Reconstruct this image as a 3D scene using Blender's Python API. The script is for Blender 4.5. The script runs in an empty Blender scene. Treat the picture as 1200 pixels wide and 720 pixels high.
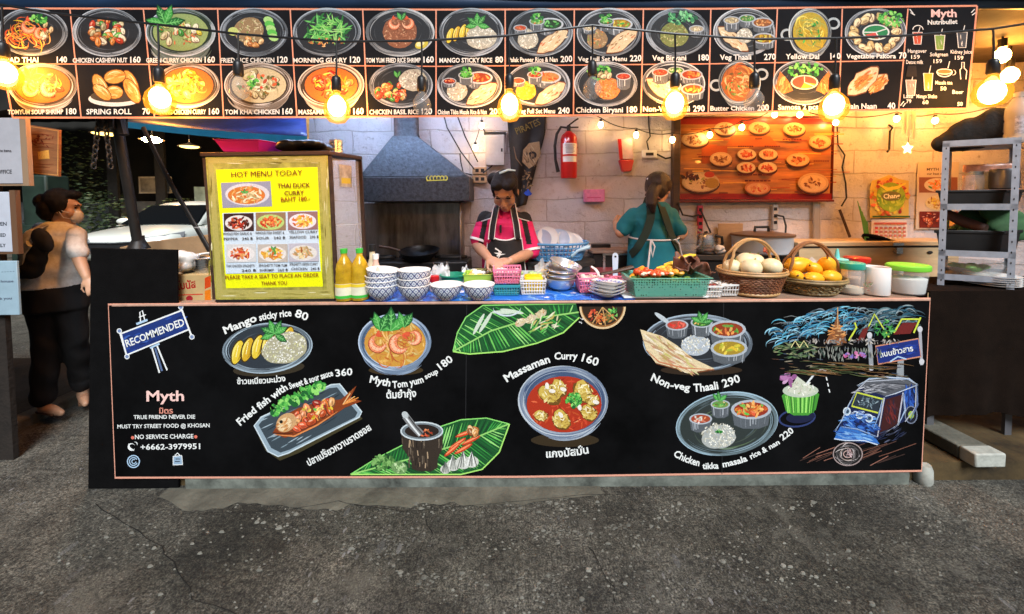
import bpy, bmesh, math, random
from mathutils import Vector, Matrix, Euler, noise
from math import sin, cos, pi, radians as R
random.seed(7)
SC = bpy.context.scene
COL = SC.collection
# ------------------------------------------------------------------ camera, sky, sun, exposure
F, PY0, CAMH, PITCH, ROLL = 433.0, 253.0, 1.5, R(2.3), R(-0.4)      # wide phone lens, upper part of the frame cropped away
cam = bpy.data.objects.new('camera', bpy.data.cameras.new('camera'))
COL.objects.link(cam); SC.camera = cam
cam.data.sensor_width = 36.0; cam.data.lens = 36.0 * F / 1200.0
cam.data.shift_y = (PY0-360)/1200.0
cam.data.clip_start = 0.05; cam.data.clip_end = 400
CR = Matrix.Rotation(pi/2 - PITCH, 3, 'X') @ Matrix.Rotation(ROLL, 3, 'Z')
CP = Vector((0, 0, CAMH))
cam.matrix_world = Matrix.Translation(CP) @ CR.to_4x4()
SUN_EL, SUN_AZ = R(45), R(20)          # street light from behind the photographer, a little to one side
W = bpy.data.worlds.new('World'); SC.world = W; W.use_nodes = True
wn = W.node_tree; bg = wn.nodes['Background']
sky = wn.nodes.new('ShaderNodeTexSky'); sky.sky_type = 'NISHITA'; sky.sun_disc = False
sky.sun_elevation = SUN_EL; sky.sun_rotation = pi - SUN_AZ
wn.links.new(sky.outputs[0], bg.inputs[0]); bg.inputs[1].default_value = 0.011
sl = bpy.data.lights.new('sun', 'SUN'); sl.energy = 1.5; sl.angle = R(24); sl.color = (0.93, 0.97, 1.0)
so = bpy.data.objects.new('sun', sl); COL.objects.link(so)
sd = Vector((sin(SUN_AZ)*cos(SUN_EL), -cos(SUN_AZ)*cos(SUN_EL), sin(SUN_EL)))   # towards the light
so.rotation_euler = sd.to_track_quat('Z', 'Y').to_euler()
SC.view_settings.view_transform = 'Standard'; SC.view_settings.look = 'None'
SC.view_settings.exposure = 1.78; SC.view_settings.gamma = 1.0; SC.view_settings.use_curve_mapping = False
SC.cycles.use_denoising = True
SC.cycles.max_bounces = 6; SC.cycles.transparent_max_bounces = 12
SC.cycles.caustics_reflective = False; SC.cycles.caustics_refractive = False
SC.cycles.sample_clamp_indirect = 6.0

# ------------------------------------------------------------------ pixel -> place
# depths (y) are drawn on a stretched plan while building; to_metres() at the end converts the plan to metres
KD = 1.87/4.385
def ray(px, py):
    d = CR @ Vector(((px-600)/F, -(py-PY0)/F, -1)); d.y /= KD; return d
def P(px, py, Y):
    d = ray(px, py); return CP + d*(Y/d.y)
def PZ(px, py, z):
    d = ray(px, py); return CP + d*((z-CAMH)/d.z)
def on_plane(px, py, p0, n):
    d = ray(px, py); return CP + d*((p0-CP).dot(n)/d.dot(n))
def lin(c):
    r = []
    for x in c[:3]:
        x = x/255.0
        r.append(x/12.92 if x <= .04045 else ((x+.055)/1.055)**2.4)
    return tuple(r)
def rnd(a, b): return random.uniform(a, b)
def mix(a, b, t): return tuple(x+(y-x)*t for x, y in zip(a, b))

# ------------------------------------------------------------------ materials
MATS = {}
def mat(name, col, rough=.5, metal=0, var=0, vs=6, bump=0, bs=60, trans=0, emit=None, es=0, alpha=1, spec=.5, stretch=None, ior=1.45, coat=0):
    """procedural surface; col is the real linear base colour"""
    if name in MATS: return MATS[name]
    m = bpy.data.materials.new(name); m.use_nodes = True; nt = m.node_tree; b = nt.nodes['Principled BSDF']
    b.inputs['Base Color'].default_value = (*col, 1); b.inputs['Roughness'].default_value = rough
    b.inputs['Metallic'].default_value = metal; b.inputs['Transmission Weight'].default_value = trans
    b.inputs['Specular IOR Level'].default_value = spec; b.inputs['IOR'].default_value = ior; b.inputs['Alpha'].default_value = alpha
    b.inputs['Coat Weight'].default_value = coat
    if emit: b.inputs['Emission Color'].default_value = (*emit, 1); b.inputs['Emission Strength'].default_value = es
    if var or bump:
        tc = nt.nodes.new('ShaderNodeTexCoord'); vec = tc.outputs['Object']
        if stretch:
            mp = nt.nodes.new('ShaderNodeMapping'); mp.inputs['Scale'].default_value = stretch
            nt.links.new(vec, mp.inputs[0]); vec = mp.outputs[0]
    if var:
        n = nt.nodes.new('ShaderNodeTexNoise'); n.inputs['Scale'].default_value = vs; n.inputs['Detail'].default_value = 6; n.inputs['Roughness'].default_value = .65
        r = nt.nodes.new('ShaderNodeValToRGB'); r.color_ramp.elements[0].position = .3; r.color_ramp.elements[1].position = .7
        r.color_ramp.elements[0].color = (*[c*(1-var) for c in col], 1); r.color_ramp.elements[1].color = (*[min(.9, c*(1+var)) for c in col], 1)
        nt.links.new(vec, n.inputs['Vector']); nt.links.new(n.outputs['Fac'], r.inputs[0]); nt.links.new(r.outputs[0], b.inputs['Base Color'])
        mr = nt.nodes.new('ShaderNodeMapRange'); mr.inputs[3].default_value = max(.03, rough-.12); mr.inputs[4].default_value = min(1, rough+.12)
        nt.links.new(n.outputs['Fac'], mr.inputs[0]); nt.links.new(mr.outputs[0], b.inputs['Roughness'])
    if bump:
        n2 = nt.nodes.new('ShaderNodeTexNoise'); n2.inputs['Scale'].default_value = bs; n2.inputs['Detail'].default_value = 5
        bp = nt.nodes.new('ShaderNodeBump'); bp.inputs['Strength'].default_value = bump; bp.inputs['Distance'].default_value = .01
        nt.links.new(vec, n2.inputs['Vector']); nt.links.new(n2.outputs['Fac'], bp.inputs['Height']); nt.links.new(bp.outputs[0], b.inputs['Normal'])
    MATS[name] = m; return m
def link(m, a, b): m.node_tree.links.new(a, b)
def node(m, t, **kw):
    n = m.node_tree.nodes.new('ShaderNode'+t)
    for k, v in kw.items():
        if k[0] == '_': setattr(n, k[1:], v)
        else:
            key = int(k[1:]) if k[0] == 'i' and k[1:].isdigit() else k.replace('__', ' ')
            n.inputs[key].default_value = v
    return n
def paintmat(name, rough=.65, spec=.3):
    """pigment stored per brush stroke"""
    m = bpy.data.materials.new(name); m.use_nodes = True; b = m.node_tree.nodes['Principled BSDF']
    a = node(m, 'Attribute', _attribute_name='paint')
    tc = node(m, 'TexCoord'); n = node(m, 'TexNoise', Scale=260.0, Detail=4.0)
    mr = node(m, 'MapRange', i1=.3, i2=.7, i3=.72, i4=1.12)
    mx = node(m, 'VectorMath', _operation='SCALE')
    link(m, tc.outputs['Object'], n.inputs['Vector']); link(m, n.outputs['Fac'], mr.inputs[0])
    link(m, a.outputs['Color'], mx.inputs[0]); link(m, mr.outputs[0], mx.inputs['Scale']); link(m, mx.outputs[0], b.inputs['Base Color'])
    b.inputs['Roughness'].default_value = rough; b.inputs['Specular IOR Level'].default_value = spec
    MATS[name] = m; return m
PAINT = paintmat('brush_paint'); PRINT = paintmat('printed_ink', .4, .4)

# ------------------------------------------------------------------ mesh builder
def frame_of(d):
    d = d.normalized(); u = Vector((0, 0, 1)) if abs(d.z) < .95 else Vector((1, 0, 0))
    a = d.cross(u).normalized(); return a, a.cross(d).normalized()
class G:
    def __init__(s): s.v = []; s.f = []; s.m = []; s.mi = 0
    def add(s, vs, fs):
        o = len(s.v); s.v += [Vector(p) for p in vs]; s.f += [[i+o for i in q] for q in fs]; s.m += [s.mi]*len(fs); return s
    def poly(s, pts): return s.add(pts, [list(range(len(pts)))])
    def box(s, x0, x1, y0, y1, z0, z1, M=None):
        v = [Vector((x, y, z)) for z in (z0, z1) for y in (y0, y1) for x in (x0, x1)]
        if M: v = [M @ p for p in v]
        return s.add(v, [(0, 2, 3, 1), (4, 5, 7, 6), (0, 1, 5, 4), (2, 6, 7, 3), (0, 4, 6, 2), (1, 3, 7, 5)])
    def tube(s, pts, r, n=8, caps=True, sq=None):
        pts = [Vector(p) for p in pts]; k = len(pts); vs = []; fs = []; a0 = None
        for i, p in enumerate(pts):
            d = (pts[min(i+1, k-1)]-pts[max(i-1, 0)])
            if a0 is None: a, b = frame_of(d)
            else:
                dn = d.normalized(); a = (a0 - dn*a0.dot(dn)).normalized(); b = a.cross(dn).normalized()
            a0 = a; rr = r[i] if isinstance(r, list) else r
            ra, rb = rr if isinstance(rr, tuple) else (rr, rr)
            for j in range(n):
                t = 2*pi*j/n; vs.append(p + a*(ra*cos(t)) + b*(rb*sin(t)))
        for i in range(k-1):
            for j in range(n):
                fs.append((i*n+j, i*n+(j+1) % n, (i+1)*n+(j+1) % n, (i+1)*n+j))
        if caps: fs += [list(range(n))[::-1], [(k-1)*n+j for j in range(n)]]
        return s.add(vs, fs)
    def lathe(s, prof, c=(0, 0, 0), n=28, sx=1, sy=1, M=None, wob=0):
        c = Vector(c); vs = []; fs = []; k = len(prof)
        for (r, z) in prof:
            for j in range(n):
                t = 2*pi*j/n; q = 1+wob*sin(5*t+z*30)
                p = Vector((r*sx*q*cos(t), r*sy*q*sin(t), z)); vs.append((M @ p if M else p)+c)
        for i in range(k-1):
            for j in range(n): fs.append((i*n+j, i*n+(j+1) % n, (i+1)*n+(j+1) % n, (i+1)*n+j))
        if prof[0][0] > 1e-5: fs.append(list(range(n))[::-1])
        if prof[-1][0] > 1e-5: fs.append([(k-1)*n+j for j in range(n)])
        return s.add(vs, fs)
    def shell(s, prof, c=(0, 0, 0), n=28, sx=1, sy=1, M=None, wob=0):
        """open profile that returns inside: no caps"""
        k0 = len(s.f); s.lathe(prof, c, n, sx, sy, M, wob)
        for _ in range((prof[0][0] > 1e-5)+(prof[-1][0] > 1e-5)): s.f.pop(); s.m.pop()
        return s
    def ell(s, c, r, n=16, M=None):
        k = max(6, n//2); r = (r, r, r) if not isinstance(r, (tuple, list)) else r
        vs = []; fs = []; c = Vector(c)
        for i in range(1, k):
            t = pi*i/k
            for j in range(n):
                u = 2*pi*j/n; p = Vector((r[0]*sin(t)*cos(u), r[1]*sin(t)*sin(u), r[2]*cos(t))); vs.append((M @ p if M else p)+c)
        for e in (1, -1):
            p = Vector((0, 0, r[2]*e)); vs.append((M @ p if M else p)+c)
        for i in range(k-2):
            for j in range(n): fs.append((i*n+j, (i+1)*n+j, (i+1)*n+(j+1) % n, i*n+(j+1) % n))
        T, B = len(vs)-2, len(vs)-1
        for j in range(n): fs.append((T, j, (j+1) % n)); fs.append((B, (k-2)*n+(j+1) % n, (k-2)*n+j))
        return s.add(vs, fs)
    def prism(s, pts, d):
        """planar outline pushed along d"""
        d = Vector(d); n = len(pts); pts = [Vector(p) for p in pts]
        return s.add(pts+[p+d for p in pts], [list(range(n))[::-1], [n+i for i in range(n)]]+[(i, (i+1) % n, n+(i+1) % n, n+i) for i in range(n)])
    def loft(s, rings, caps=True):
        n = len(rings[0]); vs = [p for r in rings for p in r]
        fs = [(i*n+j, i*n+(j+1) % n, (i+1)*n+(j+1) % n, (i+1)*n+j) for i in range(len(rings)-1) for j in range(n)]
        if caps: fs += [list(range(n))[::-1], [(len(rings)-1)*n+j for j in range(n)]]
        return s.add(vs, fs)
    def grid(s, fn, nu, nv, th=0, loop=False):
        vs = [Vector(fn(i/nu, j/nv)) for j in range(nv+1) for i in range(nu+1)]
        fs = [(j*(nu+1)+i, j*(nu+1)+i+1, (j+1)*(nu+1)+i+1, (j+1)*(nu+1)+i) for j in range(nv) for i in range(nu)]
        return s.add(vs, fs)
    def torus(s, c, Rr, r, n=28, k=8, M=None, a0=0, a1=2*pi):
        pts = []
        for i in range(n+1):
            t = a0+(a1-a0)*i/n; p = Vector((Rr*cos(t), Rr*sin(t), 0)); pts.append((M @ p if M else p)+Vector(c))
        return s.tube(pts, r, k, caps=False)
    def strap(s, pts, w, t, cx, cy):
        """flat band lying on a body whose upright axis is at cx, cy"""
        rings = []; pts = [Vector(p) for p in pts]; k = len(pts)
        q = []
        for i in range(k-1):
            for j in range(4): q.append(pts[i].lerp(pts[i+1], j/4))
        q.append(pts[-1]); q = [q[0]]+[(q[i-1]+q[i]*2+q[i+1])/4 for i in range(1, len(q)-1)]+[q[-1]]
        for i, p in enumerate(q):
            d = (q[min(i+1, len(q)-1)]-q[max(i-1, 0)]).normalized(); n = Vector((p.x-cx, (p.y-cy)*1.4, .02)).normalized(); sd_ = d.cross(n).normalized(); n = sd_.cross(d)
            rings.append([p+sd_*w/2+n*t/2, p+sd_*w/2-n*t/2, p-sd_*w/2-n*t/2, p-sd_*w/2+n*t/2])
        return s.loft(rings)
    def build(s, name, m, parent=None, smooth=40, bevel=0, solid=0, sub=0, label=None):
        me = bpy.data.meshes.new(name); me.from_pydata(s.v, [], s.f)
        ms = m if isinstance(m, (list, tuple)) else [m]
        for x in ms: me.materials.append(x)
        if len(ms) > 1: me.polygons.foreach_set('material_index', s.m)
        me.update()
        bm = bmesh.new(); bm.from_mesh(me); bmesh.ops.recalc_face_normals(bm, faces=bm.faces); bm.to_mesh(me); bm.free()
        return put(name, me, parent, smooth, bevel, solid, sub, label)
def put(name, me, parent=None, smooth=40, bevel=0, solid=0, sub=0, label=None):
    if smooth:
        me.shade_smooth()
        if smooth < 180: me.set_sharp_from_angle(angle=R(smooth))
    o = bpy.data.objects.new(name, me); COL.objects.link(o)
    if parent is not None:
        o.parent = parent
        if parent.type == 'EMPTY': o.matrix_parent_inverse = Matrix.Translation(-parent.location)
    if solid:
        x = o.modifiers.new('solid', 'SOLIDIFY'); x.thickness = solid; x.offset = 0
    if sub:
        x = o.modifiers.new('sub', 'SUBSURF'); x.levels = sub; x.render_levels = sub
    if bevel:
        x = o.modifiers.new('bevel', 'BEVEL'); x.width = bevel; x.segments = 2; x.limit_method = 'ANGLE'
    if label: o['label'] = label
    return o
def tag(o, label, cat, group=None):
    o['label'] = label; o['category'] = cat
    if group: o['group'] = group
    return o
def thing(name, label, cat, loc=(0, 0, 0), group=None):
    o = bpy.data.objects.new(name, None); COL.objects.link(o); o.location = loc; o.empty_display_size = .05
    return tag(o, label, cat, group)
def struct(o): o['kind'] = 'structure'; return o
def stuff(o): o['kind'] = 'stuff'; return o
def dup(o, loc, rz=0, label=None, sc=None, first=False, rot=None):
    """a copy of a thing, its parts and their sub-parts"""
    def cp(x, par):
        c = x.copy(); COL.objects.link(c)
        if par is not None: c.parent = par
        for ch in list(x.children): cp(ch, c)
        return c
    r = o if first else cp(o, None)
    r.location = loc; r.rotation_euler = rot or (0, 0, rz)
    if sc: r.scale = (sc, sc, sc) if not isinstance(sc, tuple) else sc
    if label: r['label'] = label
    return r
def fuse(g, name, ms, parent=None, vox=.008, it=4, pick=None, tweak=None):
    """one continuous skin over all the pieces in g"""
    me = bpy.data.meshes.new(name); me.from_pydata(g.v, [], g.f); me.update()
    bm = bmesh.new(); bm.from_mesh(me); bmesh.ops.recalc_face_normals(bm, faces=bm.faces); bm.to_mesh(me); bm.free()
    o = bpy.data.objects.new('t', me); COL.objects.link(o)
    r = o.modifiers.new('r', 'REMESH'); r.mode = 'VOXEL'; r.voxel_size = vox
    sm = o.modifiers.new('s', 'SMOOTH'); sm.factor = .5; sm.iterations = it
    dg = bpy.context.evaluated_depsgraph_get(); m2 = bpy.data.meshes.new_from_object(o.evaluated_get(dg)); m2.name = name
    bpy.data.objects.remove(o)
    m2.materials.clear()
    ms = ms if isinstance(ms, (list, tuple)) else [ms]
    for x in ms: m2.materials.append(x)
    if tweak:
        for v in m2.vertices: v.co = tweak(v.co)
    if pick:
        for p in m2.polygons: p.material_index = pick(p.center, p.normal)
    return put(name, m2, parent, 180)

# ------------------------------------------------------------------ painting and lettering on flat boards
TXT = {}
def textmesh(s, bold=.0):
    if (s, bold) in TXT: return TXT[(s, bold)]
    cu = bpy.data.curves.new('t', 'FONT'); cu.body = s; cu.size = 1; cu.offset = bold; cu.resolution_u = 2; cu.fill_mode = 'FRONT'
    o = bpy.data.objects.new('t', cu); COL.objects.link(o)
    dg = bpy.context.evaluated_depsgraph_get(); me = bpy.data.meshes.new_from_object(o.evaluated_get(dg))
    v = [(p.co.x, p.co.y) for p in me.vertices]; f = [list(p.vertices) for p in me.polygons]
    bpy.data.objects.remove(o); bpy.data.meshes.remove(me)
    x0 = min((p[0] for p in v), default=0); x1 = max((p[0] for p in v), default=1)
    TXT[(s, bold)] = ([((x-x0)/max(1e-6, x1-x0), y) for x, y in v], f, x1-x0)
    return TXT[(s, bold)]
class Art:
    """brush strokes in the photograph's pixel units, laid on a board's plane; every stroke sits a hair above the last"""
    def __init__(s, p0, n, step=.00002, base=.0012):
        s.p0 = Vector(p0); s.n = Vector(n).normalized(); s.v = []; s.f = []; s.c = []; s.h = base; s.step = step
    def put(s, pts, faces, col):
        o = len(s.v); s.h += s.step
        for (x, y) in pts: s.v.append(on_plane(x, y, s.p0, s.n)+s.n*s.h)
        c = lin(col); s.c += [c]*len(pts); s.f += [[i+o for i in q] for q in faces]
    def poly(s, pts, col): s.put(pts, [list(range(len(pts)))], col)
    def ell(s, cx, cy, rx, ry, col, rot=0, n=26, a0=0, a1=2*pi, wob=0):
        c, q = cos(R(rot)), sin(R(rot)); pts = []
        full = abs(a1-a0-2*pi) < .01; k = n if full else n+1; ph = rnd(0, 6)
        for i in range(k):
            t = a0+(a1-a0)*i/n; w = 1+wob*(sin(3*t+ph)*.5+sin(7*t+2*ph)*.35+rnd(-.2, .2)); x, y = rx*cos(t)*w, ry*sin(t)*w
            pts.append((cx+x*c-y*q, cy+x*q+y*c))
        s.poly(pts, col); return pts
    def line(s, pts, w, col, taper=False, close=False):
        pts = list(pts)
        if close: pts.append(pts[0])
        n = len(pts); L = []; Rr = []
        for i in range(n):
            a = pts[max(0, i-1)]; b = pts[min(n-1, i+1)]
            if close and i in (0, n-1): a = pts[n-2]; b = pts[1]
            dx, dy = b[0]-a[0], b[1]-a[1]; l = math.hypot(dx, dy) or 1
            ww = w/2*(1 if not taper else max(.15, sin(pi*(i+.35)/(n-.3))))
            L.append((pts[i][0]-dy/l*ww, pts[i][1]+dx/l*ww)); Rr.append((pts[i][0]+dy/l*ww, pts[i][1]-dx/l*ww))
        s.put(L+Rr, [[i, i+1, n+i+1, n+i] for i in range(n-1)], col)
    def arc(s, cx, cy, rx, ry, a0, a1, w, col, rot=0, taper=True, n=14):
        c, q = cos(R(rot)), sin(R(rot)); pts = []
        for i in range(n+1):
            t = R(a0+(a1-a0)*i/n); x, y = rx*cos(t), ry*sin(t); pts.append((cx+x*c-y*q, cy+x*q+y*c))
        s.line(pts, w, col, taper)
    def dab(s, x, y, l, w, ang, col):
        c, q = cos(ang), sin(ang)
        s.poly([(x+a*l*c-b*w*q, y+a*l*q+b*w*c) for a, b in ((-.5, 0), (-.2, .5), (.25, .45), (.5, 0), (.2, -.5), (-.25, -.4))], col)
    def dabs(s, cx, cy, rx, ry, pal, n, l=4, w=1.6, rot=0, ang=None, spread=180):
        c, q = cos(R(rot)), sin(R(rot))
        for _ in range(n):
            t = rnd(0, 2*pi); r = math.sqrt(random.random()); x, y = rx*r*cos(t), ry*r*sin(t)
            a = R((ang if ang is not None else 0)+rnd(-spread, spread)/2)
            s.dab(cx+x*c-y*q, cy+x*q+y*c, l*rnd(.6, 1.3), w*rnd(.7, 1.3), a, mix(random.choice(pal), random.choice(pal), rnd(0, .5)))
    def lumps(s, cx, cy, rx, ry, pal, n, r=5, dark=(60, 30, 20), hi=(255, 240, 210), rot=0):
        c, q = cos(R(rot)), sin(R(rot)); sp = []
        for i in range(n):
            t = rnd(0, 2*pi); k = math.sqrt(random.random())*.85; x, y = rx*k*cos(t), ry*k*sin(t); sp.append((y, cx+x*c-y*q, cy+x*q+y*c))
        for _, x, y in sorted(sp):
            a = rnd(0, 180); rr = r*rnd(.7, 1.2); col = random.choice(pal)
            s.ell(x, y, rr, rr*.7, mix(col, dark, .65), a, 12, wob=.12)
            s.ell(x-.05*rr, y-.1*rr, rr*.86, rr*.55, col, a, 12, wob=.12)
            s.dab(x+rr*.1, y+rr*.15, rr*1.0, rr*.35, R(a), mix(col, dark, .35))
            s.dab(x-rr*.2, y-rr*.25, rr*.9, rr*.28, R(a+10), mix(col, hi, .6))
    def plate(s, cx, cy, rx, ry, rot=0, base=(38, 42, 47), rim=(196, 204, 212), deep=0, k=1.0):
        rim = mix(rim, random.choice([(150, 160, 176), (214, 206, 190), (120, 136, 150), (226, 230, 232)]), rnd(0, .5)); g0 = rnd(0, 360); rot += rnd(-2, 2)
        if deep:   # bowl side below the rim
            s.ell(cx, cy+deep, rx*.86, ry*.92, mix(base, rim, .35), rot)
            for i in range(10):
                a = rnd(20, 160); s.arc(cx, cy+deep*rnd(.4, 1), rx*rnd(.84, .95), ry*.95, a-25, a+25, rnd(.8, 2)*k, mix(rim, base, rnd(.1, .8)), rot)
        s.ell(cx, cy, rx, ry, mix(base, rim, .38), rot, 34)
        s.ell(cx, cy, rx*.93, ry*.92, base, rot, 34)
        for i in range(26):
            a = rnd(0, 360); f = rnd(.86, .99); s.arc(cx, cy, rx*f, ry*f, a, a+rnd(30, 80), rnd(.7, 1.9)*k, mix(rim, base, rnd(0, .7)), rot)
        s.arc(cx, cy, rx, ry, g0, g0+rnd(200, 330), 1.4*k, rim, rot, True, 36); s.arc(cx, cy, rx*.86, ry*.84, g0+120, g0+rnd(260, 420), .9*k, mix(rim, base, .35), rot, True, 36)
        for i in range(18): a = rnd(0, 360); f = rnd(.45, .82); s.arc(cx, cy, rx*f, ry*f, a, a+rnd(15, 50), rnd(.6, 1.6)*k, mix(base, rim, rnd(.05, .3)), rot)
    def text(s, t, p0, p1, h, col=(238, 240, 236), bow=0, bold=.028, wob=.02, slant=0):
        """lettering from p0 to p1, cap height h; bow > 0 sags below the chord"""
        v, f, w = textmesh(t, bold); (x0, y0), (x1, y1) = p0, p1; L = math.hypot(x1-x0, y1-y0); out = []; ph = rnd(0, 6)
        def base(u): return x0+(x1-x0)*u, y0+(y1-y0)*u+bow*4*u*(1-u)
        for (u, y) in v:
            yy = y/.72*h; yy += h*wob*sin(u*w*4.1+ph)+h*wob*sin(u*w*1.7+2*ph)*y
            uu = u+slant*yy/L
            bx, by = base(uu); a = base(uu-.01); b = base(uu+.01); dx, dy = b[0]-a[0], b[1]-a[1]; l = math.hypot(dx, dy) or 1
            out.append((bx+dy/l*yy, by-dx/l*yy))
        s.put(out, f, col)
    def build(s, name, parent=None, m=None, label=None):
        me = bpy.data.meshes.new(name); me.from_pydata(s.v, [], s.f); me.materials.append(m or PAINT)
        at = me.attributes.new('paint', 'FLOAT_COLOR', 'POINT')
        at.data.foreach_set('color', [x for c in s.c for x in (*c, 1.0)]); me.update()
        return put(name, me, parent, 0, label=label)
# ------------------------------------------------------------------ dimensions
YB = 4.385; ZC = P(600, 353, 4.385).z; FZ = .10; YW = 7.0
def SX(px, Y, py=330): return P(px, py, Y).x
# ------------------------------------------------------------------ materials of the setting
def asphalt():
    m = mat('asphalt', (.06, .058, .052), .88); b = m.node_tree.nodes['Principled BSDF']; MATS['asphalt'] = m
    tc = node(m, 'TexCoord'); V = tc.outputs['Object']
    big = node(m, 'TexNoise', Scale=.9, Detail=5.0, Roughness=.6); link(m, V, big.inputs['Vector'])
    mid = node(m, 'TexNoise', Scale=7.0, Detail=8.0, Roughness=.72); link(m, V, mid.inputs['Vector'])
    fin = node(m, 'TexNoise', Scale=130.0, Detail=3.0, Roughness=.8); link(m, V, fin.inputs['Vector'])
    r1 = node(m, 'ValToRGB'); r1.color_ramp.elements[0].position = .36; r1.color_ramp.elements[1].position = .66
    r1.color_ramp.elements[0].color = (.040, .037, .028, 1); r1.color_ramp.elements[1].color = (.112, .107, .088, 1)
    link(m, big.outputs['Fac'], r1.inputs[0])
    def mul(a, fac_node, lo, hi, p0=.3, p1=.7):
        r = node(m, 'MapRange', i1=p0, i2=p1, i3=lo, i4=hi); link(m, fac_node.outputs['Fac'], r.inputs[0])
        s = node(m, 'VectorMath', _operation='SCALE'); link(m, a, s.inputs[0]); link(m, r.outputs[0], s.inputs['Scale']); return s.outputs[0]
    f2 = node(m, 'TexNoise', Scale=46.0, Detail=4.0, Roughness=.75); link(m, V, f2.inputs['Vector']); c = mul(r1.outputs[0], mid, .5, 1.5); c = mul(c, f2, .4, 1.6, .38, .62); c = mul(c, fin, .4, 1.6, .38, .62)
    st = node(m, 'TexNoise', Scale=1.4, Detail=6.0, Roughness=.62); link(m, V, st.inputs['Vector']); c = mul(c, st, .5, 1.15, .36, .52)
    pw = node(m, 'TexNoise', Scale=2.6, Detail=7.0, Roughness=.7); link(m, V, pw.inputs['Vector']); pr = node(m, 'MapRange', i1=.55, i2=.64, i3=0.0, i4=.7); link(m, pw.outputs['Fac'], pr.inputs[0]); pm = node(m, 'Mix', _data_type='RGBA'); pm.inputs[7].default_value = (.138, .132, .108, 1); link(m, pr.outputs[0], pm.inputs['Factor']); link(m, c, pm.inputs[6]); c = pm.outputs[2]
    c = mul(c, fin, .7, 1.22, .38, .62)
    rr = node(m, 'MapRange', i1=.4, i2=.65, i3=.92, i4=.62); link(m, big.outputs['Fac'], rr.inputs[0]); link(m, rr.outputs[0], b.inputs['Roughness'])
    # worn patches and pale stone chips in the binder
    wear = node(m, 'TexNoise', Scale=1.7, Detail=3.0); link(m, V, wear.inputs['Vector'])
    hs = []
    for sc, thr, ang, st, wm in ((26, .90, .5, (1, .4, 1), 0), (58, .86, -.5, (1, .45, 1), 1), (120, .76, .3, (1, .6, 1), 1)):
        mp = node(m, 'Mapping'); mp.inputs['Scale'].default_value = st; mp.inputs['Rotation'].default_value = (0, 0, ang); link(m, V, mp.inputs[0])
        vo = node(m, 'TexVoronoi', Scale=float(sc)); link(m, mp.outputs[0], vo.inputs['Vector'])
        sp = node(m, 'SeparateColor'); link(m, vo.outputs['Color'], sp.inputs[0])
        a = node(m, 'Math', _operation='GREATER_THAN', i1=thr); link(m, sp.outputs[0], a.inputs[0])
        rad = node(m, 'MapRange', i3=.08, i4=.4); link(m, sp.outputs[1], rad.inputs[0])
        d = node(m, 'Math', _operation='LESS_THAN'); link(m, vo.outputs['Distance'], d.inputs[0]); link(m, rad.outputs[0], d.inputs[1])
        k = node(m, 'Math', _operation='MULTIPLY'); link(m, a.outputs[0], k.inputs[0]); link(m, d.outputs[0], k.inputs[1])
        wr = node(m, 'MapRange', i1=.46, i2=.66, i3=.0, i4=.85 if wm else 1.0); link(m, wear.outputs['Fac'], wr.inputs[0])
        k2 = node(m, 'Math', _operation='MULTIPLY'); link(m, k.outputs[0], k2.inputs[0]); link(m, wr.outputs[0], k2.inputs[1])
        mx = node(m, 'Mix', _data_type='RGBA'); sh = node(m, 'MapRange', i3=.10, i4=.34); link(m, sp.outputs[2], sh.inputs[0])
        link(m, k2.outputs[0], mx.inputs['Factor']); link(m, c, mx.inputs[6])
        cc = node(m, 'CombineColor'); [link(m, sh.outputs[0], cc.inputs[i]) for i in range(3)]; link(m, cc.outputs[0], mx.inputs[7]); c = mx.outputs[2]; hs.append(k2)
    link(m, c, b.inputs['Base Color'])
    bp = node(m, 'Bump', Strength=1.0, Distance=.012); link(m, fin.outputs['Fac'], bp.inputs['Height'])
    bp2 = node(m, 'Bump', Strength=.5, Distance=.004); link(m, hs[1].outputs[0], bp2.inputs['Height']); link(m, bp.outputs[0], bp2.inputs['Normal'])
    link(m, bp2.outputs[0], b.inputs['Normal']); return m
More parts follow.
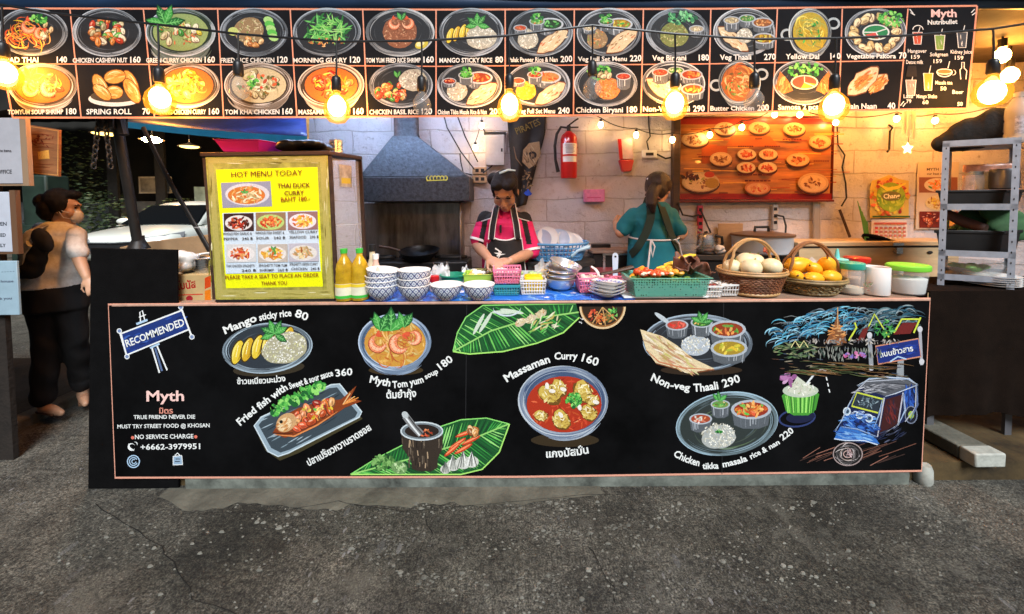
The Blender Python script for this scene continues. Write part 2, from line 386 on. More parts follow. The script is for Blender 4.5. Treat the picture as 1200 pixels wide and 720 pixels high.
def paintedbrick():
    m = mat('whitewashed_block', (.62, .6, .6), .85); b = m.node_tree.nodes['Principled BSDF']
    tc = node(m, 'TexCoord'); mp = node(m, 'Mapping'); mp.inputs['Rotation'].default_value = (pi/2, 0, 0); link(m, tc.outputs['Object'], mp.inputs[0])
    wv = node(m, 'TexNoise', Scale=3.0, Detail=3.0); link(m, tc.outputs['Object'], wv.inputs['Vector'])
    ad = node(m, 'VectorMath', _operation='MULTIPLY_ADD'); ad.inputs[1].default_value = (.06, .06, .06); link(m, wv.outputs['Color'], ad.inputs[0]); link(m, mp.outputs[0], ad.inputs[2])
    br = node(m, 'TexBrick', Scale=1.0); br.inputs['Brick Width'].default_value = .62; br.inputs['Row Height'].default_value = .185
    br.inputs['Mortar Size'].default_value = .006; br.inputs['Mortar Smooth'].default_value = .6; br.inputs['Color1'].default_value = (.66, .625, .64, 1); br.inputs['Color2'].default_value = (.58, .55, .565, 1); br.inputs['Mortar'].default_value = (.47, .43, .41, 1)
    link(m, ad.outputs[0], br.inputs['Vector'])
    n1 = node(m, 'TexNoise', Scale=5.0, Detail=9.0, Roughness=.75); link(m, tc.outputs['Object'], n1.inputs['Vector'])
    n2 = node(m, 'TexNoise', Scale=26.0, Detail=6.0, Roughness=.7); link(m, tc.outputs['Object'], n2.inputs['Vector'])
    r = node(m, 'MapRange', i1=.54, i2=.72, i3=0.0, i4=.7); link(m, n1.outputs['Fac'], r.inputs[0])
    mx = node(m, 'Mix', _data_type='RGBA'); mx.inputs[7].default_value = (.40, .31, .27, 1); link(m, r.outputs[0], mx.inputs['Factor']); link(m, br.outputs['Color'], mx.inputs[6])
    r2 = node(m, 'MapRange', i1=.60, i2=.70, i3=0.0, i4=.75); link(m, n2.outputs['Fac'], r2.inputs[0])
    mx2 = node(m, 'Mix', _data_type='RGBA'); mx2.inputs[7].default_value = (.26, .22, .19, 1); link(m, r2.outputs[0], mx2.inputs['Factor']); link(m, mx.outputs[2], mx2.inputs[6])
    link(m, mx2.outputs[2], b.inputs['Base Color'])
    bp = node(m, 'Bump', Strength=.8, Distance=.012, _invert=True); link(m, br.outputs['Fac'], bp.inputs['Height'])
    bp2 = node(m, 'Bump', Strength=1.0, Distance=.035); link(m, n1.outputs['Fac'], bp2.inputs['Height']); link(m, bp.outputs[0], bp2.inputs['Normal']); link(m, bp2.outputs[0], b.inputs['Normal'])
    return m
M_ASPH = asphalt(); M_BLOCK = paintedbrick()
M_CONC = mat('old_concrete', (.105, .10, .078), .9, var=.5, vs=5, bump=.6, bs=40)
M_PLINTH = mat('plinth_concrete', (.12, .13, .11), .9, var=.7, vs=7, bump=.5, bs=30)
M_DARK = mat('soot_dark', (.012, .011, .010), .8, var=.4, vs=4)
M_BLACKBOARD = mat('matt_blackboard', (.0038, .0038, .0041), .85, var=.6, vs=3, spec=.05)
M_SLATE = mat('slate_blackboard', (.010, .011, .0135), .8, var=.3, vs=4, spec=.08)
M_BLACKCLOTH = mat('black_cloth', (.005, .0048, .005), 1, var=.3, vs=9, bump=.4, bs=300, spec=.06)
M_WOODD = mat('dark_wood', (.05, .026, .016), .5, var=.4, vs=5, stretch=(1, 1, 8), bump=.2)
M_WOOD = mat('pale_wood', (.42, .27, .14), .55, var=.25, vs=4, stretch=(1, 6, 6), bump=.15)
M_CARD = mat('cardboard', (.33, .21, .11), .85, var=.2, vs=7, bump=.15)
M_STEEL = mat('brushed_steel', (.55, .56, .57), .28, 1, var=.15, vs=10, stretch=(1, 1, 14))
M_GALV = mat('galvanised_sheet', (.055, .063, .075), .5, .5, var=.6, vs=42, bump=.25)
M_ALU = mat('slotted_aluminium', (.34, .37, .43), .45, .4, var=.15, vs=20)
M_BPLAS = mat('black_plastic', (.012, .012, .013), .4, var=.2)
M_WPLAS = mat('white_plastic', (.72, .72, .70), .4, var=.06)
M_BLKIRON = mat('black_iron', (.016, .015, .014), .5, .3, var=.4, vs=12)
M_GLASS = mat('clear_glass', (.95, .97, .97), .04, trans=1)
def clear(name, col, a, rough=.1):
    m = mat(name, col, rough); m.node_tree.nodes['Principled BSDF'].inputs['Alpha'].default_value = a; return m
M_CLEAR = clear('clear_plastic', (.8, .82, .83), .2)
M_FROST = clear('frosted_plastic', (.75, .77, .76), .5, .3)

# ------------------------------------------------------------------ ground, kerb, floor
g = G(); g.poly([(-90, -30, 0), (90, -30, 0), (90, 120, 0), (-90, 120, 0)]); struct(g.build('ground', M_ASPH))
a, b = PZ(-60, 520, .06), PZ(112, 446, .06); d = (b-a).normalized(); nrm = Vector((-d.y, d.x, 0))
e0, e1 = a-d*8, a+d*(2.9)
g = G(); g.prism([e0, e1, e1+nrm*9, e0+nrm*9], (0, 0, -.1)); struct(g.build('pavement', mat('pavement_slab', (.055, .05, .04), .9, var=.5, vs=3, bump=.4)))
g = G(); g.prism([e0-nrm*.13+Vector((0, 0, .004)), e1-nrm*.13+Vector((0, 0, .004)), e1-nrm*.004+Vector((0, 0, .004)), e0-nrm*.004+Vector((0, 0, .004))], (0, 0, -.1))
struct(g.build('kerb', mat('kerb_stone', (.15, .13, .09), .85, var=.4, vs=6, bump=.4), bevel=.012))
XL, XR = SX(118, YB), SX(1092, YB)
g = G(); g.box(-2.0, 4.6, 4.47, 7.6, -.05, FZ); struct(g.build('kitchen_floor', mat('stall_floor', (.06, .038, .013), .85, var=.85, vs=4, bump=.4, bs=25)))
g = G()
def lip(u, v):
    x = -1.72+u*3.79; wav = .012*noise.noise((x*3, 0, 1)); return (x, (4.405, 4.40, 4.412, 4.465)[min(3, int(v*3+.01))]+wav*.3, (-.01, .055, .088, .09)[min(3, int(v*3+.01))]+wav*.5)
g.grid(lip, 90, 3); struct(g.build('concrete_plinth', M_PLINTH))
# broken strip of old concrete along the foot of the stall, and cracks in the road
top = []; bot = []
for i in range(91):
    u = i/90; px = 186+u*520; k = 14+10*noise.noise((u*7, 1, 0))+5*noise.noise((u*31, 2, 0)); k *= min(1, u*14+.1)*min(1, (1-u)*4+.15)
    q = PZ(px, 577+k+4*(1-u), .004); bot.append(q); top.append(Vector((q.x, 4.42, .004)))
g = G(); n = len(top); g.add(top+bot, [(i, i+1, n+i+1, n+i) for i in range(n-1)]); struct(g.build('concrete_apron', M_CONC))
def crack(pts, w, lift=.0055):
    L = []; Rr = []
    P3 = [PZ(x, y, lift) for x, y in pts]; Q = []
    for i in range(len(P3)-1):
        for k in range(6):
            p = P3[i].lerp(P3[i+1], k/6); Q.append(p+Vector((.022*noise.noise(p*9), .03*noise.noise(p*7+Vector((5, 0, 0))), 0)))
    for i, p in enumerate(Q): ww = w*(.4+.9*abs(noise.noise(p*14))); L.append(p+Vector((ww*.4, ww, 0))); Rr.append(p-Vector((ww*.4, ww, 0)))
    n = len(Q); return L+Rr, [(i, i+1, n+i+1, n+i) for i in range(n-1)]
g = G()
for pts, w in (([(270, 602), (330, 599), (395, 588), (470, 600), (560, 592), (640, 585), (730, 577)], .0045), ([(498, 600), (505, 625), (488, 652), (484, 668)], .006), ([(700, 590), (690, 640), (720, 690), (715, 730)], .004), ([(110, 590), (190, 640), (230, 700), (300, 730)], .004), ([(930, 590), (985, 650), (970, 725)], .004), ([(730, 577), (800, 581), (905, 583), (1010, 590)], .003)):
    g.add(*crack(pts, w))
struct(g.build('road_cracks', mat('dark_crack_gap', (.008, .008, .007), .95)))  # cracks drawn as thin strips of one dark colour
# loose chips of stone lying on the road
g = G()
for _ in range(2300):
    px = random.gauss(650, 290); py = 588+abs(random.gauss(0, 60))
    if noise.noise((px*.012, py*.03, 4)) < rnd(-.3, .35): continue
    if py > 722 or px < -10 or px > 1210: continue
    p = PZ(px, py, 0); s = rnd(.003, .0085)*(1.9 if random.random() < .12 else 1); a = rnd(.2, 1.3)+(rnd(0, 3) if random.random() < .3 else 0); st = rnd(.25, .75)
    v = [p+Vector((s*cos(a+t)*(1 if k % 2 else .8), s*st*sin(a+t)/KD, 0)) for k, t in enumerate((0, 1.2, 2.3, 3.3, 4.4, 5.3))]
    h = Vector((0, 0, s*.5)); g.add(v+[q.lerp(p, .35)+h for q in v], [(6, 7, 8, 9, 10, 11)]+[(i, (i+1) % 6, 6+(i+1) % 6, 6+i) for i in range(6)])
gv = stuff(g.build('gravel', mat('stone_chips', (.16, .155, .13), .85, var=.7, vs=3), smooth=0))

# ------------------------------------------------------------------ walls, roof, night street behind
g = G(); g.box(SX(352, YW)-.02, 5.2, YW, YW+.15, 0, 2.75); tag(g.build('back_wall', M_BLOCK), 'whitewashed block wall closing the back of the open kitchen', 'wall')
g = G(); g.box(4.6, 4.72, 4.9, 6.98, 0, 2.75); tag(g.build('side_wall', mat('brown_canvas', (.07, .036, .016), .85, var=.4, vs=5, bump=.3)), 'brown canvas side wall at the end of the kitchen', 'wall')
g = G()
def roof(u, v):
    x = -2.75+u*7.8; y = 4.16+v*3.1; return (x, y, 2.46+.12*v+.05*sin(v*pi*3)*(.5+.5*sin(x*3))+.02*noise.noise((x*2, y*2, 0)))
g.grid(roof, 60, 20); tag(g.build('canopy_roof', mat('brown_tarpaulin', (.012, .0065, .0035), .75, var=.45, vs=4, bump=.3, bs=12), solid=.012), 'dark brown tarpaulin roof stretched over the kitchen', 'canopy')
g = G(); p0, p1 = P(-60, 3.5, 4.13), P(1260, 3, 4.3); g.tube([p0, p1], .032, 14)
tag(g.build('canopy_beam', mat('blue_paint', (.012, .03, .07), .35, .2, var=.5, vs=3, stretch=(.6, 4, 4))), 'blue painted pipe running along the top of the long menu sign', 'pipe')
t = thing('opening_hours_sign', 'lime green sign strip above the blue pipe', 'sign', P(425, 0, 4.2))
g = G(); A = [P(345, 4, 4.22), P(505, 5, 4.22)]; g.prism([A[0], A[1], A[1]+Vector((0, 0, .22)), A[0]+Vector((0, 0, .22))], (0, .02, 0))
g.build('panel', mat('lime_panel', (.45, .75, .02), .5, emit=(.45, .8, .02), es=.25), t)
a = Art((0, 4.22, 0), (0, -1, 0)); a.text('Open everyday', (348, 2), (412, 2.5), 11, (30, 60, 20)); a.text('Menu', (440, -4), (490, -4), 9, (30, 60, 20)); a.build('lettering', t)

# dark street to the left: far wall, low white wall, roof over the parking
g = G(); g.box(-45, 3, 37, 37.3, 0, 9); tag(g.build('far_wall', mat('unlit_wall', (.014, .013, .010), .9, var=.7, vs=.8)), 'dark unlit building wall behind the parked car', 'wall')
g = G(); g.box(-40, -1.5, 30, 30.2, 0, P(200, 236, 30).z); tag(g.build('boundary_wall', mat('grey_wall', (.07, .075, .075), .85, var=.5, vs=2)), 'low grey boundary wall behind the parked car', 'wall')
g = G()
def sh(u, v): return (-34+u*30, 23.5+v*13, P(150, 128, 23.5).z+.9*v+.03*sin(u*240))
g.grid(sh, 120, 2); tag(g.build('shelter_roof', mat('rusty_iron', (.03, .02, .014), .7, .2, var=.6, vs=2), solid=.01), 'dark corrugated iron roof above the parked car', 'roof')
# ------------------------------------------------------------------ food pictures (painted by hand on the boards)
RICE = [(236, 232, 214), (205, 202, 184), (180, 176, 158), (250, 248, 238)]; FRICE = [(196, 170, 130), (170, 140, 100), (214, 190, 150), (140, 110, 80), (120, 150, 70)]
GREEN = [(60, 150, 60), (96, 190, 80), (30, 100, 46), (150, 220, 110)]; LEAF = [(70, 160, 70), (40, 110, 50), (120, 200, 110), (24, 80, 40)]
ORNG = [(226, 120, 50), (240, 150, 70), (200, 80, 36), (250, 190, 110)]; RED = [(206, 66, 40), (230, 96, 56), (160, 40, 28), (240, 150, 100)]
YEL = [(232, 200, 60), (214, 170, 40), (246, 226, 110), (180, 140, 30)]; PALE = [(228, 214, 170), (206, 190, 140), (246, 238, 206), (170, 156, 110)]
BRED = [(196, 120, 60), (226, 160, 90), (160, 90, 44), (240, 200, 140)]; NAAN = [(222, 200, 160), (196, 160, 110), (240, 226, 196), (160, 120, 80)]
def noodles(a, cx, cy, rx, ry, pal, n, k=1):
    for _ in range(n):
        t = rnd(0, 6.28); r = math.sqrt(random.random())*.7; q = rnd(0, 360); w = rnd(.25, .6)
        a.arc(cx+rx*r*cos(t), cy+ry*r*sin(t), rx*w, ry*w*.8, q, q+rnd(70, 170), rnd(1, 1.8)*k, random.choice(pal), rnd(0, 90))
def sprig(a, x, y, s, n=3, pal=LEAF):
    for i in range(n):
        g_ = R(-90+(i-(n-1)/2)*48+rnd(-10, 10)); c, q = cos(g_), sin(g_)
        def pt(u, v): return (x+s*(u*c-v*q), y+s*(u*q+v*c))
        out = [pt(0, 0), pt(.3, .2), pt(.65, .24), pt(1.1, 0), pt(.65, -.24), pt(.3, -.2)]
        a.poly([(x+(p[0]-x)*1.1, y+(p[1]-y)*1.1) for p in out], pal[3]); a.poly(out, pal[i % 2]); a.line([pt(0, 0), pt(.5, .02), pt(1, 0)], s*.07, pal[2], True)
        for u in (.3, .5, .7): a.line([pt(u, 0), pt(u+.14, .15)], s*.04, pal[2]); a.line([pt(u, 0), pt(u+.14, -.15)], s*.04, pal[2])
def parsley(a, x, y, rx, ry, n=26, pal=GREEN, r=3):
    for _ in range(n):
        t = rnd(0, 6.28); q = math.sqrt(random.random()); a.ell(x+rx*q*cos(t), y+ry*q*sin(t), r*rnd(.5, 1), r*rnd(.4, .8), random.choice(pal), rnd(0, 90), 8, wob=.25)
    a.dabs(x, y, rx, ry, [pal[3], pal[1]], n//2, r*1.2, .8)
def cup(a, x, y, r, pal, tall=.9, metal=(176, 184, 192), rim=True):
    h = r*tall
    a.poly([(x-r, y), (x-r*.86, y+h), (x-r*.4, y+h*1.22), (x+r*.4, y+h*1.22), (x+r*.86, y+h), (x+r, y)], mix(metal, (20, 24, 28), .55))
    for i in range(7): u = rnd(-.85, .85); a.line([(x+r*u, y+h*.25), (x+r*u*.9, y+h*rnd(.8, 1.15))], rnd(.5, 1.5), mix(metal, (255, 255, 255) if i % 2 else (30, 34, 38), rnd(.1, .5)), True)
    a.ell(x, y, r*1.04, r*.5, metal, 0, 18); a.ell(x, y, r*.88, r*.38, mix(random.choice(pal), (40, 20, 10), .35), 0, 18)
    a.dabs(x, y, r*.72, r*.28, pal, 14, r*.4, r*.14)
def nan(a, x0, y0, x1, y1, w, n=24):
    L = math.hypot(x1-x0, y1-y0); ux, uy = (x1-x0)/L, (y1-y0)/L
    prof = (.05, .55, .8, .95, 1, .95, .85, .6, .12); pr = [rnd(.85, 1.12)*k for k in prof]; q = [rnd(.85, 1.12)*k for k in prof]; m = len(prof)-1
    up = [(x0+(x1-x0)*i/m+uy*w/2*k, y0+(y1-y0)*i/m-ux*w/2*k) for i, k in enumerate(pr)]; dn = [(x0+(x1-x0)*i/m-uy*w/2*k, y0+(y1-y0)*i/m+ux*w/2*k) for i, k in enumerate(q)]
    pts = up+dn[::-1]; cx, cy = (x0+x1)/2, (y0+y1)/2
    a.poly([(cx+(x-cx)*1.06, cy+(y-cy)*1.1) for x, y in pts], (120, 70, 40)); a.poly(pts, NAAN[0])
    ang = math.atan2(uy, ux)
    for _ in range(n):
        u = rnd(.12, .88); v = rnd(-.36, .36); a.dab(x0+(x1-x0)*u-uy*w*v, y0+(y1-y0)*u+ux*w*v, L*rnd(.06, .18), w*rnd(.04, .12), ang+rnd(-.25, .25), random.choice(NAAN+[(206, 120, 80), (250, 244, 226)]))
def shrimp(a, x, y, s, rot=0, flip=1):
    r = s*.42; A0, A1 = (rot, rot+235) if flip > 0 else (rot, rot-235)
    a.arc(x, y, r*1.02, r*1.02, A0, A1, s*.5, (150, 60, 36)); a.arc(x, y, r, r, A0, A1, s*.42, (236, 140, 96)); a.arc(x-s*.02, y-s*.03, r*1.06, r*1.06, A0+20, A1-40*flip, s*.2, (250, 190, 150))
    for i in range(7):
        t = R(A0+(A1-A0)*(i+.8)/8.5); c, q = cos(t), sin(t); a.line([(x+r*.62*c, y+r*.62*q), (x+r*1.36*c, y+r*1.36*q)], s*.045, (206, 84, 56), True); a.line([(x+r*.8*c+.3, y+r*.8*q), (x+r*1.2*c+.3, y+r*1.2*q)], s*.03, (255, 226, 200), True)
    t = R(A1); c, q = cos(t), sin(t)
    for k in (-.5, 0, .5): a.dab(x+r*c+s*.2*cos(t+pi/2*flip+k), y+r*q+s*.2*sin(t+pi/2*flip+k), s*.4, s*.12, t+pi/2*flip+k, (220, 90, 56))
    return
    for i in range(7):
        t = R(rot)+flip*(i*.62); r = s*(.5-.02*i); a.ell(x+r*cos(t), y+r*sin(t), s*(.30-.025*i), s*(.24-.02*i), (240, 140, 96) if i % 2 else (252, 190, 150), math.degrees(t), 10)
        a.arc(x+r*cos(t), y+r*sin(t), s*.2, s*.2, 0, 200, s*.05, (200, 70, 50), math.degrees(t))
    a.dab(x+s*.5*cos(R(rot)+flip*4.6), y+s*.5*sin(R(rot)+flip*4.6), s*.5, s*.22, R(rot), (226, 80, 50))
def fried(a, x, y, rx, ry, pal=FRICE, n=90):
    a.ell(x, y, rx, ry, mix(pal[1], (30, 20, 10), .12), 0, 20, wob=.05); a.dabs(x, y, rx*.95, ry*.92, pal, n, 3.2, 1.3)
def mangos(a, x, y, s, n=5, st=.9):
    for i in range(n):
        xx = x+i*s*.42; yy = y-i*s*.16*st
        a.ell(xx, yy, s*.25, s*.56, (66, 48, 12), 17, 18); a.ell(xx+s*.02, yy, s*.20, s*.51, YEL[i % 2], 17, 18); a.arc(xx, yy, s*.15, s*.44, 120, 260, s*.09, YEL[2], 17); a.arc(xx+s*.05, yy, s*.12, s*.4, -60, 60, s*.08, YEL[3], 17); a.line([(xx-s*.05, yy+s*.2), (xx+s*.05, yy-s*.3)], s*.05, (250, 240, 170), True)
        continue
        p = []
        a.poly(p, (70, 52, 14)); cx, cy = xx, yy; a.poly([(cx+(u-cx)*.84, cy+(v-cy)*.9) for u, v in p], YEL[i % 2]); a.line([p[1], ((p[1][0]+p[2][0])/2+s*.02, (p[1][1]+p[2][1])/2), p[2]], s*.09, YEL[2], True); a.line([(xx+s*.1, yy-s*.3), (xx+s*.02, yy+s*.3)], s*.07, YEL[3], True)
def dish(a, k, cx, cy, rx, ry):
    s = rx/38.0
    P_ = lambda **q: a.plate(cx, cy, rx, ry, **q)
    if k == 'padthai': P_(); noodles(a, cx-6*s, cy+3, rx*.62, ry*.62, ORNG+YEL[:1], 70); a.lumps(cx+12*s, cy-2, rx*.35, ry*.4, PALE, 8, 5); shrimp(a, cx-4, cy-8, 15*s); shrimp(a, cx+10, cy+1, 12*s, 60); parsley(a, cx+8, cy-ry*.55, 10, 5, 22)
    elif k == 'cashew': P_(); a.lumps(cx, cy, rx*.66, ry*.62, PALE+ORNG[:2]+RED[:1]+GREEN[:2]+BRED[:1], 46, 5.2)
    elif k == 'greencurry': a.plate(cx, cy, rx, ry, rim=(200, 212, 226), deep=13, base=(36, 52, 40)); a.ell(cx, cy, rx*.8, ry*.78, (150, 168, 104), wob=.02); a.lumps(cx, cy, rx*.7, ry*.62, PALE+[(170, 190, 110), (200, 210, 120), (214, 200, 60)]+GREEN[:1], 30, 5); a.dabs(cx, cy, rx*.6, ry*.5, RED, 14, 5, 1.3); sprig(a, cx-rx*.45, cy-ry*.35, 19*s, 4)
    elif k == 'friedchk': P_(); fried(a, cx-6, cy-2, rx*.44, ry*.56, FRICE+PALE[:2]); [a.ell(cx+rx*.42+i*1.5, cy-ry*.5+i*5, 6, 4.4, GREEN[i % 2] if i % 2 else (170, 214, 130), 20, 12) for i in range(5)]; a.lumps(cx-2, cy+ry*.42, rx*.35, ry*.2, BRED, 8, 4); a.ell(cx-rx*.62, cy-1, 6, 5, (196, 206, 120))
    elif k == 'morning': P_(); a.dabs(cx, cy-3, rx*.62, ry*.6, LEAF, 60, 15, 2.4); a.dabs(cx, cy-4, rx*.58, ry*.52, [GREEN[1], GREEN[3], (170, 220, 130)], 50, 13, 1.4); a.dabs(cx, cy+ry*.4, rx*.5, ry*.2, BRED+RED[:1], 20, 5, 1.6)
    elif k == 'tyrice': P_(); fried(a, cx, cy, rx*.5, ry*.66, [(190, 130, 96), (160, 100, 70), (216, 170, 130), (120, 70, 50)], 130); shrimp(a, cx-6, cy-11, 12*s); shrimp(a, cx+9, cy-11, 12*s, 160, -1); sprig(a, cx+2, cy-14, 9*s, 2); a.ell(cx+rx*.64, cy+ry*.5, 8, 5, (206, 190, 70), -20); a.ell(cx+rx*.6, cy+ry*.48, 5, 3, (240, 230, 170), -20)
    elif k == 'mango': P_(); mangos(a, cx-rx*.66, cy+4, 18*s, 4, .8); fried(a, cx+rx*.32, cy+6, rx*.48, ry*.5, RICE, 120); sprig(a, cx+rx*.2, cy-ry*.3, 13*s, 5)
    elif k in ('palak', 'vegset', 'nonvegset', 'tikkaset'):
        P_()
        cols = {'palak': (LEAF, RICE, RED), 'vegset': (YEL+GREEN[:2], FRICE+ORNG[:2], PALE), 'nonvegset': (ORNG, YEL, RED), 'tikkaset': (ORNG, RICE+FRICE[:2], RED)}[k]
        fried(a, cx-rx*.38, cy+ry*.28, rx*.32, ry*.42, cols[1], 70)
        cup(a, cx+rx*.32, cy-ry*.34, 15*s, cols[0], .75, (190, 198, 204)); cup(a, cx-rx*.1, cy-ry*.45, 9*s, GREEN+PALE[:1]+RED[:1], 1.1); parsley(a, cx-rx*.1, cy-ry*.62, 7, 5, 12); cup(a, cx-rx*.62, cy-ry*.18, 8*s, cols[2], .8)
        nan(a, cx-rx*.08, cy+ry*.84, cx+rx*.84, cy-ry*.05, 17*s)
    elif k == 'biryani': P_(); fried(a, cx-4, cy+3, rx*.46, ry*.52, [(176, 180, 110), (140, 150, 80), (206, 206, 140), (120, 100, 60)], 110); parsley(a, cx+5, cy-ry*.6, 17*s, 8, 40, [(60, 140, 90), (90, 180, 110), (40, 100, 70), (140, 210, 150)]); cup(a, cx+rx*.6, cy-4, 9*s, PALE, 1)
    elif k in ('thaali', 'nvthaali'):
        P_(); nan(a, cx-rx*.85, cy-ry*.2, cx+rx*.1, cy+ry*.75, 16*s); fried(a, cx, cy+4, rx*.26, ry*.32, RICE, 60)
        cup(a, cx-rx*.42, cy-ry*.5, 10*s, PALE if k == 'thaali' else RED, 1.2); cup(a, cx+rx*.08, cy-ry*.58, 10*s, GREEN+PALE, 1); cup(a, cx+rx*.58, cy-ry*.4, 13*s, BRED if k == 'thaali' else ORNG, .8); cup(a, cx+rx*.62, cy+ry*.26, 14*s, YEL+GREEN[:1] if k == 'thaali' else YEL+ORNG[:1], .8)
    elif k in ('dal', 'butter'):
        pal = YEL+[(170, 170, 80), (150, 140, 70)] if k == 'dal' else ORNG+BRED
        for q in (-1, 1): a.arc(cx+q*rx*.98, cy+(4 if q < 0 else -14)*s, 9*s, 8*s, 0, 360, 2.6, (176, 186, 190), 0, False, 20)
        a.plate(cx, cy, rx*.9, ry, rim=(206, 214, 212), deep=5); a.ell(cx, cy, rx*.74, ry*.84, mix(pal[0], (60, 50, 20), .25)); noodles(a, cx, cy, rx*.7, ry*.75, pal, 46, 1.2); a.dabs(cx, cy, rx*.6, ry*.6, GREEN+pal, 36, 5, 2)
    elif k == 'pakora':
        P_(); pts = [(cx+rx*.72*cos(t*pi/8+.3), cy+1+ry*.66*sin(t*pi/8+.3)) for t in range(16)]
        for i, (x, y) in enumerate(sorted(pts, key=lambda q: q[1])): a.lumps(x, y, 3, 3, [(226, 206, 150), (206, 180, 120), (240, 224, 180)], 2, 7*s)
        parsley(a, cx+rx*.5, cy-ry*.55, 16*s, 9, 40); a.ell(cx, cy, 17*s, 10*s, (214, 220, 214)); a.ell(cx, cy, 15*s, 8.4*s, (40, 130, 80)); a.poly([(cx, cy), (cx-14*s, cy+3), (cx, cy+8*s), (cx+6, cy+7*s)], (206, 80, 70)); a.line([(cx-15*s, cy), (cx, cy), (cx+13*s, cy-4)], 1.3, (220, 226, 220)); a.line([(cx, cy), (cx+4, cy+8*s)], 1.3, (220, 226, 220))
    elif k in ('tysoup', 'tomkha', 'massaman', 'panang'):
        pal = {'tysoup': ORNG+YEL[:1], 'tomkha': PALE, 'massaman': ORNG+RED, 'panang': ORNG+YEL}[k]
        a.plate(cx, cy, rx, ry, deep=9 if k != 'panang' else 3, rim=(226, 216, 204), base=(66, 52, 40))
        a.ell(cx, cy, rx*.8, ry*.8, mix(pal[0], (120, 50, 20), .2) if k != 'tomkha' else (206, 190, 150)); a.lumps(cx, cy, rx*.66, ry*.62, pal, 24, 6.2); noodles(a, cx, cy, rx*.6, ry*.55, pal, 16, 1.3)
        if k == 'tysoup': shrimp(a, cx-13, cy+3, 17*s); shrimp(a, cx+9, cy+3, 18*s, 30); sprig(a, cx-14, cy-8, 13*s, 4, [(190, 180, 60), (150, 150, 50), (90, 90, 30), (226, 216, 110)])
        if k == 'tomkha': a.dabs(cx, cy, rx*.6, ry*.5, GREEN+RED, 26, 6, 3); parsley(a, cx-8, cy-2, 5, 4, 12)
        if k in ('massaman', 'panang'): a.dabs(cx, cy-4, rx*.5, ry*.4, YEL, 20, 8, 1.6)
    elif k == 'spring':
        a.ell(cx-2, cy+ry*.62, rx*.98, ry*.34, (226, 224, 216)); a.ell(cx-2, cy+ry*.5, rx*.9, ry*.28, (60, 56, 52))
        for (x, y, l, w, r_) in ((-22, 2, 38, 17, 62), (20, -2, 40, 18, 66), (-2, -12, 30, 19, -8), (-3, 10, 24, 18, 4), (22, 8, 38, 17, 60), (-20, 10, 30, 15, 40)):
            x, y = cx+x*s, cy+y*s; a.ell(x, y, l*s/2+1, w*s/2+1, (110, 56, 16), r_, 14); a.ell(x, y, l*s/2, w*s/2, (226, 156, 70), r_, 14); a.dabs(x, y, l*s*.4, w*s*.36, [(240, 186, 100), (206, 126, 50), (250, 210, 140)], 12, 9, 1.6, r_, r_, 30); a.arc(x, y, l*s*.36, w*s*.36, 200, 330, 1.4, (255, 226, 170), r_)
    elif k == 'basil': P_(); a.lumps(cx-12*s, cy+8, rx*.55, ry*.44, RED+ORNG+PALE[:1]+GREEN[:1], 34, 4.6); fried(a, cx+15*s, cy-6, rx*.44, ry*.5, RICE+[(150, 130, 120)], 110); sprig(a, cx-4, cy-9, 8*s, 2); a.dabs(cx-6, cy+ry*.55, rx*.4, 4, GREEN+RED, 14, 4, 2)
    elif k == 'chbiryani': P_(); fried(a, cx+2, cy+5, rx*.42, ry*.5, ORNG+FRICE[:2], 120); parsley(a, cx-8, cy-ry*.55, 14*s, 9, 40); a.lumps(cx-2, cy-9, 8, 4, PALE, 4, 5); cup(a, cx+rx*.56, cy-9, 9*s, RED, 1.5)
    elif k == 'samosa':
        P_(); parsley(a, cx, cy-ry*.55, 22*s, 8, 46); a.ell(cx, cy, 17*s, 9*s, (226, 220, 200)); a.ell(cx, cy, 15*s, 7.6*s, (200, 84, 60)); a.poly([(cx, cy), (cx+14*s, cy+2), (cx+4, cy+7*s), (cx-4, cy+7*s)], (226, 190, 60)); a.line([(cx, cy-7), (cx, cy), (cx+12, cy+5)], 1.2, (230, 226, 210))
        for q in (-1, 1): p = [(cx+q*30*s, cy-14*s), (cx+q*36*s, cy+8*s), (cx+q*24*s, cy+14*s), (cx+q*14*s, cy+10*s), (cx+q*20*s, cy-2)]; a.poly(p, (196, 120, 60)); a.dabs(cx+q*26*s, cy+4, 8*s, 9*s, ORNG+BRED, 26, 8, 1.8, 0, 70*q, 40)
    elif k == 'naan':
        for (x0, y0, x1, y1, w) in ((4, 18, 34, -12, 24), (-34, 22, 18, -24, 32)):
            nan(a, cx+x0*s, cy+y0*s, cx+x1*s, cy+y1*s, w*s, 20); L = math.atan2(y1-y0, x1-x0)
            a.dabs(cx+(x0+x1)/2*s, cy+(y0+y1)/2*s, 17*s, 9*s, [(206, 130, 60), (226, 160, 80), (240, 190, 110), (170, 96, 40)], 46, 10, 2.4, math.degrees(L), math.degrees(L), 40)

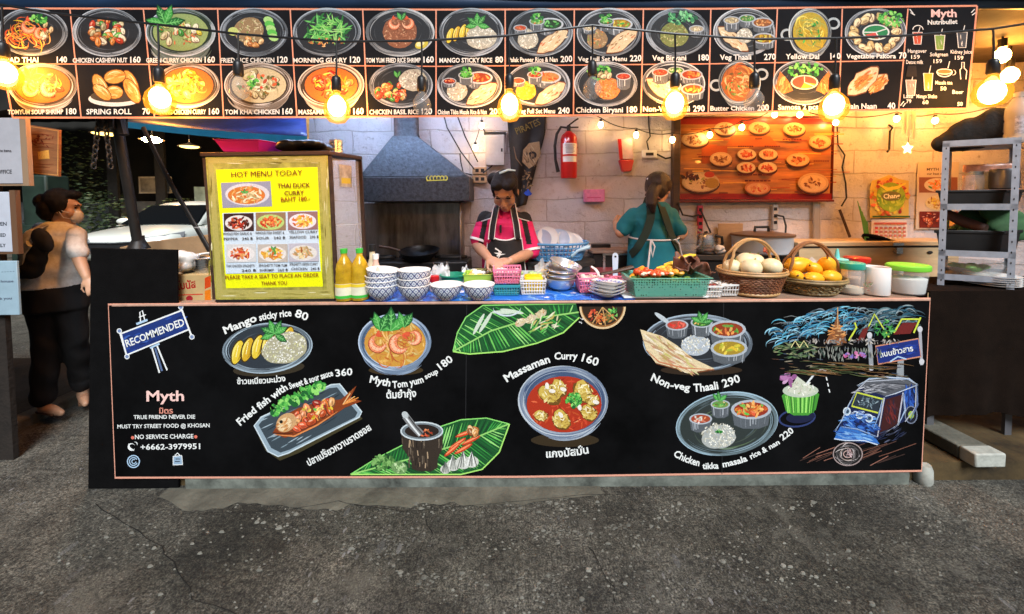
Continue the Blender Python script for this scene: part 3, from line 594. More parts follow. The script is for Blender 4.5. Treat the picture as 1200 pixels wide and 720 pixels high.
# ------------------------------------------------------------------ the long menu sign hung over the counter
q0, q1, q2 = P(-10, 10, 3.97), P(1145, 7, 4.13), P(575, 135, 4.15)
SN = (q1-q0).cross(q2-q0).normalized()
if SN.y > 0: SN = -SN
def sp(x, y, h=0): return on_plane(x, y, q0, SN)+SN*h
sign = thing('menu_sign', 'long black menu sign painted with rows of dishes, hanging above the counter', 'menu sign', sp(565, 140))
g = G(); g.prism([sp(-10, 10), sp(1145, 7), sp(1133, 128), sp(511, 136.5), sp(15, 138.5)], -SN*.018); g.build('board', M_SLATE, sign)
LINE = (232, 150, 118)
a = Art(q0, SN, base=.0006)
for pts, w in (([(-10, 10), (255, 10.5), (511, 11.5), (833, 10.5), (1145, 7)], 2.2), ([(15, 138), (262, 138), (511, 136.5), (751, 135), (905, 131), (1133, 127.5)], 2.2), ([(2, 75), (255, 76), (511, 78), (833, 75), (1060, 71)], 1.3), ([(-10, 10), (15, 138)], 2.2), ([(1145, 7), (1133, 127.5)], 2.2)): a.line(pts, w, LINE)
TX = [82, 168, 255, 340, 425, 511, 592, 673, 754, 833, 911, 987, 1064]; BX = [95, 181, 262, 348, 431, 511, 592, 672, 751, 830, 905, 983, 1053]
for i, (x0, x1) in enumerate(zip(TX, BX)):
    yt = 10.5; yb = 137-max(0, (x0-511)/622)*9; ym = 78-abs(x0-511)/550*5; a.line([(x0, yt), ((x0+x1)/2, ym), (x1, yb)], 1.5, mix(LINE, (255, 200, 180), .2))
a.build('border_lines', sign)
TOP = [('padthai', 'PAD THAI', 140), ('cashew', 'CHICKEN CASHEW NUT', 160), ('greencurry', 'GREEN CURRY CHICKEN', 160), ('friedchk', 'FRIED RICE CHICKEN', 120), ('morning', 'MORNING GLORY', 120), ('tyrice', 'TOM YUM FRIED RICE SHRIMP', 160), ('mango', 'MANGO STICKY RICE', 80), ('palak', 'Palak Paneer Rice & Nan', 200), ('vegset', 'Veg Full Set Menu', 220), ('biryani', 'Veg Biryani', 180), ('thaali', 'Veg Thaali', 270), ('dal', 'Yellow Dal', 140), ('pakora', 'Vegetable Pakora', 70)]
BOT = [('tysoup', 'TOMYUM SOUP SHRIMP', 180), ('spring', 'SPRING ROLL', 70), ('panang', 'PANANG CHICKEN CURRY', 160), ('tomkha', 'TOM KHA CHICKEN', 160), ('massaman', 'MASSAMAN CURRY', 160), ('basil', 'CHICKEN BASIL RICE', 120), ('tikkaset', 'Chicken Tikka Masala Rice & Nan', 200), ('nonvegset', 'Non-Veg Full Set Menu', 240), ('chbiryani', 'Chicken Biryani', 180), ('nvthaali', 'Non-Veg Thaali', 290), ('butter', 'Butter Chicken', 200), ('samosa', 'Samosa 2 pcs', 60), ('naan', 'Plain Naan', 40)]
DW = {'padthai': 'noodles', 'cashew': 'chicken and cashew nuts', 'greencurry': 'green curry', 'friedchk': 'fried rice and cucumber', 'morning': 'green stir-fried stems', 'tyrice': 'fried rice topped with shrimp', 'mango': 'mango slices and rice', 'palak': 'rice, flatbread and green curry', 'vegset': 'brown rice, flatbread and yellow curry', 'biryani': 'rice under green herbs', 'thaali': 'flatbread and cups', 'dal': 'yellow lentils in a pan', 'pakora': 'fritters round a dip', 'tysoup': 'shrimp soup', 'spring': 'spring rolls', 'panang': 'orange curry', 'tomkha': 'pale coconut soup', 'massaman': 'red curry', 'basil': 'basil chicken and rice', 'tikkaset': 'rice, flatbread and cups', 'nonvegset': 'yellow rice and flatbread', 'chbiryani': 'orange rice and herbs', 'nvthaali': 'orange curries in cups', 'butter': 'orange curry in a pan', 'samosa': 'samosas round a dip', 'naan': 'two flatbreads'}
for row, X in ((0, [-6]+TX), (1, [8]+BX)):
    for i, (k, nm, pr) in enumerate((TOP, BOT)[row]):
        x0, x1 = X[i]+3, X[i+1]-2
        if row: x0 -= 2; x1 -= 2
        cx = (x0+x1)/2; sag = max(0, (cx-560)/570)
        ct = 38 if not row else 100-sag*5; yb = (73.5 if not row else 134)-sag*(6 if not row else 8)
        a = Art(q0, SN, .000015, .001); hw = (x1-x0)/2; dish(a, k, cx, ct, hw*.99 if k not in ('dal', 'butter', 'spring', 'naan') else hw*.78, 28 if not row else 26)
        a.build('painted_dish', sign, label='painted '+DW[k])
        a = Art(q0, SN, .0001, .007); h_ = 6.3; pw = textmesh(str(pr), .024)[2]*7.2/.72*.92; nw = min(x1-pw-5-x0, textmesh(nm, .024)[2]*h_/.72)
        xs = x0+1+(x1-pw-5-x0-nw)*.35; a.text(nm, (xs, yb), (xs+nw, yb-.3), h_ if nw < x1-pw-5.1-x0 else 5.5, (240, 238, 230), bold=.024); a.text(str(pr), (x1-pw-.5, yb), (x1-.5, yb-.2), 7.2, (246, 244, 238), bold=.024); a.build('lettering', sign)
a = Art(q0, SN, .0001, .001); WH = (230, 226, 220)
a.text('Myth', (1091, 20), (1121, 20), 9, (250, 196, 186), bold=.025); a.text('Nutribullet', (1087, 29), (1122, 28), 5.4, WH)
for q in ((1066, 11, 1070, 16), (1067, 15, 1072, 18), (1138, 15, 1142, 11), (1139, 18, 1143, 15), (1055, 124, 1059, 119), (1058, 125, 1061, 121)): a.line([q[:2], q[2:]], 1.1, WH)
for (x, y, w, h, c) in ((1075, 45, 11, 14, (190, 80, 50)), (1101, 50, 12, 17, (120, 150, 70)), (1127, 47, 12, 18, (70, 74, 80)), (1067, 103, 12, 18, (150, 140, 130)), (1087, 96, 11, 20, (206, 150, 50))):
    a.poly([(x-w*.5, y-h*.5), (x-w*.36, y+h*.5), (x+w*.36, y+h*.5), (x+w*.5, y-h*.5)], c); a.line([(x-w*.5, y-h*.5), (x-w*.36, y+h*.5), (x+w*.36, y+h*.5), (x+w*.5, y-h*.5)], 1, WH, close=True); a.dabs(x, y, w*.3, h*.4, [WH, c], 6, 6, .8, 0, 80, 20); a.line([(x+1, y-h*.5), (x+3, y-h*.95)], .9, WH)
a.poly([(1061, 90), (1063, 77), (1073, 77), (1074, 90)], (26, 22, 24)); a.arc(1075, 35, 6, 5, 180, 360, 1, WH, 0, False); a.arc(1106, 84, 9, 6, 0, 180, 1.2, WH, 0, False); a.ell(1106, 84, 9, 3, (150, 110, 60)); a.arc(1106, 84, 9, 3, 0, 360, 1, WH, 0, False); a.arc(1116, 85, 3, 3, -90, 120, .9, WH); a.line([(1110, 80), (1112, 72)], 1, WH)
a.line([(1125, 93), (1124, 82), (1126, 80), (1126, 73), (1129, 73), (1129, 80), (1132, 83), (1131, 93)], 1, WH)
for s_, x0, x1, y in (('Hangover', 1063, 1085, 62), ('159', 1067, 1077, 69), ('Detox milk', 1061, 1081, 75), ('Softgreen', 1089, 1110, 66), ('159', 1093, 1103, 74), ('Kidney Juice', 1113, 1138, 63), ('159', 1118, 1128, 70), ('Lassi', 1058, 1069, 115), ('79', 1061, 1067, 121), ('Mango Shake', 1073, 1097, 115), ('60', 1080, 1087, 122), ('Masala tea', 1095, 1115, 99), ('50', 1101, 1108, 106), ('Beer', 1115, 1128, 110), ('50', 1121, 1127, 124)): a.text(s_, (x0, y), (x1, y), 4.6, WH, bold=.012)
a.build('drinks_list', sign, label='painted list of drinks with small cups and glasses')
# ------------------------------------------------------------------ the chalk board on the front of the counter
B0, BN = Vector((0, YB, 0)), Vector((0, -1, 0))
board = thing('chalk_menu_board', 'wide black board with painted food in a salmon outline, on the counter front', 'menu board', P(606, 560, YB))
def bp(x, y, h=0): return on_plane(x, y, B0, BN)+BN*h
g = G(); g.prism([bp(127, 357), bp(606, 354.5), bp(1090, 350), bp(1080, 552), bp(606, 559), bp(135, 560)], (0, .014, 0)); g.build('board', M_BLACKBOARD, board)
a = Art(B0, BN, base=.0006); a.line([(127, 357), (606, 354.5), (1090, 350), (1080, 552), (606, 559), (135, 560)], 2.4, (226, 160, 136), close=True); a.line([(547, 356), (545, 558)], .8, (34, 34, 36)); a.line([(848, 354), (846, 556)], .8, (30, 30, 32)); a.build('border_lines', board)
WC = (240, 242, 240); BLU = (150, 176, 206); SK = (176, 206, 232)
def piece(label, fn, base=.001, step=.000018):
    a = Art(B0, BN, step, base); fn(a); a.build('painted_picture', board, label=label)
def words_(*rows):
    a = Art(B0, BN, .00005, .004)
    for (t, p0, p1, h, kw) in rows: a.text(t, p0, p1, h, **kw)
    a.build('lettering', board)
def recommended(a):
    p = [(142.5, 391), (214, 363.5), (222, 386), (149, 416)]; a.poly(p, (28, 52, 120))
    for i in range(34):
        u, v = random.random(), random.random(); x = p[0][0]+(p[1][0]-p[0][0])*u+(p[3][0]-p[0][0])*v; y = p[0][1]+(p[1][1]-p[0][1])*u+(p[3][1]-p[0][1])*v; a.dab(x, y, 9, 1.6, R(-20), random.choice([(40, 76, 160), (20, 36, 90), (60, 100, 180)]))
    a.line(p, 1.8, WC, close=True)
    for x0, y0, x1, y1 in ((140, 388, 149, 418), (212, 360, 225, 395)): a.line([(x0, y0), (x1, y1)], 2, WC); [a.ell(x, y, 2.5, 2.5, (120, 140, 180)) and a.arc(x, y, 2.6, 2.6, 0, 360, 1, WC, 0, False) for x, y in ((x0, y0), (x1, y1))]
    a.line([(165, 379), (164, 366), (167, 364), (170, 376)], 1.3, WC); a.line([(163, 372), (171, 369)], 1.2, WC); a.line([(160, 380), (173, 375)], 2.6, SK)
    a.line([(178, 407), (187, 437)], 1.8, WC); a.line([(184, 405), (196, 434)], 1.8, WC); a.line([(182, 408), (190, 435)], 2.4, (90, 110, 150)); a.line([(176, 408), (187, 403)], 2.2, SK)
piece('blue street sign painted in white outline', recommended)
def icons(a):
    a.arc(154.5, 524, 4, 4, 30, 330, 1.5, WC); a.line([(151, 520), (151.5, 525), (157, 528)], 2.6, WC, True)
    a.arc(158, 521, 3, 3, -100, 20, 1, WC); a.arc(156.5, 541, 7, 7, 0, 360, 1.3, SK, 0, False, 24); a.arc(156.5, 541, 4.6, 4.6, 20, 330, 1.1, SK, 0, False); a.arc(157, 541, 2.4, 2.4, 0, 300, 1, SK, 0, False)
    p = [(203, 535), (213, 534), (214, 544.5), (203, 545)]; a.poly(p, (150, 176, 200)); a.line(p, 1.2, WC, close=True); a.line([(205, 534), (208, 531), (211, 534)], 1.2, WC); a.line([(205, 541), (211, 541)], 1, (40, 50, 60)); a.line([(206, 538), (211, 538)], 1, (40, 50, 60))
    [a.ell(x, y, 1.9, 1.9, (230, 120, 100)) for x, y in ((155.5, 513), (229.5, 512))]
piece('small telephone and contact symbols', icons)
PK = (250, 206, 196)
words_(('RECOMMENDED', (149, 407), (217, 381), 8.6, dict(bold=.02, slant=.05)), ('Myth', (172, 470), (216, 469.5), 12.5, dict(col=PK, bold=.02)), ('มิตร', (187, 484.5), (203, 484.5), 6.5, dict(col=(230, 150, 130), bold=.02)),
       ('TRUE FRIEND NEVER DIE', (157, 491), (229, 490.5), 4.6, dict(bold=.018)), ('MUST TRY STREET FOOD @ KHOSAN', (138, 502), (246, 500.5), 4.6, dict(bold=.018)), ('NO SERVICE CHARGE', (158.5, 514.5), (227, 513.5), 5.2, dict(bold=.018)), ('+6662-3979951', (165, 527), (235, 526), 6.6, dict(bold=.018)))
def mangorice(a):
    a.ell(315, 432, 42, 9, (52, 44, 30), -4); a.plate(313, 408, 53, 29, -8, (46, 54, 62), (186, 206, 218)); mangos(a, 278, 413, 28, 6, .7); a.ell(334, 408, 27, 18, (176, 170, 140), -16, wob=.06); a.dabs(333, 407, 26, 17, RICE+[(214, 212, 150)], 260, 3, 1.4, -16); sprig(a, 322, 391, 15, 6)
piece('mango slices and sticky rice on an oval plate', mangorice)
words_(('Mango', (264, 391.5), (302, 376), 9, {}), ('sticky rice', (304.5, 376), (342, 370.5), 8.2, dict(bow=-.8)), ('80', (345, 371), (360, 376), 9.4, dict(bold=.02)), ('ข้าวเหนียวมะม่วง', (278, 450), (335, 446.5), 6.5, dict(bow=1)))
def fish(a):
    a.poly([(303, 512), (311, 528), (328, 540), (350, 531), (425, 491), (418, 484), (330, 520)], (64, 58, 34)); p = [(298, 499), (306, 489), (388, 451), (398, 450), (424, 483), (421, 489), (338, 531), (326, 535), (314, 529)]; a.poly(p, (150, 170, 182)); q = [(361+(x-361)*.92, 491+(y-491)*.9) for x, y in p]; a.poly(q, (60, 72, 80))
    for i in range(40): u = random.random(); v = random.random(); x = 306+u*84+v*28; y = 492-u*38+v*38; a.dab(x, y, rnd(10, 24), 1.3, R(-27+rnd(-6, 6)), random.choice([(90, 106, 116), (130, 150, 160), (40, 50, 58), (160, 178, 188)]))
    a.line(p, 1.5, (206, 220, 226), close=True)
    for i in range(13): parsley(a, 322+i*4.6, 482-i*2.2-4*sin(i*.24), 6, 7, 9, GREEN, 4)
    a.poly([(320, 507), (330, 489), (350, 478), (378, 470), (400, 468), (418, 452), (411, 466), (424, 470), (404, 478), (384, 492), (356, 506), (334, 513)], (140, 62, 24)); a.lumps(362, 487, 38, 13, ORNG+RED+[(240, 176, 110)], 40, 6.2, rot=-26)
    for i in range(9): a.line([(402, 474), (412+rnd(-2, 10), 455+rnd(0, 18))], 1.6, random.choice(ORNG+BRED), True)
    a.ell(336, 495, 13, 10, (206, 160, 110), -40); a.ell(334, 497, 9, 7, (236, 206, 160), -40); a.dabs(333, 498, 9, 7, BRED, 22, 6, 1.1, -40, -40, 40); a.ell(330, 494, 2, 2, (30, 24, 20)); a.line([(320, 507), (330, 508), (344, 507)], 1.6, (90, 40, 16)); a.dabs(366, 484, 30, 9, GREEN[1:2]+YEL, 12, 5, 2.4, -26)
    a.line([(322, 509), (345, 511), (372, 498), (396, 482)], 2, (226, 140, 80), True)
piece('whole fried fish under sauce on a square plate', fish)
words_(('Fried fish with', (282, 499), (338, 456), 8.6, dict(bow=-1.5)), ('Sweet & sour sauce', (340, 456), (391, 440), 7.6, dict(bow=0)), ('360', (394, 441.5), (413, 440), 8.6, dict(bold=.02, bow=-.5)), ('ปลาเปรี้ยวหวานราดซอส', (362, 546), (436, 503), 8, dict(bow=1.5)))
def tomyum(a):
    a.ell(464, 434, 32, 6, (60, 46, 22)); a.plate(463, 401, 42.5, 33, 0, (70, 90, 116), (186, 206, 230), deep=8); a.ell(463, 402, 36, 28, (206, 150, 60)); a.dabs(463, 402, 34, 26, [(226, 176, 90), (206, 130, 50), (240, 200, 120), (214, 190, 120), (190, 110, 40)], 130, 9, 2.2); noodles(a, 463, 404, 30, 22, [(206, 110, 60), (240, 190, 120), (190, 90, 50)], 22); shrimp(a, 444, 401, 20, 10); shrimp(a, 470, 402, 22, 40); shrimp(a, 484, 396, 16, 120, -1); sprig(a, 458, 388, 24, 3); sprig(a, 446, 388, 20, 2)
    sprig(a, 474, 384, 17, 2)
piece('orange shrimp soup in a blue bowl topped with leaves', tomyum)
words_(('Myth', (433, 448), (457, 453), 8.8, {}), ('Tom yum', (460, 454.5), (497, 447.5), 8, dict(bow=1.6)), ('soup', (499, 444.5), (514, 437), 6.4, {}), ('180', (517, 434), (531.5, 422.5), 9, dict(bold=.02)), ('ต้มยำกุ้ง', (453, 467), (488, 465), 8.5, {}))
def bleaf(a, pts_top, pts_bot, spine, n=46):
    a.poly(pts_top+pts_bot[::-1], (24, 84, 40))
    def at(p, u): k = u*(len(p)-1); i = min(len(p)-2, int(k)); return mix(p[i], p[i+1], k-i)
    for i in range(n):
        u = (i+.5)/n; s = at(spine, max(0, u-.05))
        for p in (pts_top, pts_bot):
            e = at(p, u); a.line([s, mix(s, e, .5), mix(s, e, rnd(.85, .98))], rnd(1.0, 2.4), random.choice([(60, 160, 66), (40, 120, 52), (110, 200, 90), (18, 60, 32), (150, 220, 120), (30, 96, 46)]), True)
    a.line(spine, 1.8, (150, 210, 110)); a.line(pts_top, 1.3, (140, 220, 110)); a.line(pts_bot, 1.6, (170, 230, 110))
def leaftop(a):
    bleaf(a, [(531, 412), (536, 390), (546, 372), (566, 358), (620, 357), (675, 356)], [(531, 412), (550, 415), (590, 412), (630, 402), (660, 390), (679, 372)], [(531, 412), (575, 388), (620, 374), (678, 366)])
    for x, y, r_ in ((569, 378, -58), (561, 380, -62), (590, 366, 0), (600, 365, 10)): a.ell(x, y, 14, 2.2, (206, 220, 200), r_)
    for x, y in ((610, 378), (622, 374), (634, 368)): a.ell(x, y, 7, 4.4, (206, 190, 160), -32); a.dabs(x, y, 6, 4, PALE+BRED[:1], 14, 5, 1.2, -32)
    a.arc(594, 361, 16, 9, 0, 180, 2, (206, 220, 226)); a.dabs(640, 380, 20, 10, [(190, 170, 90), (90, 190, 80), (226, 226, 190)], 36, 10, 1.6, -20, -40, 80)
    a.ell(706, 359.5, 27, 26, (150, 100, 50), 0, 30, 0, pi); a.ell(706, 359.5, 24, 22, (50, 34, 20), 0, 30, 0, pi)
    for k, pal in ((24, GREEN), (62, [(120, 110, 60), (80, 90, 40)]), (100, ORNG), (140, RED)): a.dabs(706+14*cos(R(k)), 361+13*sin(R(k)), 6, 6, pal+BRED[:1], 26, 4.5, 1.6)
    a.arc(706, 359.5, 26, 25, 0, 180, 2.2, (226, 196, 150), 0, False, 24); [a.line([(706, 360), (706+24*cos(R(k)), 360+22*sin(R(k)))], 1.1, (206, 160, 100)) for k in (45, 82, 120)]; a.dabs(682, 376, 4, 8, [WC], 8, 1.6, 1.2)
piece('banana leaf of herbs beside a round spice bowl', leaftop)
def massaman(a):
    a.ell(662, 516, 40, 8, (52, 40, 22)); a.plate(660, 470, 52.5, 41, 0, (66, 84, 116), (176, 198, 224), deep=8); a.ell(661, 474, 44, 33, (176, 50, 24)); a.dabs(661, 474, 42, 31, RED+[(150, 36, 20), (206, 90, 40)], 90, 9, 2); 
    for x, y, r_ in ((645, 462, 15), (655, 455, 11), (683, 459, 14), (694, 469, 9), (658, 492, 13), (690, 484, 11), (634, 487, 8)):
        a.ell(x, y, r_, r_*.76, (110, 76, 26), rnd(0, 90), 16, wob=.14); a.ell(x-.5, y-.8, r_*.9, r_*.66, (206, 176, 80), rnd(0, 90), 16, wob=.14); a.dabs(x, y, r_*.8, r_*.6, [(226, 200, 110), (186, 150, 60), (240, 224, 160), (150, 110, 40)], 34, 6, 1.6); a.dabs(x, y-r_*.3, r_*.6, r_*.3, [(250, 240, 200)], 6, 6, 1)
    for x, y in ((641, 452), (660, 456), (679, 477), (657, 486), (698, 471), (647, 458)): a.ell(x, y, 4, 2.4, (240, 232, 220), rnd(0, 90), 10)
    parsley(a, 672, 468, 9, 9, 40, GREEN, 3)
piece('red curry with yellow pieces in a blue bowl', massaman)
words_(('Massaman', (594, 448), (645, 424.5), 9.2, dict(bow=-2)), ('Curry', (650, 421.5), (676.5, 421.5), 8.4, dict(bow=-.6)), ('160', (681, 423), (700, 429), 9.6, dict(bold=.02)), ('แกงมัสมั่น', (640, 536), (690, 531), 8.8, dict(bow=1)))
def mortar(a):
    bleaf(a, [(411, 556), (440, 538), (475, 520), (510, 502), (540, 492), (570, 490), (597, 497)], [(411, 556), (450, 556), (500, 556), (540, 556), (565, 550), (585, 530), (597, 497)], [(411, 556), (480, 538), (540, 520), (596, 497)], 52)
    for x, y, r_ in ((536, 520, -34), (545, 508, -20), (552, 516, -26), (530, 527, -40), (543, 526, -30)): a.ell(x, y, 12, 2.4, (206, 60, 30), r_); a.ell(x, y-.5, 10, 1, (250, 150, 100), r_)
    a.lumps(556, 506, 9, 4, BRED+PALE[:1], 8, 5); parsley(a, 449, 542, 13, 9, 60, [(60, 110, 50), (90, 140, 70), (30, 70, 34), (130, 180, 100)], 3.4)
    a.ell(468, 548, 9.5, 7.5, (110, 150, 90), 10); a.dabs(468, 548, 8, 6, [(170, 206, 140), (90, 130, 70), (206, 226, 176)], 30, 4, 1.6)
    for x, y, r_ in ((531, 545, 8), (543, 542, 9), (553, 541, 8), (522, 550, 6)):
        a.ell(x, y, r_, r_*.85, (206, 206, 196)); [a.line([(x+r_*u, y+r_*.6), (x+r_*u*.6, y-r_*.4), (x, y-r_*1.5)], 1, random.choice([(120, 124, 116), (246, 246, 240), (80, 84, 80)])) for u in (-.7, -.35, 0, .35, .7)]
    a.poly([(470, 505), (472, 525), (482, 540), (483, 549), (490, 552), (506, 552), (513, 548), (513, 538), (519, 524), (519, 504)], (54, 44, 36))
    for _ in range(40): u = rnd(0, 1); y = rnd(510, 546); w = 24 if y < 525 else 15; a.line([(494-w+2*w*u, y), (494-w+2*w*u+rnd(-1, 1), y+rnd(5, 10))], rnd(.8, 2.6), random.choice([(30, 24, 20), (90, 76, 62), (120, 106, 90), (46, 38, 32), (176, 150, 120)]), True)
    a.ell(494.5, 505, 25, 11, (120, 130, 136)); a.ell(494.5, 505, 20, 7.8, (40, 30, 26)); a.dabs(499, 507, 10, 4, RED+BRED, 18, 5, 1.6); a.arc(494.5, 505, 24.4, 10.4, 0, 360, 1.6, (206, 216, 220), 0, False, 30)
    a.line([(475, 487), (484, 499), (494, 509)], 8.5, (130, 130, 130)); a.line([(474, 487), (483, 499), (492, 510)], 2, (226, 230, 230)); a.line([(479, 488), (488, 500), (496, 509)], 1.6, (70, 70, 70)); a.ell(475, 486, 4.4, 3.6, (190, 196, 196), 50)
piece('stone mortar and pestle on a banana leaf with garlic and chillies', mortar)
def thaali(a):
    a.ell(822, 434, 48, 6, (46, 32, 18)); a.plate(818, 402, 64, 33.5, 0, (40, 44, 50), (170, 190, 206)); a.ell(815, 405, 17, 12, (180, 188, 196)); a.dabs(815, 403, 17, 11, RICE+[(210, 220, 230)], 130, 3, 1.3)
    a.ell(776, 373, 11, 2.6, (190, 200, 206), 36); cup(a, 793, 381, 13, [(214, 50, 40), (240, 110, 90)], 1.0); cup(a, 822, 378, 12.5, ORNG+GREEN, 1.1); sprig(a, 822, 378, 12, 4); cup(a, 852, 386, 21, ORNG+GREEN[:1]+YEL[:1], .75); cup(a, 854, 408, 21, YEL+[(170, 180, 60)], .72)
    p = [(750, 386), (760, 389), (776, 394), (792, 404), (812, 420), (837, 432), (818, 435), (790, 431), (768, 425), (757, 410)]; a.poly([(x+1, y+1.6) for x, y in p], (120, 70, 40)); a.poly(p, (226, 206, 164)); a.dabs(786, 415, 34, 11, NAAN+[(190, 180, 90), (200, 140, 110), (240, 230, 206)], 90, 15, 2.2, 36, 34, 24)
    a.line([(757, 410), (772, 424), (800, 431), (836, 433)], 1.8, (206, 130, 90), True)
piece('round metal tray of flatbread, rice and four cups', thaali)
words_(('Non', (762, 445.5), (783, 455), 9.2, {}), ('-veg', (785, 454.5), (808, 458), 8.2, {}), ('Thaali', (812.5, 459), (842, 455.5), 9.2, dict(bow=.5)), ('290', (848, 454.5), (868, 447), 9.6, dict(bold=.02)))
def tikka(a):
    a.plate(852, 497, 60, 37, -8, (46, 54, 52), (160, 190, 206)); [a.arc(852, 500, rnd(30, 48), rnd(18, 28), q, q+60, 1.3, random.choice([(90, 110, 80), (70, 80, 70), (120, 140, 120)]), -8) for q in range(0, 360, 24)]
    cup(a, 821, 491, 13, RICE+RED, 1.0); cup(a, 844, 474, 11, BRED+GREEN, 1.2); sprig(a, 843, 470, 10, 3); cup(a, 880, 480, 23, RED+ORNG+YEL[:1], .8); a.dabs(880, 480, 17, 7, ORNG+GREEN[:2], 34, 8, 2.6); a.ell(842, 512, 20, 14, (176, 180, 176), -8, wob=.05); a.dabs(842, 510, 20, 14, RICE, 190, 3.2, 1.4); parsley(a, 842, 505, 4, 3, 9, GREEN, 2)
piece('oval plate of rice with curry in a square bowl', tikka)
words_(('Chicken', (788.5, 534), (819, 546), 8.4, dict(bow=1.5)), ('tikka', (823, 549.5), (842, 549), 7.4, {}), ('masala', (847, 547.5), (876, 540), 7.4, dict(bow=.6)), ('rice &', (880, 538), (899.5, 528.5), 6.8, {}), ('nan', (902, 526.5), (914, 520), 6, {}), ('220', (917, 516.5), (930.5, 506), 7.6, dict(bold=.02)))
def coconut(a):
    a.arc(934, 490, 21, 10, 0, 360, 2, (46, 60, 110), -6, False, 24); a.ell(938, 489, 17, 7, (22, 28, 60), -6); a.poly([(916, 464), (921, 482), (930, 487), (947, 487), (956, 480), (960, 462), (950, 455), (930, 452)], (70, 150, 50))
    for _ in range(34): u = rnd(-.9, .9); a.line([(938+20*u, 464), (938+17*u, 484)], rnd(.8, 2.2), random.choice([(110, 200, 70), (40, 100, 36), (160, 230, 110), (60, 140, 50)]), True)
    a.ell(938, 458, 21, 8, (190, 200, 180)); a.poly([(924, 459), (934, 441), (942, 447), (956, 459), (940, 465)], (206, 210, 190)); a.dabs(938, 455, 15, 8, RICE+[(150, 170, 120)], 46, 5, 1.4); a.line([(945, 450), (956, 436), (963, 433), (968, 435)], 2.2, (226, 230, 230))
    for i in range(9): t = i*.7+rnd(-.3, .3); k = rnd(3, 8); a.ell(924+k*cos(t), 444+k*.8*sin(t), rnd(2.5, 5), rnd(1.6, 3), random.choice([(150, 90, 140), (180, 120, 170), (110, 60, 110), (206, 160, 196)]), math.degrees(t), 10)
    [a.line([(968+i*1.5, 442+i*7), (969+i*1.6, 446+i*7)], 1.3, WC) for i in range(3)]
piece('green coconut drink with straw and purple flower', coconut)
def temple(a):
    for _ in range(330):
        u = random.random(); x = 905+u*170; y = 362+rnd(0, 26)+(22-18*min(1, u*2.4)); a.arc(x, y, rnd(4, 14), rnd(3, 9), rnd(160, 230), rnd(280, 350), rnd(.7, 1.8), random.choice([(90, 176, 206), (40, 110, 150), (150, 206, 226), (70, 90, 100), (120, 130, 140)] if x < 1010 else [(90, 120, 126), (60, 80, 90), (150, 166, 170), (40, 90, 110)]), rnd(-20, 10))
    for x, y in ((906, 380), (918, 372), (902, 390)): a.line([(x, y), (x+9, y-2), (x+17, y)], .9, (120, 126, 126), True)
    a.poly([(981, 366), (984, 384), (992, 402), (966, 402), (976, 384)], (130, 80, 46)); a.dabs(980, 392, 9, 12, BRED+[(110, 60, 36)], 50, 7, 1.4, 0, 0, 60); a.line([(981, 360), (981, 384)], 1.2, (206, 160, 110))
    for p in ([(994, 399), (1003, 384), (1001, 378)], [(1011, 396), (1024, 368), (1041, 395)], [(1047, 390), (1056, 374), (1076, 374)], [(1070, 390), (1078, 372)]): a.line(p, 2, (206, 220, 70))
    for p in ([(1004, 399), (1010, 386), (1018, 382), (1012, 398)], [(1046, 392), (1057, 378), (1074, 378), (1066, 391)]): a.poly(p, (110, 30, 26))
    a.dabs(1035, 385, 12, 10, LEAF, 40, 6, 1.6); a.dabs(1003, 400, 60, 3, [(150, 140, 130), (90, 90, 96), (206, 200, 190)], 80, 5, 1.2); a.dabs(985, 414, 50, 7, [(120, 126, 120), (70, 90, 80), (160, 160, 150)], 90, 7, 1.1, 0, 90, 40); a.dabs(930, 410, 26, 10, [(60, 100, 60), (100, 130, 80), (150, 150, 110), (50, 60, 50)], 80, 8, 1.2, 0, 0, 60)
    for x in (931, 941): a.line([(x-5, 407), (x, 399), (x+5, 407)], 1.2, (226, 216, 150))
    a.dabs(1000, 416, 14, 3, [(190, 90, 140), (120, 110, 190), (226, 150, 190)], 30, 4, 2.4)
    for i in range(40): y = 422+rnd(0, 16); x = rnd(912, 1034); a.line([(x, y), (x+rnd(10, 26), y+rnd(-1, 3)), (x+rnd(28, 46), y+rnd(1, 6))], 1, random.choice([(60, 70, 40), (110, 80, 46), (90, 100, 60), (150, 110, 70)]), True)
piece('temple roofs and stupa under swirling blue clouds', temple)
def roadsign(a):
    a.line([(1019, 395), (1021, 430)], 5, (150, 154, 160)); a.line([(1078, 386), (1080, 428)], 3.4, (170, 170, 176)); [a.ell(x, y, 3, 3.6, (206, 206, 210)) for x, y in ((1019, 393), (1078, 386), (1021, 431), (1080, 424))]; a.poly([(1052, 422), (1059, 422), (1059, 446), (1050, 446)], (150, 156, 160))
    p = [(1026, 406), (1076, 397), (1079, 418), (1029, 427)]; a.poly(p, (24, 44, 120)); a.dabs(1052, 412, 22, 8, [(34, 64, 160), (20, 34, 90)], 30, 10, 1.6, -10, -10, 10); a.line(p, 1.6, (206, 140, 110), close=True); a.line([(1043, 424), (1052, 418), (1062, 421)], 1.6, SK)
piece('blue road sign on ornate posts', roadsign)
words_(('ถนนข้าวสาร', (1031, 419), (1070, 411), 6.4, dict(bold=.02)),)
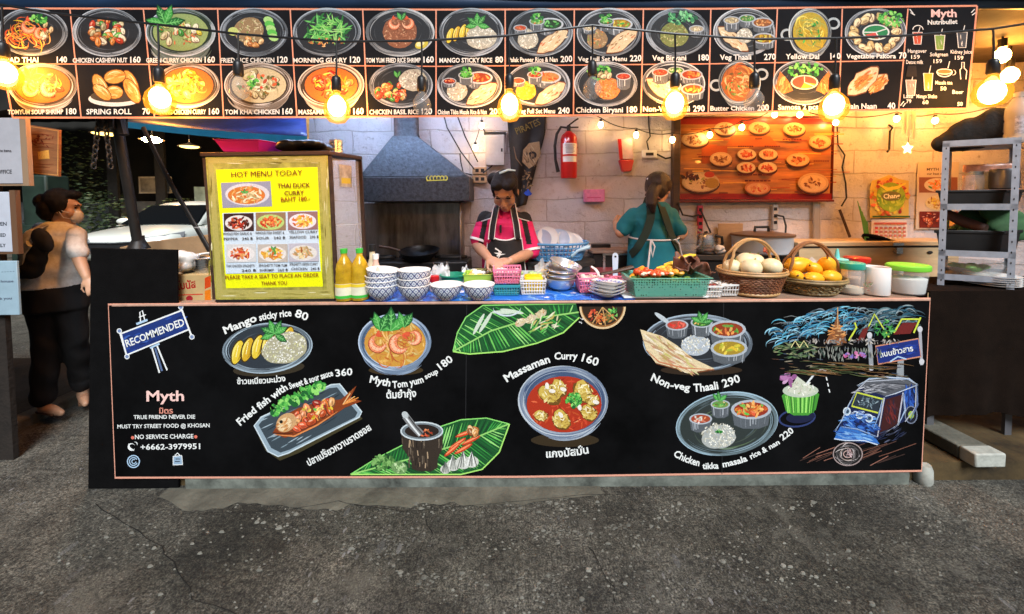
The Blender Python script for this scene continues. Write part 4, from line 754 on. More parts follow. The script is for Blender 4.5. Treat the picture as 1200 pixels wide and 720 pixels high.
def tuktuk(a):
    for i in range(26): x = rnd(935, 1042); y = rnd(527, 546); a.line([(x, y), (x+rnd(14, 36), y-rnd(6, 14))], rnd(.8, 1.8), random.choice([(120, 76, 60), (90, 60, 50), (60, 40, 34), (150, 100, 84)]), True)
    a.poly([(1003, 458), (1014, 447), (1062, 444), (1073, 450), (1072, 476), (1060, 494), (1040, 502), (1028, 517), (1010, 520), (985, 515), (978, 505), (988, 490), (994, 474)], (18, 30, 70))
    a.poly([(1004, 452), (1018, 444), (1064, 444), (1074, 450), (1060, 458), (1036, 464)], (90, 92, 98)); [a.line([(1008+i*4, 453-i*.6), (1034+i*4.4, 462-i*1.6)], 1.2, random.choice([(170, 170, 176), (60, 62, 68), (130, 130, 136)])) for i in range(8)]
    p = [(1004, 460), (1035, 468), (1029, 484), (998, 476)]; a.poly(p, (40, 50, 60)); a.dabs(1016, 471, 13, 7, [(120, 140, 150), (70, 90, 100), (170, 190, 196), (30, 36, 44)], 50, 5, 1.3, 14); a.line(p, 2, (206, 216, 70), close=True)
    a.poly([(1038, 468), (1058, 462), (1052, 496), (1030, 510)], (60, 22, 22)); a.dabs(1044, 482, 8, 12, [(120, 40, 36), (70, 26, 26), (40, 30, 50)], 40, 9, 1.8, 0, 80, 40); a.line([(1036, 466), (1028, 512), (1052, 498), (1058, 460)], 1.6, (190, 190, 200))
    a.dabs(1066, 466, 6, 16, [(30, 70, 160), (50, 100, 190), (24, 44, 100)], 40, 9, 2, 0, 80, 40); a.dabs(1008, 496, 22, 12, [(30, 76, 160), (60, 120, 206), (24, 50, 120), (110, 160, 220)], 90, 9, 2, 8, 20, 60)
    for x, y in ((992, 482), (1007, 486), (1018, 490)): a.ell(x, y, 4, 4.4, (150, 176, 196)); a.arc(x, y, 4, 4.4, 0, 360, 1.2, (220, 230, 236), 0, False); a.ell(x+.5, y, 2, 2.2, (50, 70, 90))
    a.ell(993, 532, 18, 14, (26, 24, 24)); a.arc(993, 532, 17, 13.4, 0, 360, 1.2, (170, 150, 146), 0, False, 26); [a.arc(993, 532, q, q*.8, 0, 360, 1, c, 0, False, 20) for q, c in ((13, (80, 76, 76)), (9, (170, 150, 140)), (5, (206, 170, 160)))]; a.dabs(995, 531, 6, 5, [(190, 150, 150), (120, 110, 110), (226, 206, 206)], 16, 5, 1.2)
    a.poly([(977, 514), (984, 500), (1000, 502), (1026, 514), (1030, 520), (1000, 516), (985, 516)], (50, 110, 190)); a.dabs(1000, 510, 20, 5, [(90, 150, 220), (30, 70, 150), (150, 196, 236)], 34, 12, 1.8, 8, 12, 20); a.line([(977, 514), (990, 516), (1012, 516), (1028, 521)], 1.3, (206, 220, 236))
    a.ell(1067, 486, 7, 10, (20, 24, 40)); a.arc(1067, 486, 7, 10, 0, 360, 1.2, (120, 130, 150), 0, False, 18); a.ell(1067, 486, 3.4, 4.4, (160, 190, 70)); a.arc(1038, 480, 42, 38, 250, 300, 1, (190, 190, 200), 0)
    a.line([(1003, 458), (1014, 447), (1062, 444), (1073, 450), (1072, 478), (1060, 494)], 1.3, (176, 180, 190))
def tukmore(a):
    for pts in ([(978, 505), (986, 492), (994, 474), (1003, 458)], [(1004, 452), (1018, 444), (1040, 442), (1064, 444), (1074, 450)], [(1036, 465), (1048, 460), (1074, 451)], [(1034, 468), (1029, 486), (1024, 500)], [(985, 500), (1004, 503), (1026, 512)], [(1058, 462), (1060, 480), (1052, 497)], [(1074, 452), (1074, 474), (1066, 492)]):
        for _ in range(3): a.line([(x+rnd(-1, 1), y+rnd(-1, 1)) for x, y in pts], rnd(.5, 1.1), random.choice([(150, 176, 210), (206, 214, 224), (96, 116, 160)]), True)
    a.dabs(1022, 455, 24, 5, [(150, 152, 158), (80, 82, 90), (200, 200, 206)], 40, 9, 1, -10, -10, 14); a.dabs(1010, 486, 14, 4, [(120, 160, 220), (30, 60, 140), (206, 220, 240)], 30, 6, 1.2, 10, 10, 30); a.dabs(1045, 508, 16, 8, [(40, 44, 60), (90, 96, 120), (20, 30, 60)], 26, 10, 1.2, -20, -30, 30)
    [a.arc(993, 532, rnd(6, 17), rnd(5, 13), q, q+rnd(30, 90), rnd(.5, 1.1), random.choice([(150, 140, 140), (90, 84, 84), (200, 190, 186)])) for q in range(0, 360, 18)]
    for _ in range(60): x = rnd(908, 1066); y = rnd(429, 441) if x > 1005 else rnd(404, 440); a.dab(x, y, rnd(4, 14), rnd(.6, 1.4), rnd(-.2, .2), random.choice([(70, 80, 60), (120, 100, 70), (60, 70, 90), (150, 140, 120), (90, 60, 46)]))
piece('blue three-wheeled taxi with a chrome front wheel', tuktuk)
piece('loose chalk strokes over the taxi and river bank', tukmore, .008)

# ------------------------------------------------------------------ counter, tablecloth and the black panel beside it
x0, x1 = SX(128, YB), SX(1086, YB)
ctr = thing('serving_counter', 'long serving counter behind the painted board, crowded with bowls and baskets', 'counter', ((x0+x1)/2, 4.9, FZ))
g = G(); g.box(x0+.01, x1, YB+.016, 5.5, ZC-.032, ZC-.004); g.build('counter_top', mat('counter_laminate', (.33, .22, .16), .45, var=.25, vs=5), ctr, bevel=.004)
g = G(); g.box(x0+.03, x1-.03, YB+.05, 5.46, FZ+.05, ZC-.034); g.build('cabinet', M_DARK, ctr)
g = G(); g.box(x0+.01, x1+.02, YB-.012, YB+.0155, ZC-.014, ZC-.001); g.build('edge_strip', mat('edge_pink_wood', (.5, .3, .22), .5, var=.3, vs=9), ctr, bevel=.003)
for lx in (x0+.12, x0+1.4, x0+2.8, x1-.12): g = G(); g.box(lx-.03, lx+.03, YB+.08, YB+.14, FZ, FZ+.05); g.build('foot', M_BLKIRON, ctr)
def cloth():
    m = mat('blue_floral_vinyl', (.03, .12, .42), .35); b = m.node_tree.nodes['Principled BSDF']
    tc = node(m, 'TexCoord'); vo = node(m, 'TexVoronoi', Scale=5.5); link(m, tc.outputs['Object'], vo.inputs['Vector'])
    n = node(m, 'TexNoise', Scale=30.0, Detail=2.0); link(m, tc.outputs['Object'], n.inputs['Vector'])
    ad = node(m, 'Math', _operation='MULTIPLY_ADD', i1=.5); link(m, n.outputs['Fac'], ad.inputs[0]); link(m, vo.outputs['Distance'], ad.inputs[2])
    r = node(m, 'ValToRGB'); r.color_ramp.interpolation = 'CONSTANT'; e = r.color_ramp.elements; e[0].color = (.75, .6, .1, 1); e[1].position = .42; e[1].color = (.02, .14, .6, 1)
    for p, c in ((.30, (.55, .03, .06, 1)), (.355, (.75, .72, .76, 1)), (.60, (.015, .10, .46, 1)), (.66, (.16, .36, .68, 1)), (.72, (.025, .16, .62, 1))): x = e.new(p); x.color = c
    link(m, ad.outputs[0], r.inputs[0]); link(m, r.outputs[0], b.inputs['Base Color']); return m
g = G(); xa, xb = SX(428, 4.5), SX(742, 4.5)
def cl(u, v):
    return (xa+(xb-xa)*u, YB+.018+v*1.04, ZC+.001+.0022*noise.noise((u*18, v*8, 0)))
g.grid(cl, 60, 16); tag(g.build('tablecloth', cloth()), 'blue floral vinyl cloth spread over the counter under the stacked bowls', 'tablecloth')
g = G(); A = [P(106, 291, 4.42), P(207, 293, 4.42), P(209, 576, 4.42), P(103, 575, 4.42)]
for q in A[2:]: q.z = .001
g.prism(A, (0, .03, 0)); tag(g.build('black_display_board', M_BLACKCLOTH, bevel=.003), 'plain black panel standing on the road at the end of the counter', 'panel')

# ------------------------------------------------------------------ lamps
def emit(name, col, s):
    m = bpy.data.materials.new(name); m.use_nodes = True; nt = m.node_tree; nt.nodes.remove(nt.nodes['Principled BSDF'])
    e = nt.nodes.new('ShaderNodeEmission'); e.inputs[0].default_value = (*col, 1); e.inputs[1].default_value = s
    nt.links.new(e.outputs[0], nt.nodes['Material Output'].inputs[0]); return m
WARM = (1.0, .47, .105)
M_CORE = emit('glowing_filament', WARM, 55); M_INNER = emit('added_bulb_glow', (1.0, .35, .045), 175); M_FAIRY = emit('small_bulb_glow', (1, .58, .2), 22); M_TUBE = emit('tube_glow', (.50, .66, 1.0), 40); M_TUBE2 = emit('pinkish_tube_glow', (1, .76, .8), 16)
M_SHELL = bpy.data.materials.new('amber_bulb_glass'); M_SHELL.use_nodes = True; nt = M_SHELL.node_tree; nt.nodes.remove(nt.nodes['Principled BSDF'])
tr = nt.nodes.new('ShaderNodeBsdfTransparent'); tr.inputs[0].default_value = (1, .86, .6, 1); e = nt.nodes.new('ShaderNodeEmission'); e.inputs[0].default_value = (1, .33, .02, 1); e.inputs[1].default_value = .8
gl = nt.nodes.new('ShaderNodeBsdfGlossy'); gl.inputs['Roughness'].default_value = .08; m1 = nt.nodes.new('ShaderNodeMixShader'); m2 = nt.nodes.new('ShaderNodeMixShader'); m1.inputs[0].default_value = .3; m2.inputs[0].default_value = .06
nt.links.new(tr.outputs[0], m1.inputs[1]); nt.links.new(e.outputs[0], m1.inputs[2]); nt.links.new(m1.outputs[0], m2.inputs[1]); nt.links.new(gl.outputs[0], m2.inputs[2]); nt.links.new(m2.outputs[0], nt.nodes['Material Output'].inputs[0])
M_OFFGLASS = clear('dead_bulb_glass', (.35, .36, .36), .3, .1)
CY = 3.86
cable = [(-20, 2), (50, 14), (110, 21), (185, 29), (279, 40), (394, 49), (494, 48), (596, 42), (694, 30), (791, 40), (884, 46), (980, 45), (1060, 42), (1164, 34), (1215, 26)]
g = G(); g.tube([P(x, y, CY) for x, y in cable], .0055, 6)
tag(g.build('string_light_cable', M_BPLAS), 'black festoon cable sagging across the face of the menu sign', 'cable')
NAMES = ['at the far end beside the pad thai picture', 'over the green curry picture', 'hanging before the fried rice picture', 'over the massaman picture', 'hanging before the basil rice picture', 'between the mango rice and palak pictures', 'hanging before the chicken biryani picture', 'over the two thaali pictures', 'hanging before the butter chicken picture', 'between the samosa and naan pictures', 'beside the end of the sign above the metal rack']
for i, (cx, cy, sx, sy, lit) in enumerate(((2, 8, 3, 52, 1), (185, 29, 186, 82, 1), (279, 40, 279, 74, 0), (394, 49, 394, 92, 1), (494, 48, 494, 92, 0), (596, 42, 597, 90, 1), (694, 30, 694, 74, 0), (791, 40, 791, 88, 1), (884, 46, 884, 88, 0), (980, 45, 978, 90, 1), (1164, 34, 1164, 72, 1))):
    c, s = P(cx, cy, CY), P(sx, sy, CY); big = i == 10
    t = thing('hanging_bulb', ('glowing amber globe bulb ' if lit else 'unlit bulb in a black socket ')+NAMES[i], 'light bulb', c, 'bulbs hanging from the festoon cable')
    g = G(); g.tube([c, c.lerp(s, .5)+Vector((.002, 0, 0)), s], .004, 6); g.build('drop_cord', M_BPLAS, t)
    g = G(); g.lathe([(.007, .012), (.017, .004), (.02, -.01), (.0205, -.05), (.018, -.056)], s, 16); so_ = g.build('socket', M_BPLAS, t)
    k = 1.02 if big else .92
    if lit:
        g = G(); g.lathe([(.013*k, -.056), (.017*k, -.066), (.034*k, -.082), (.052*k, -.105), (.06*k, -.135), (.055*k, -.165), (.036*k, -.19), (.001, -.199)], s, 24); g.build('bulb_glass', M_SHELL, t)
        g = G(); g.ell(s+Vector((0, 0, -.132*k)), (.04*k, .04*k, .05*k), 16); g.build('filament', M_CORE, t)
    else:
        g = G(); g.lathe([(.013, -.056), (.015, -.064), (.028, -.08), (.038, -.1), (.04, -.12), (.034, -.14), (.02, -.154), (.001, -.158)], s, 20); g.build('bulb_glass', M_OFFGLASS, t)
# little warm bulbs along the kitchen wall
FL = [(564.5, 146), (557, 172), (704, 145), (745.5, 157), (788, 162.5), (832, 157), (869.5, 148), (908, 133), (937.5, 133), (979.5, 142), (1051, 138), (1096, 140), (1165, 131)]
fp = [P(x, y-5, 6.72) for x, y in FL]
g = G(); w = []
for a_, b_ in zip(fp[2:], fp[3:]):
    for k in range(8): u = k/8; w.append(a_.lerp(b_, u)+Vector((0, 0, .01-.05*4*u*(1-u)*.5)))
w.append(fp[-1]); g.tube([P(672, 122, 6.72)]+w, .004, 6); g.build('t', M_BPLAS).name = 'fairy_light_cable'
tag(bpy.data.objects['fairy_light_cable'], 'thin dark cable strung along the whitewashed wall', 'cable')
FN = ['beside the switch box near the cooker hood', 'lowest, just above the wall sockets', 'first beyond the fire extinguisher', 'above the red wall box', 'before the dark post beside the food picture', 'over the corner of the wooden food picture', 'above the top row of plates on the food picture', 'just below the sign edge over the food picture', 'second below the sign edge over the food picture', 'at the top corner of the food picture frame', 'beside the wind chime', 'past the wind chime toward the rack', 'between the black bag and plastic bottle on the rack']
for (p, nm) in zip(fp, FN):
    t = thing('fairy_bulb', 'tiny glowing warm bulb '+nm, 'light bulb', p, 'small bulbs along the kitchen wall')
    g = G(); g.tube([p, p-Vector((0, 0, .02))], .011, 8); g.build('socket', M_BPLAS, t); g = G(); g.ell(p-Vector((0, 0, .042)), (.019, .019, .025), 12); g.build('bulb', M_FAIRY, t)
g = G(); g.tube([fp[0], P(566, 120, 6.72)], .003, 6); g.tube([fp[1], P(560, 158, 6.74), fp[0]], .003, 6); stuff_ = g.build('bulb_cord', M_BPLAS); tag(stuff_, 'thin cord between two small bulbs by the switch box', 'cord')
# fluorescent tubes under the canopy (they light the cooks)
def tube_light(x0, x1, y, z, lab, glow=None):
    t = thing('tube_light', lab, 'tube light', ((x0+x1)/2, y, z)); g = G(); g.box(x0, x1, y-.03, y+.03, z+.02, z+.06); g.build('housing', M_WPLAS, t); g = G(); g.tube([(x0+.03, y, z), (x1-.03, y, z)], .014, 10); g.build('tube', glow or M_TUBE, t)
tube_light(-1.5, -.3, 5.55, 2.36, 'cool white tube light under the roof above the cooker hood'); tube_light(-.25, .45, 4.9, 2.33, 'pinkish white tube light under the roof above the counter', M_TUBE2)
def inner_bulb(p, lab, k=1, glow=None):
    t = thing('ceiling_bulb', lab, 'light bulb', p, 'bulbs under the canopy roof'); g = G(); g.tube([p+Vector((0, 0, .3)), p], .005, 6); g.build('cord', M_BPLAS, t); g = G(); g.tube([p, p-Vector((0, 0, .05))], .02, 12); g.build('socket', M_BPLAS, t); g = G(); g.ell(p-Vector((0, 0, .10)), (.04*k, .04*k, .05*k), 14); g.build('bulb', glow or M_INNER, t)
inner_bulb(P(1175, 46, 5.4), 'small glowing amber bulb above the big globe bulb, under the brown roof', .9, M_CORE)
for x, y, lab in ((2.3, 6.0, 'added unseen amber bulb under the roof in front of the wooden food picture'), (3.35, 5.9, 'added unseen amber bulb under the roof above the wooden chest'), (-2.35, 5.25, 'added unseen amber bulb under the roof beside the blue parasol')): inner_bulb(Vector((x, y, 2.42)), lab)  # out-of-view bulbs added to warm the right wall and the walking woman
# ------------------------------------------------------------------ back of the kitchen
def wq(x0, y0, x1, y1, Y): return P(x0, y1, Y), P(x1, y0, Y)          # lower-left and upper-right of a pixel box on plane Y
def pbox(g, x0, y0, x1, y1, Y, d):
    a, b = wq(x0, y0, x1, y1, Y); g.box(a.x, b.x, Y, Y+d, a.z, b.z); return a, b
def tube(name, pts, r, m, lab, cat, n=8, group=None):
    g = G(); g.tube(pts, r, n); return tag(g.build(name, m), lab, cat, group)
# cooker hood
hood = thing('cooker_hood', 'grey galvanised cooker hood with a pyramid top and a flue, above the stove', 'cooker hood', P(484, 237, 6.3))
a0, a1 = wq(419, 207, 550, 237, 6.25); yb_ = YW-.02
g = G(); g.box(a0.x, a1.x, 6.25, yb_, a0.z, a1.z); hb = g.build('hood_band', M_GALV, hood, bevel=.006)
t0, t1 = P(461, 160, 6.55), P(489, 160, 6.55); z0 = a1.z+.002
g = G(); g.loft([[Vector((a0.x+.01, 6.262, z0)), Vector((a1.x-.01, 6.262, z0)), Vector((a1.x-.01, yb_, z0)), Vector((a0.x+.01, yb_, z0))], [Vector((t0.x, 6.5, t0.z)), Vector((t1.x, 6.5, t0.z)), Vector((t1.x, 6.75, t0.z)), Vector((t0.x, 6.75, t0.z))]]); g.build('hood_pyramid', M_GALV, hood, bevel=.004)
g = G(); c = (t0+t1)/2; g.lathe([(.093, -.02), (.102, 0), (.095, .02), (.095, .16), (.102, .17), (.095, .18), (.095, .75)], (c.x, 6.62, t0.z), 20); g.build('flue', M_GALV, hood)
g = G(); g.box(a0.x+.03, a1.x-.03, 6.32, yb_-.05, a0.z-.003, a0.z-.0015); g.build('filter', M_DARK, hood)
a = Art((0, 6.25, 0), (0, -1, 0)); 
for i, x in enumerate((502, 506, 510, 514, 518, 522)): a.arc(x, 209, 2.2, 2.6, 40*i, 40*i+290, 1.2, (226, 214, 90), 0)
a.line([(500, 212), (524, 211)], 1, (226, 214, 90)); a.build('maker_lettering', hood)
sb = thing('steel_splashback', 'grimy steel sheet behind the stove, below the hood', 'splashback', P(480, 298, 6.9)); g = G(); a0, a1 = wq(423, 238, 540, 322, 6.86); g.box(a0.x, a1.x, 6.86, 6.9, a0.z, a1.z)
M_GRIME = mat('greasy_steel', (.2, .185, .175), .36, .75, var=.6, vs=5, stretch=(2.5, 1, .5), bump=.15); g.build('sheet', M_GRIME, sb)
g = G(); a0, a1 = wq(541, 215, 556, 330, 6.5); g.poly([(a0.x, 6.4, a0.z-.3), (a0.x, 6.9, a0.z-.3), (a0.x, 6.9, a1.z), (a0.x, 6.4, a1.z)]); g.build('side_sheet', M_GRIME, sb, solid=.008)
st = thing('gas_stove', 'low black gas range with a wok under the steel hood', 'stove', P(480, 330, 6.5)); g = G(); a0, a1 = wq(424, 307, 548, 420, 6.2); g.box(a0.x, a1.x, 6.2, 6.84, FZ, a1.z); g.build('range', M_BLKIRON, st, bevel=.01)
for x in (445, 486, 528):
    c = P(x, 300, 6.45); g = G(); g.torus((c.x, 6.48, a1.z+.02), .1, .013, 20, 6); [g.box(c.x-.12, c.x+.12, 6.475, 6.485, a1.z+.01, a1.z+.03)]; g.build('burner', M_BLKIRON, st)
wk = thing('wok', 'dark round wok tilted on the gas range', 'wok', P(492, 296, 6.35)); c = P(492, 300, 6.35); Mx = Matrix.Rotation(R(9), 3, 'X')
g = G(); g.shell([(.03, -.075), (.12, -.045), (.19, .02), (.205, .05), (.197, .05), (.18, .02), (.11, -.035), (.001, -.06)], c, 28, M=Mx); wk.scale = (.72, .72, .72); g.build('pan', mat('seasoned_iron', (.03, .032, .035), .38, .8), wk)
g = G(); h = c+Mx @ Vector((-.2, 0, .045)); g.tube([h, h+Vector((-.1, -.02, .035)), h+Vector((-.2, -.03, .05))], [.012, .013, .016], 8); g.build('handle', M_WOODD, wk)
# fire extinguisher
fe = thing('fire_extinguisher', 'red fire extinguisher with black hose hung on the whitewashed wall', 'fire extinguisher', P(666, 211, 6.9)); c = P(666, 209.5, 6.86); r = 9.3*.00686
g = G(); hgt = P(666, 155, 6.86).z-c.z; g.lathe([(r*.9, 0), (r, .012), (r, hgt*.84), (r*.86, hgt*.92), (r*.45, hgt*.98), (r*.35, hgt)], c, 28); M_RED = mat('red_enamel', (.5, .012, .012), .3, var=.1, coat=.4); g.build('cylinder', M_RED, fe)
g = G(); k = hgt; g.tube([c+Vector((0, 0, k)), c+Vector((0, 0, k+.045))], .016, 10); g.box(c.x-.02, c.x+.075, c.y-.01, c.y+.01, c.z+k+.028, c.z+k+.036); g.tube([c+Vector((-.01, 0, k+.04)), c+Vector((.05, 0, k+.085)), c+Vector((.075, 0, k+.10))], .007, 6); g.build('valve_handle', M_BLKIRON, fe)
g = G(); g.tube([c+Vector((-.015, 0, k+.03)), c+Vector((-.06, 0, k+.035)), c+Vector((-r-.03, 0, k-.02)), c+Vector((-r-.045, 0, k*.7)), c+Vector((-r-.04, 0, k*.4)), c+Vector((-r-.02, -.01, .05))], [.009, .01, .011, .011, .011, .015], 8); g.build('hose', M_BPLAS, fe)
g = G()
def lab_(z0, z1, a0=-2.5, a1=-.55, rr=r*1.012):
    g.grid(lambda u, v: (c.x+rr*cos(a0+(a1-a0)*u), c.y+rr*sin(a0+(a1-a0)*u), c.z+z0+(z1-z0)*v), 10, 1)
lab_(k*.5, k*.73); lab_(k*.34, k*.46); g.build('label', M_WPLAS, fe)
g = G()
for i in range(7): lab_(k*(.53+.026*i), k*(.54+.026*i), -2.2+rnd(0, .2), -.9-rnd(0, .3), r*1.018)
g.build('label_lettering', mat('grey_print', (.1, .1, .11), .6), fe)
# small things on the wall
wb = thing('wall_dispenser', 'red and white plastic holder hanging right of the fire extinguisher', 'dispenser', P(733, 202, 6.9)); g = G(); p = [P(724.5, 163, 6.88), P(741, 162, 6.88), P(743, 187, 6.88), P(727, 187, 6.88)]; g.prism(p, (0, .1, 0)); g.build('upper_case', mat('pinkish_white', (.7, .5, .47), .4, var=.15, vs=20), wb, bevel=.006)
g = G(); p = [P(726, 187.5, 6.86), P(743.5, 187.5, 6.86), P(740, 201, 6.86), P(730, 201.5, 6.86)]; g.prism(p, (0, .12, 0)); g.build('lower_tray', M_RED, wb, bevel=.008); g = G(); g.prism([P(724, 163, 6.872), P(728, 163, 6.872), P(730, 187, 6.872), P(726, 187, 6.872)], (0, .006, 0)); g.build('side_strip', M_RED, wb)
pb = thing('pink_wall_box', 'small pink cardboard box fixed to the middle of the wall', 'box', P(698, 237, 6.9)); g = G(); pbox(g, 685, 222, 709, 237, 6.86, .13); g.build('carton', mat('pink_card', (.62, .2, .4), .55, var=.2, vs=30), pb, bevel=.004)
g = G(); pbox(g, 688, 231, 704, 232.5, 6.856, .003); g.build('print', mat('rose_print', (.5, .06, .2), .5), pb)
sx_ = thing('wall_socket', 'white double wall socket with a hanging wire, right of the red holder', 'socket', P(761, 185, 6.95)); g = G(); pbox(g, 753, 176, 770, 185.5, 6.93, .06); g.build('plate', M_WPLAS, sx_, bevel=.006); g = G(); pbox(g, 757, 179, 766, 182.5, 6.922, .007); g.build('outlet', M_BPLAS, sx_)
tube('socket_wire', [P(760, 176, 6.96), P(758, 166, 6.96), P(762, 160, 6.96), P(760, 145, 6.96), P(760, 120, 6.96)], .006, M_BPLAS, 'dark wire running up the wall from the white socket', 'wire')
tube('post_wire', [P(770, 181, 6.95), P(780, 186, 6.93), P(790, 184, 6.9)], .007, M_BPLAS, 'dark wire from the white socket to the dark post', 'wire')
eb = thing('switch_box', 'grey electrical switch box on the wall above the pink shirted cook', 'switch box', P(581, 195, 6.95)); g = G(); pbox(g, 569, 157, 591, 194, 6.86, .13); g.build('cabinet', mat('grey_enamel', (.42, .4, .38), .45, var=.15, vs=9), eb, bevel=.005); g = G(); pbox(g, 567, 154.5, 593, 157, 6.84, .15); g.build('lid', M_BPLAS, eb); g = G(); pbox(g, 587, 174, 589, 178, 6.855, .006); g.build('latch', M_BPLAS, eb)
for y0, nm in ((196, 'upper'), (206, 'lower')):
    t = thing('wooden_socket', 'small '+nm+' socket on a wooden block below the switch box', 'socket', P(562, y0+9, 6.92), 'sockets on wooden blocks by the hood'); g = G(); pbox(g, 553.5, y0, 570, y0+8.6, 6.9, .09); g.build('block', M_WOOD, t, bevel=.004); g = G(); pbox(g, 557, y0+2, 561, y0+6, 6.893, .008); g.build('outlet', M_BPLAS, t); g = G(); pbox(g, 563.5, y0+2, 567.5, y0+6, 6.893, .008); g.build('outlet', M_BPLAS, t)
for i, p in enumerate(([(516, 120), (524, 150), (540, 178), (556, 199)], [(530, 120), (545, 160), (560, 190)], [(566, 150), (573, 165), (590, 180), (575, 196), (566, 203)], [(553, 205), (543, 203), (540, 190), (539, 180)])):
    tube('wall_cable', [P(x, y, 6.88+.01*i) for x, y in p], .006, M_BPLAS, ('long slack cable from the sign to the wooden sockets', 'second slack cable nearer the switch box', 'looping cable across the front of the switch box', 'short cable from the wooden sockets toward the hood')[i], 'cable', 6)
g = G(); 
def flag(u, v):
    x0_, x1_ = 594+8*v, 640-26*max(0, v-.25)-4*v; x = x0_+(x1_-x0_)*u; return P(x, 132+112*v-4*u, 6.82+.035*sin(u*11+v*3)+.02*sin(v*9))
g.grid(flag, 22, 30); fl = tag(g.build('hanging_flag', mat('black_flag', (.02, .017, .015), .85, var=.4, vs=8), solid=.006), 'dark printed flag drooping from the sign beside the switch box', 'flag')
a = Art((0, 6.76, 0), (0, -1, 0)); a.text('PIRATES', (606, 158), (634, 146), 8, (116, 98, 40), bold=.01); 
TAN = [(150, 124, 90), (116, 92, 64), (170, 148, 114)]
a.poly([(613, 176), (620, 168), (632, 166), (634, 180), (628, 192), (620, 198), (612, 190)], TAN[0]); a.ell(624, 182, 5, 4.4, (30, 24, 20)); a.ell(624, 182, 2.2, 2, TAN[1]); a.dabs(622, 184, 9, 12, TAN+[(60, 46, 36)], 30, 7, 1.3, 0, 60, 60); a.dabs(618, 212, 6, 12, TAN[:2]+[(60, 46, 36)], 26, 5, 1.6); a.dabs(619, 226, 3, 3, [(40, 80, 190)], 6, 5, 3); a.line([(612, 195), (605, 186), (602, 172)], 1.4, TAN[1], True); a.build('flag_print', fl)
g = G(); g.grid(lambda u, v: P(600+14*u-4*v, 186+58*v, 6.86+.02*sin(u*9)), 8, 6); tag(g.build('white_cloth', mat('white_cotton', (.6, .58, .58), .9, var=.1), solid=.004), 'narrow white cloth hanging behind the dark flag', 'cloth')
g = G(); pbox(g, 788, 128, 798, 300, 6.78, .12); tag(g.build('dark_post', M_WOODD, bevel=.005), 'dark timber post beside the wooden food picture', 'post')
# framed food picture
fpic = thing('food_picture', 'orange wooden board picture of round plates in a dark red frame', 'picture', P(886, 236, 6.9)); YPIC = 6.86
g = G(); pbox(g, 797, 139, 975, 234, YPIC, .05); g.build('panel', mat('varnished_pine', (.42, .15, .03), .35, var=.6, vs=3.2, stretch=(.6, 1, 5), coat=.3), fpic)
for x0_, y0_, x1_, y1_, nm in ((794, 135.5, 978, 139, ''), (794, 234, 978, 238, ''), (793.5, 139.3, 796.7, 233.7, ''), (975.3, 139.3, 978.5, 233.7, '')): g = G(); pbox(g, x0_, y0_, x1_, y1_, YPIC-.02, .08); g.build('frame_bar', mat('dark_red_frame', (.12, .012, .008), .4, var=.3), fpic, bevel=.004)
def printplate(a, x, y, rx, ry, pal, pl=(216, 190, 150)):
    a.ell(x+.6, y+2, rx, ry, (70, 26, 10), 0, 22); a.ell(x, y, rx, ry, pl, 0, 22); a.ell(x, y, rx*.84, ry*.78, mix(pl, (250, 210, 160), .35), 0, 20); a.dabs(x, y, rx*.6, ry*.5, pal, 22, 5, 2.2); a.arc(x, y, rx*.97, ry*.95, 20, 170, 1, (120, 60, 30))
a = Art((0, YPIC, 0), (0, -1, 0), .0001, .0008)
for y0_, y1_, c_ in ((139, 146, (150, 26, 14)), (227, 234, (150, 26, 14))): a.poly([(797, y0_), (975, y0_), (975, y1_), (797, y1_)], c_)
for i in range(60): x = rnd(800, 965); y = rnd(150, 226); a.line([(x, y), (x+rnd(10, 40), y+rnd(-1, 1))], rnd(.8, 2.4), random.choice([(200, 110, 36), (226, 150, 60), (150, 60, 20), (186, 80, 24), (236, 170, 70)]), True)
a.poly([(857, 160), (902, 160), (912, 172), (850, 172)], (190, 96, 34)); a.poly([(822, 171), (852, 171), (852, 192), (822, 192)], (176, 76, 22))
BR2 = [(150, 80, 40), (190, 120, 70), (120, 60, 30), (206, 150, 90)]
for x, y, rx, ry, pal in ((814, 164, 16, 9, BR2), (849, 151.5, 12.5, 8, BR2), (889, 150.5, 12.5, 7.5, BR2), (930, 152, 13, 8, BR2), (960, 167, 13, 8.5, BR2+RED), (844, 187, 13, 8.5, BR2), (934, 188, 13.5, 8, RED+BR2)): printplate(a, x, y, rx, ry, pal, (210, 166, 116))
for x, y in ((874, 181.5), (899, 181.5), (873, 197), (898, 197)): printplate(a, x, y, 11, 6.8, RED+BR2[2:3])
printplate(a, 820, 214, 22, 12, [(120, 50, 30), (226, 206, 170), (150, 150, 60), (180, 120, 60)], (206, 170, 120)); a.ell(833, 215, 8, 6, (176, 130, 50)); a.ell(830, 205, 6, 3.4, (190, 60, 30)); a.dabs(808, 207, 9, 4, [(90, 34, 24), (60, 24, 18)], 14, 7, 3); printplate(a, 951, 215, 18, 12, [(226, 196, 140), (160, 90, 50), (120, 60, 30)], (206, 160, 110)); printplate(a, 886, 221, 15, 8, [(206, 130, 70), (226, 180, 110)]+RED[:1], (200, 120, 70))
for x, y, w in ((887, 164, 8), (926, 165, 22), (872, 173, 18), (903, 173, 18), (824, 185, 14), (960, 190, 18), (883, 206, 40), (886, 213, 30), (934, 226, 10), (846, 227, 10)): a.text('lllllll', (x-w/2, y), (x+w/2, y), 1.6, (110, 40, 20), bold=.05)
a.build('picture_print', fpic, PRINT)
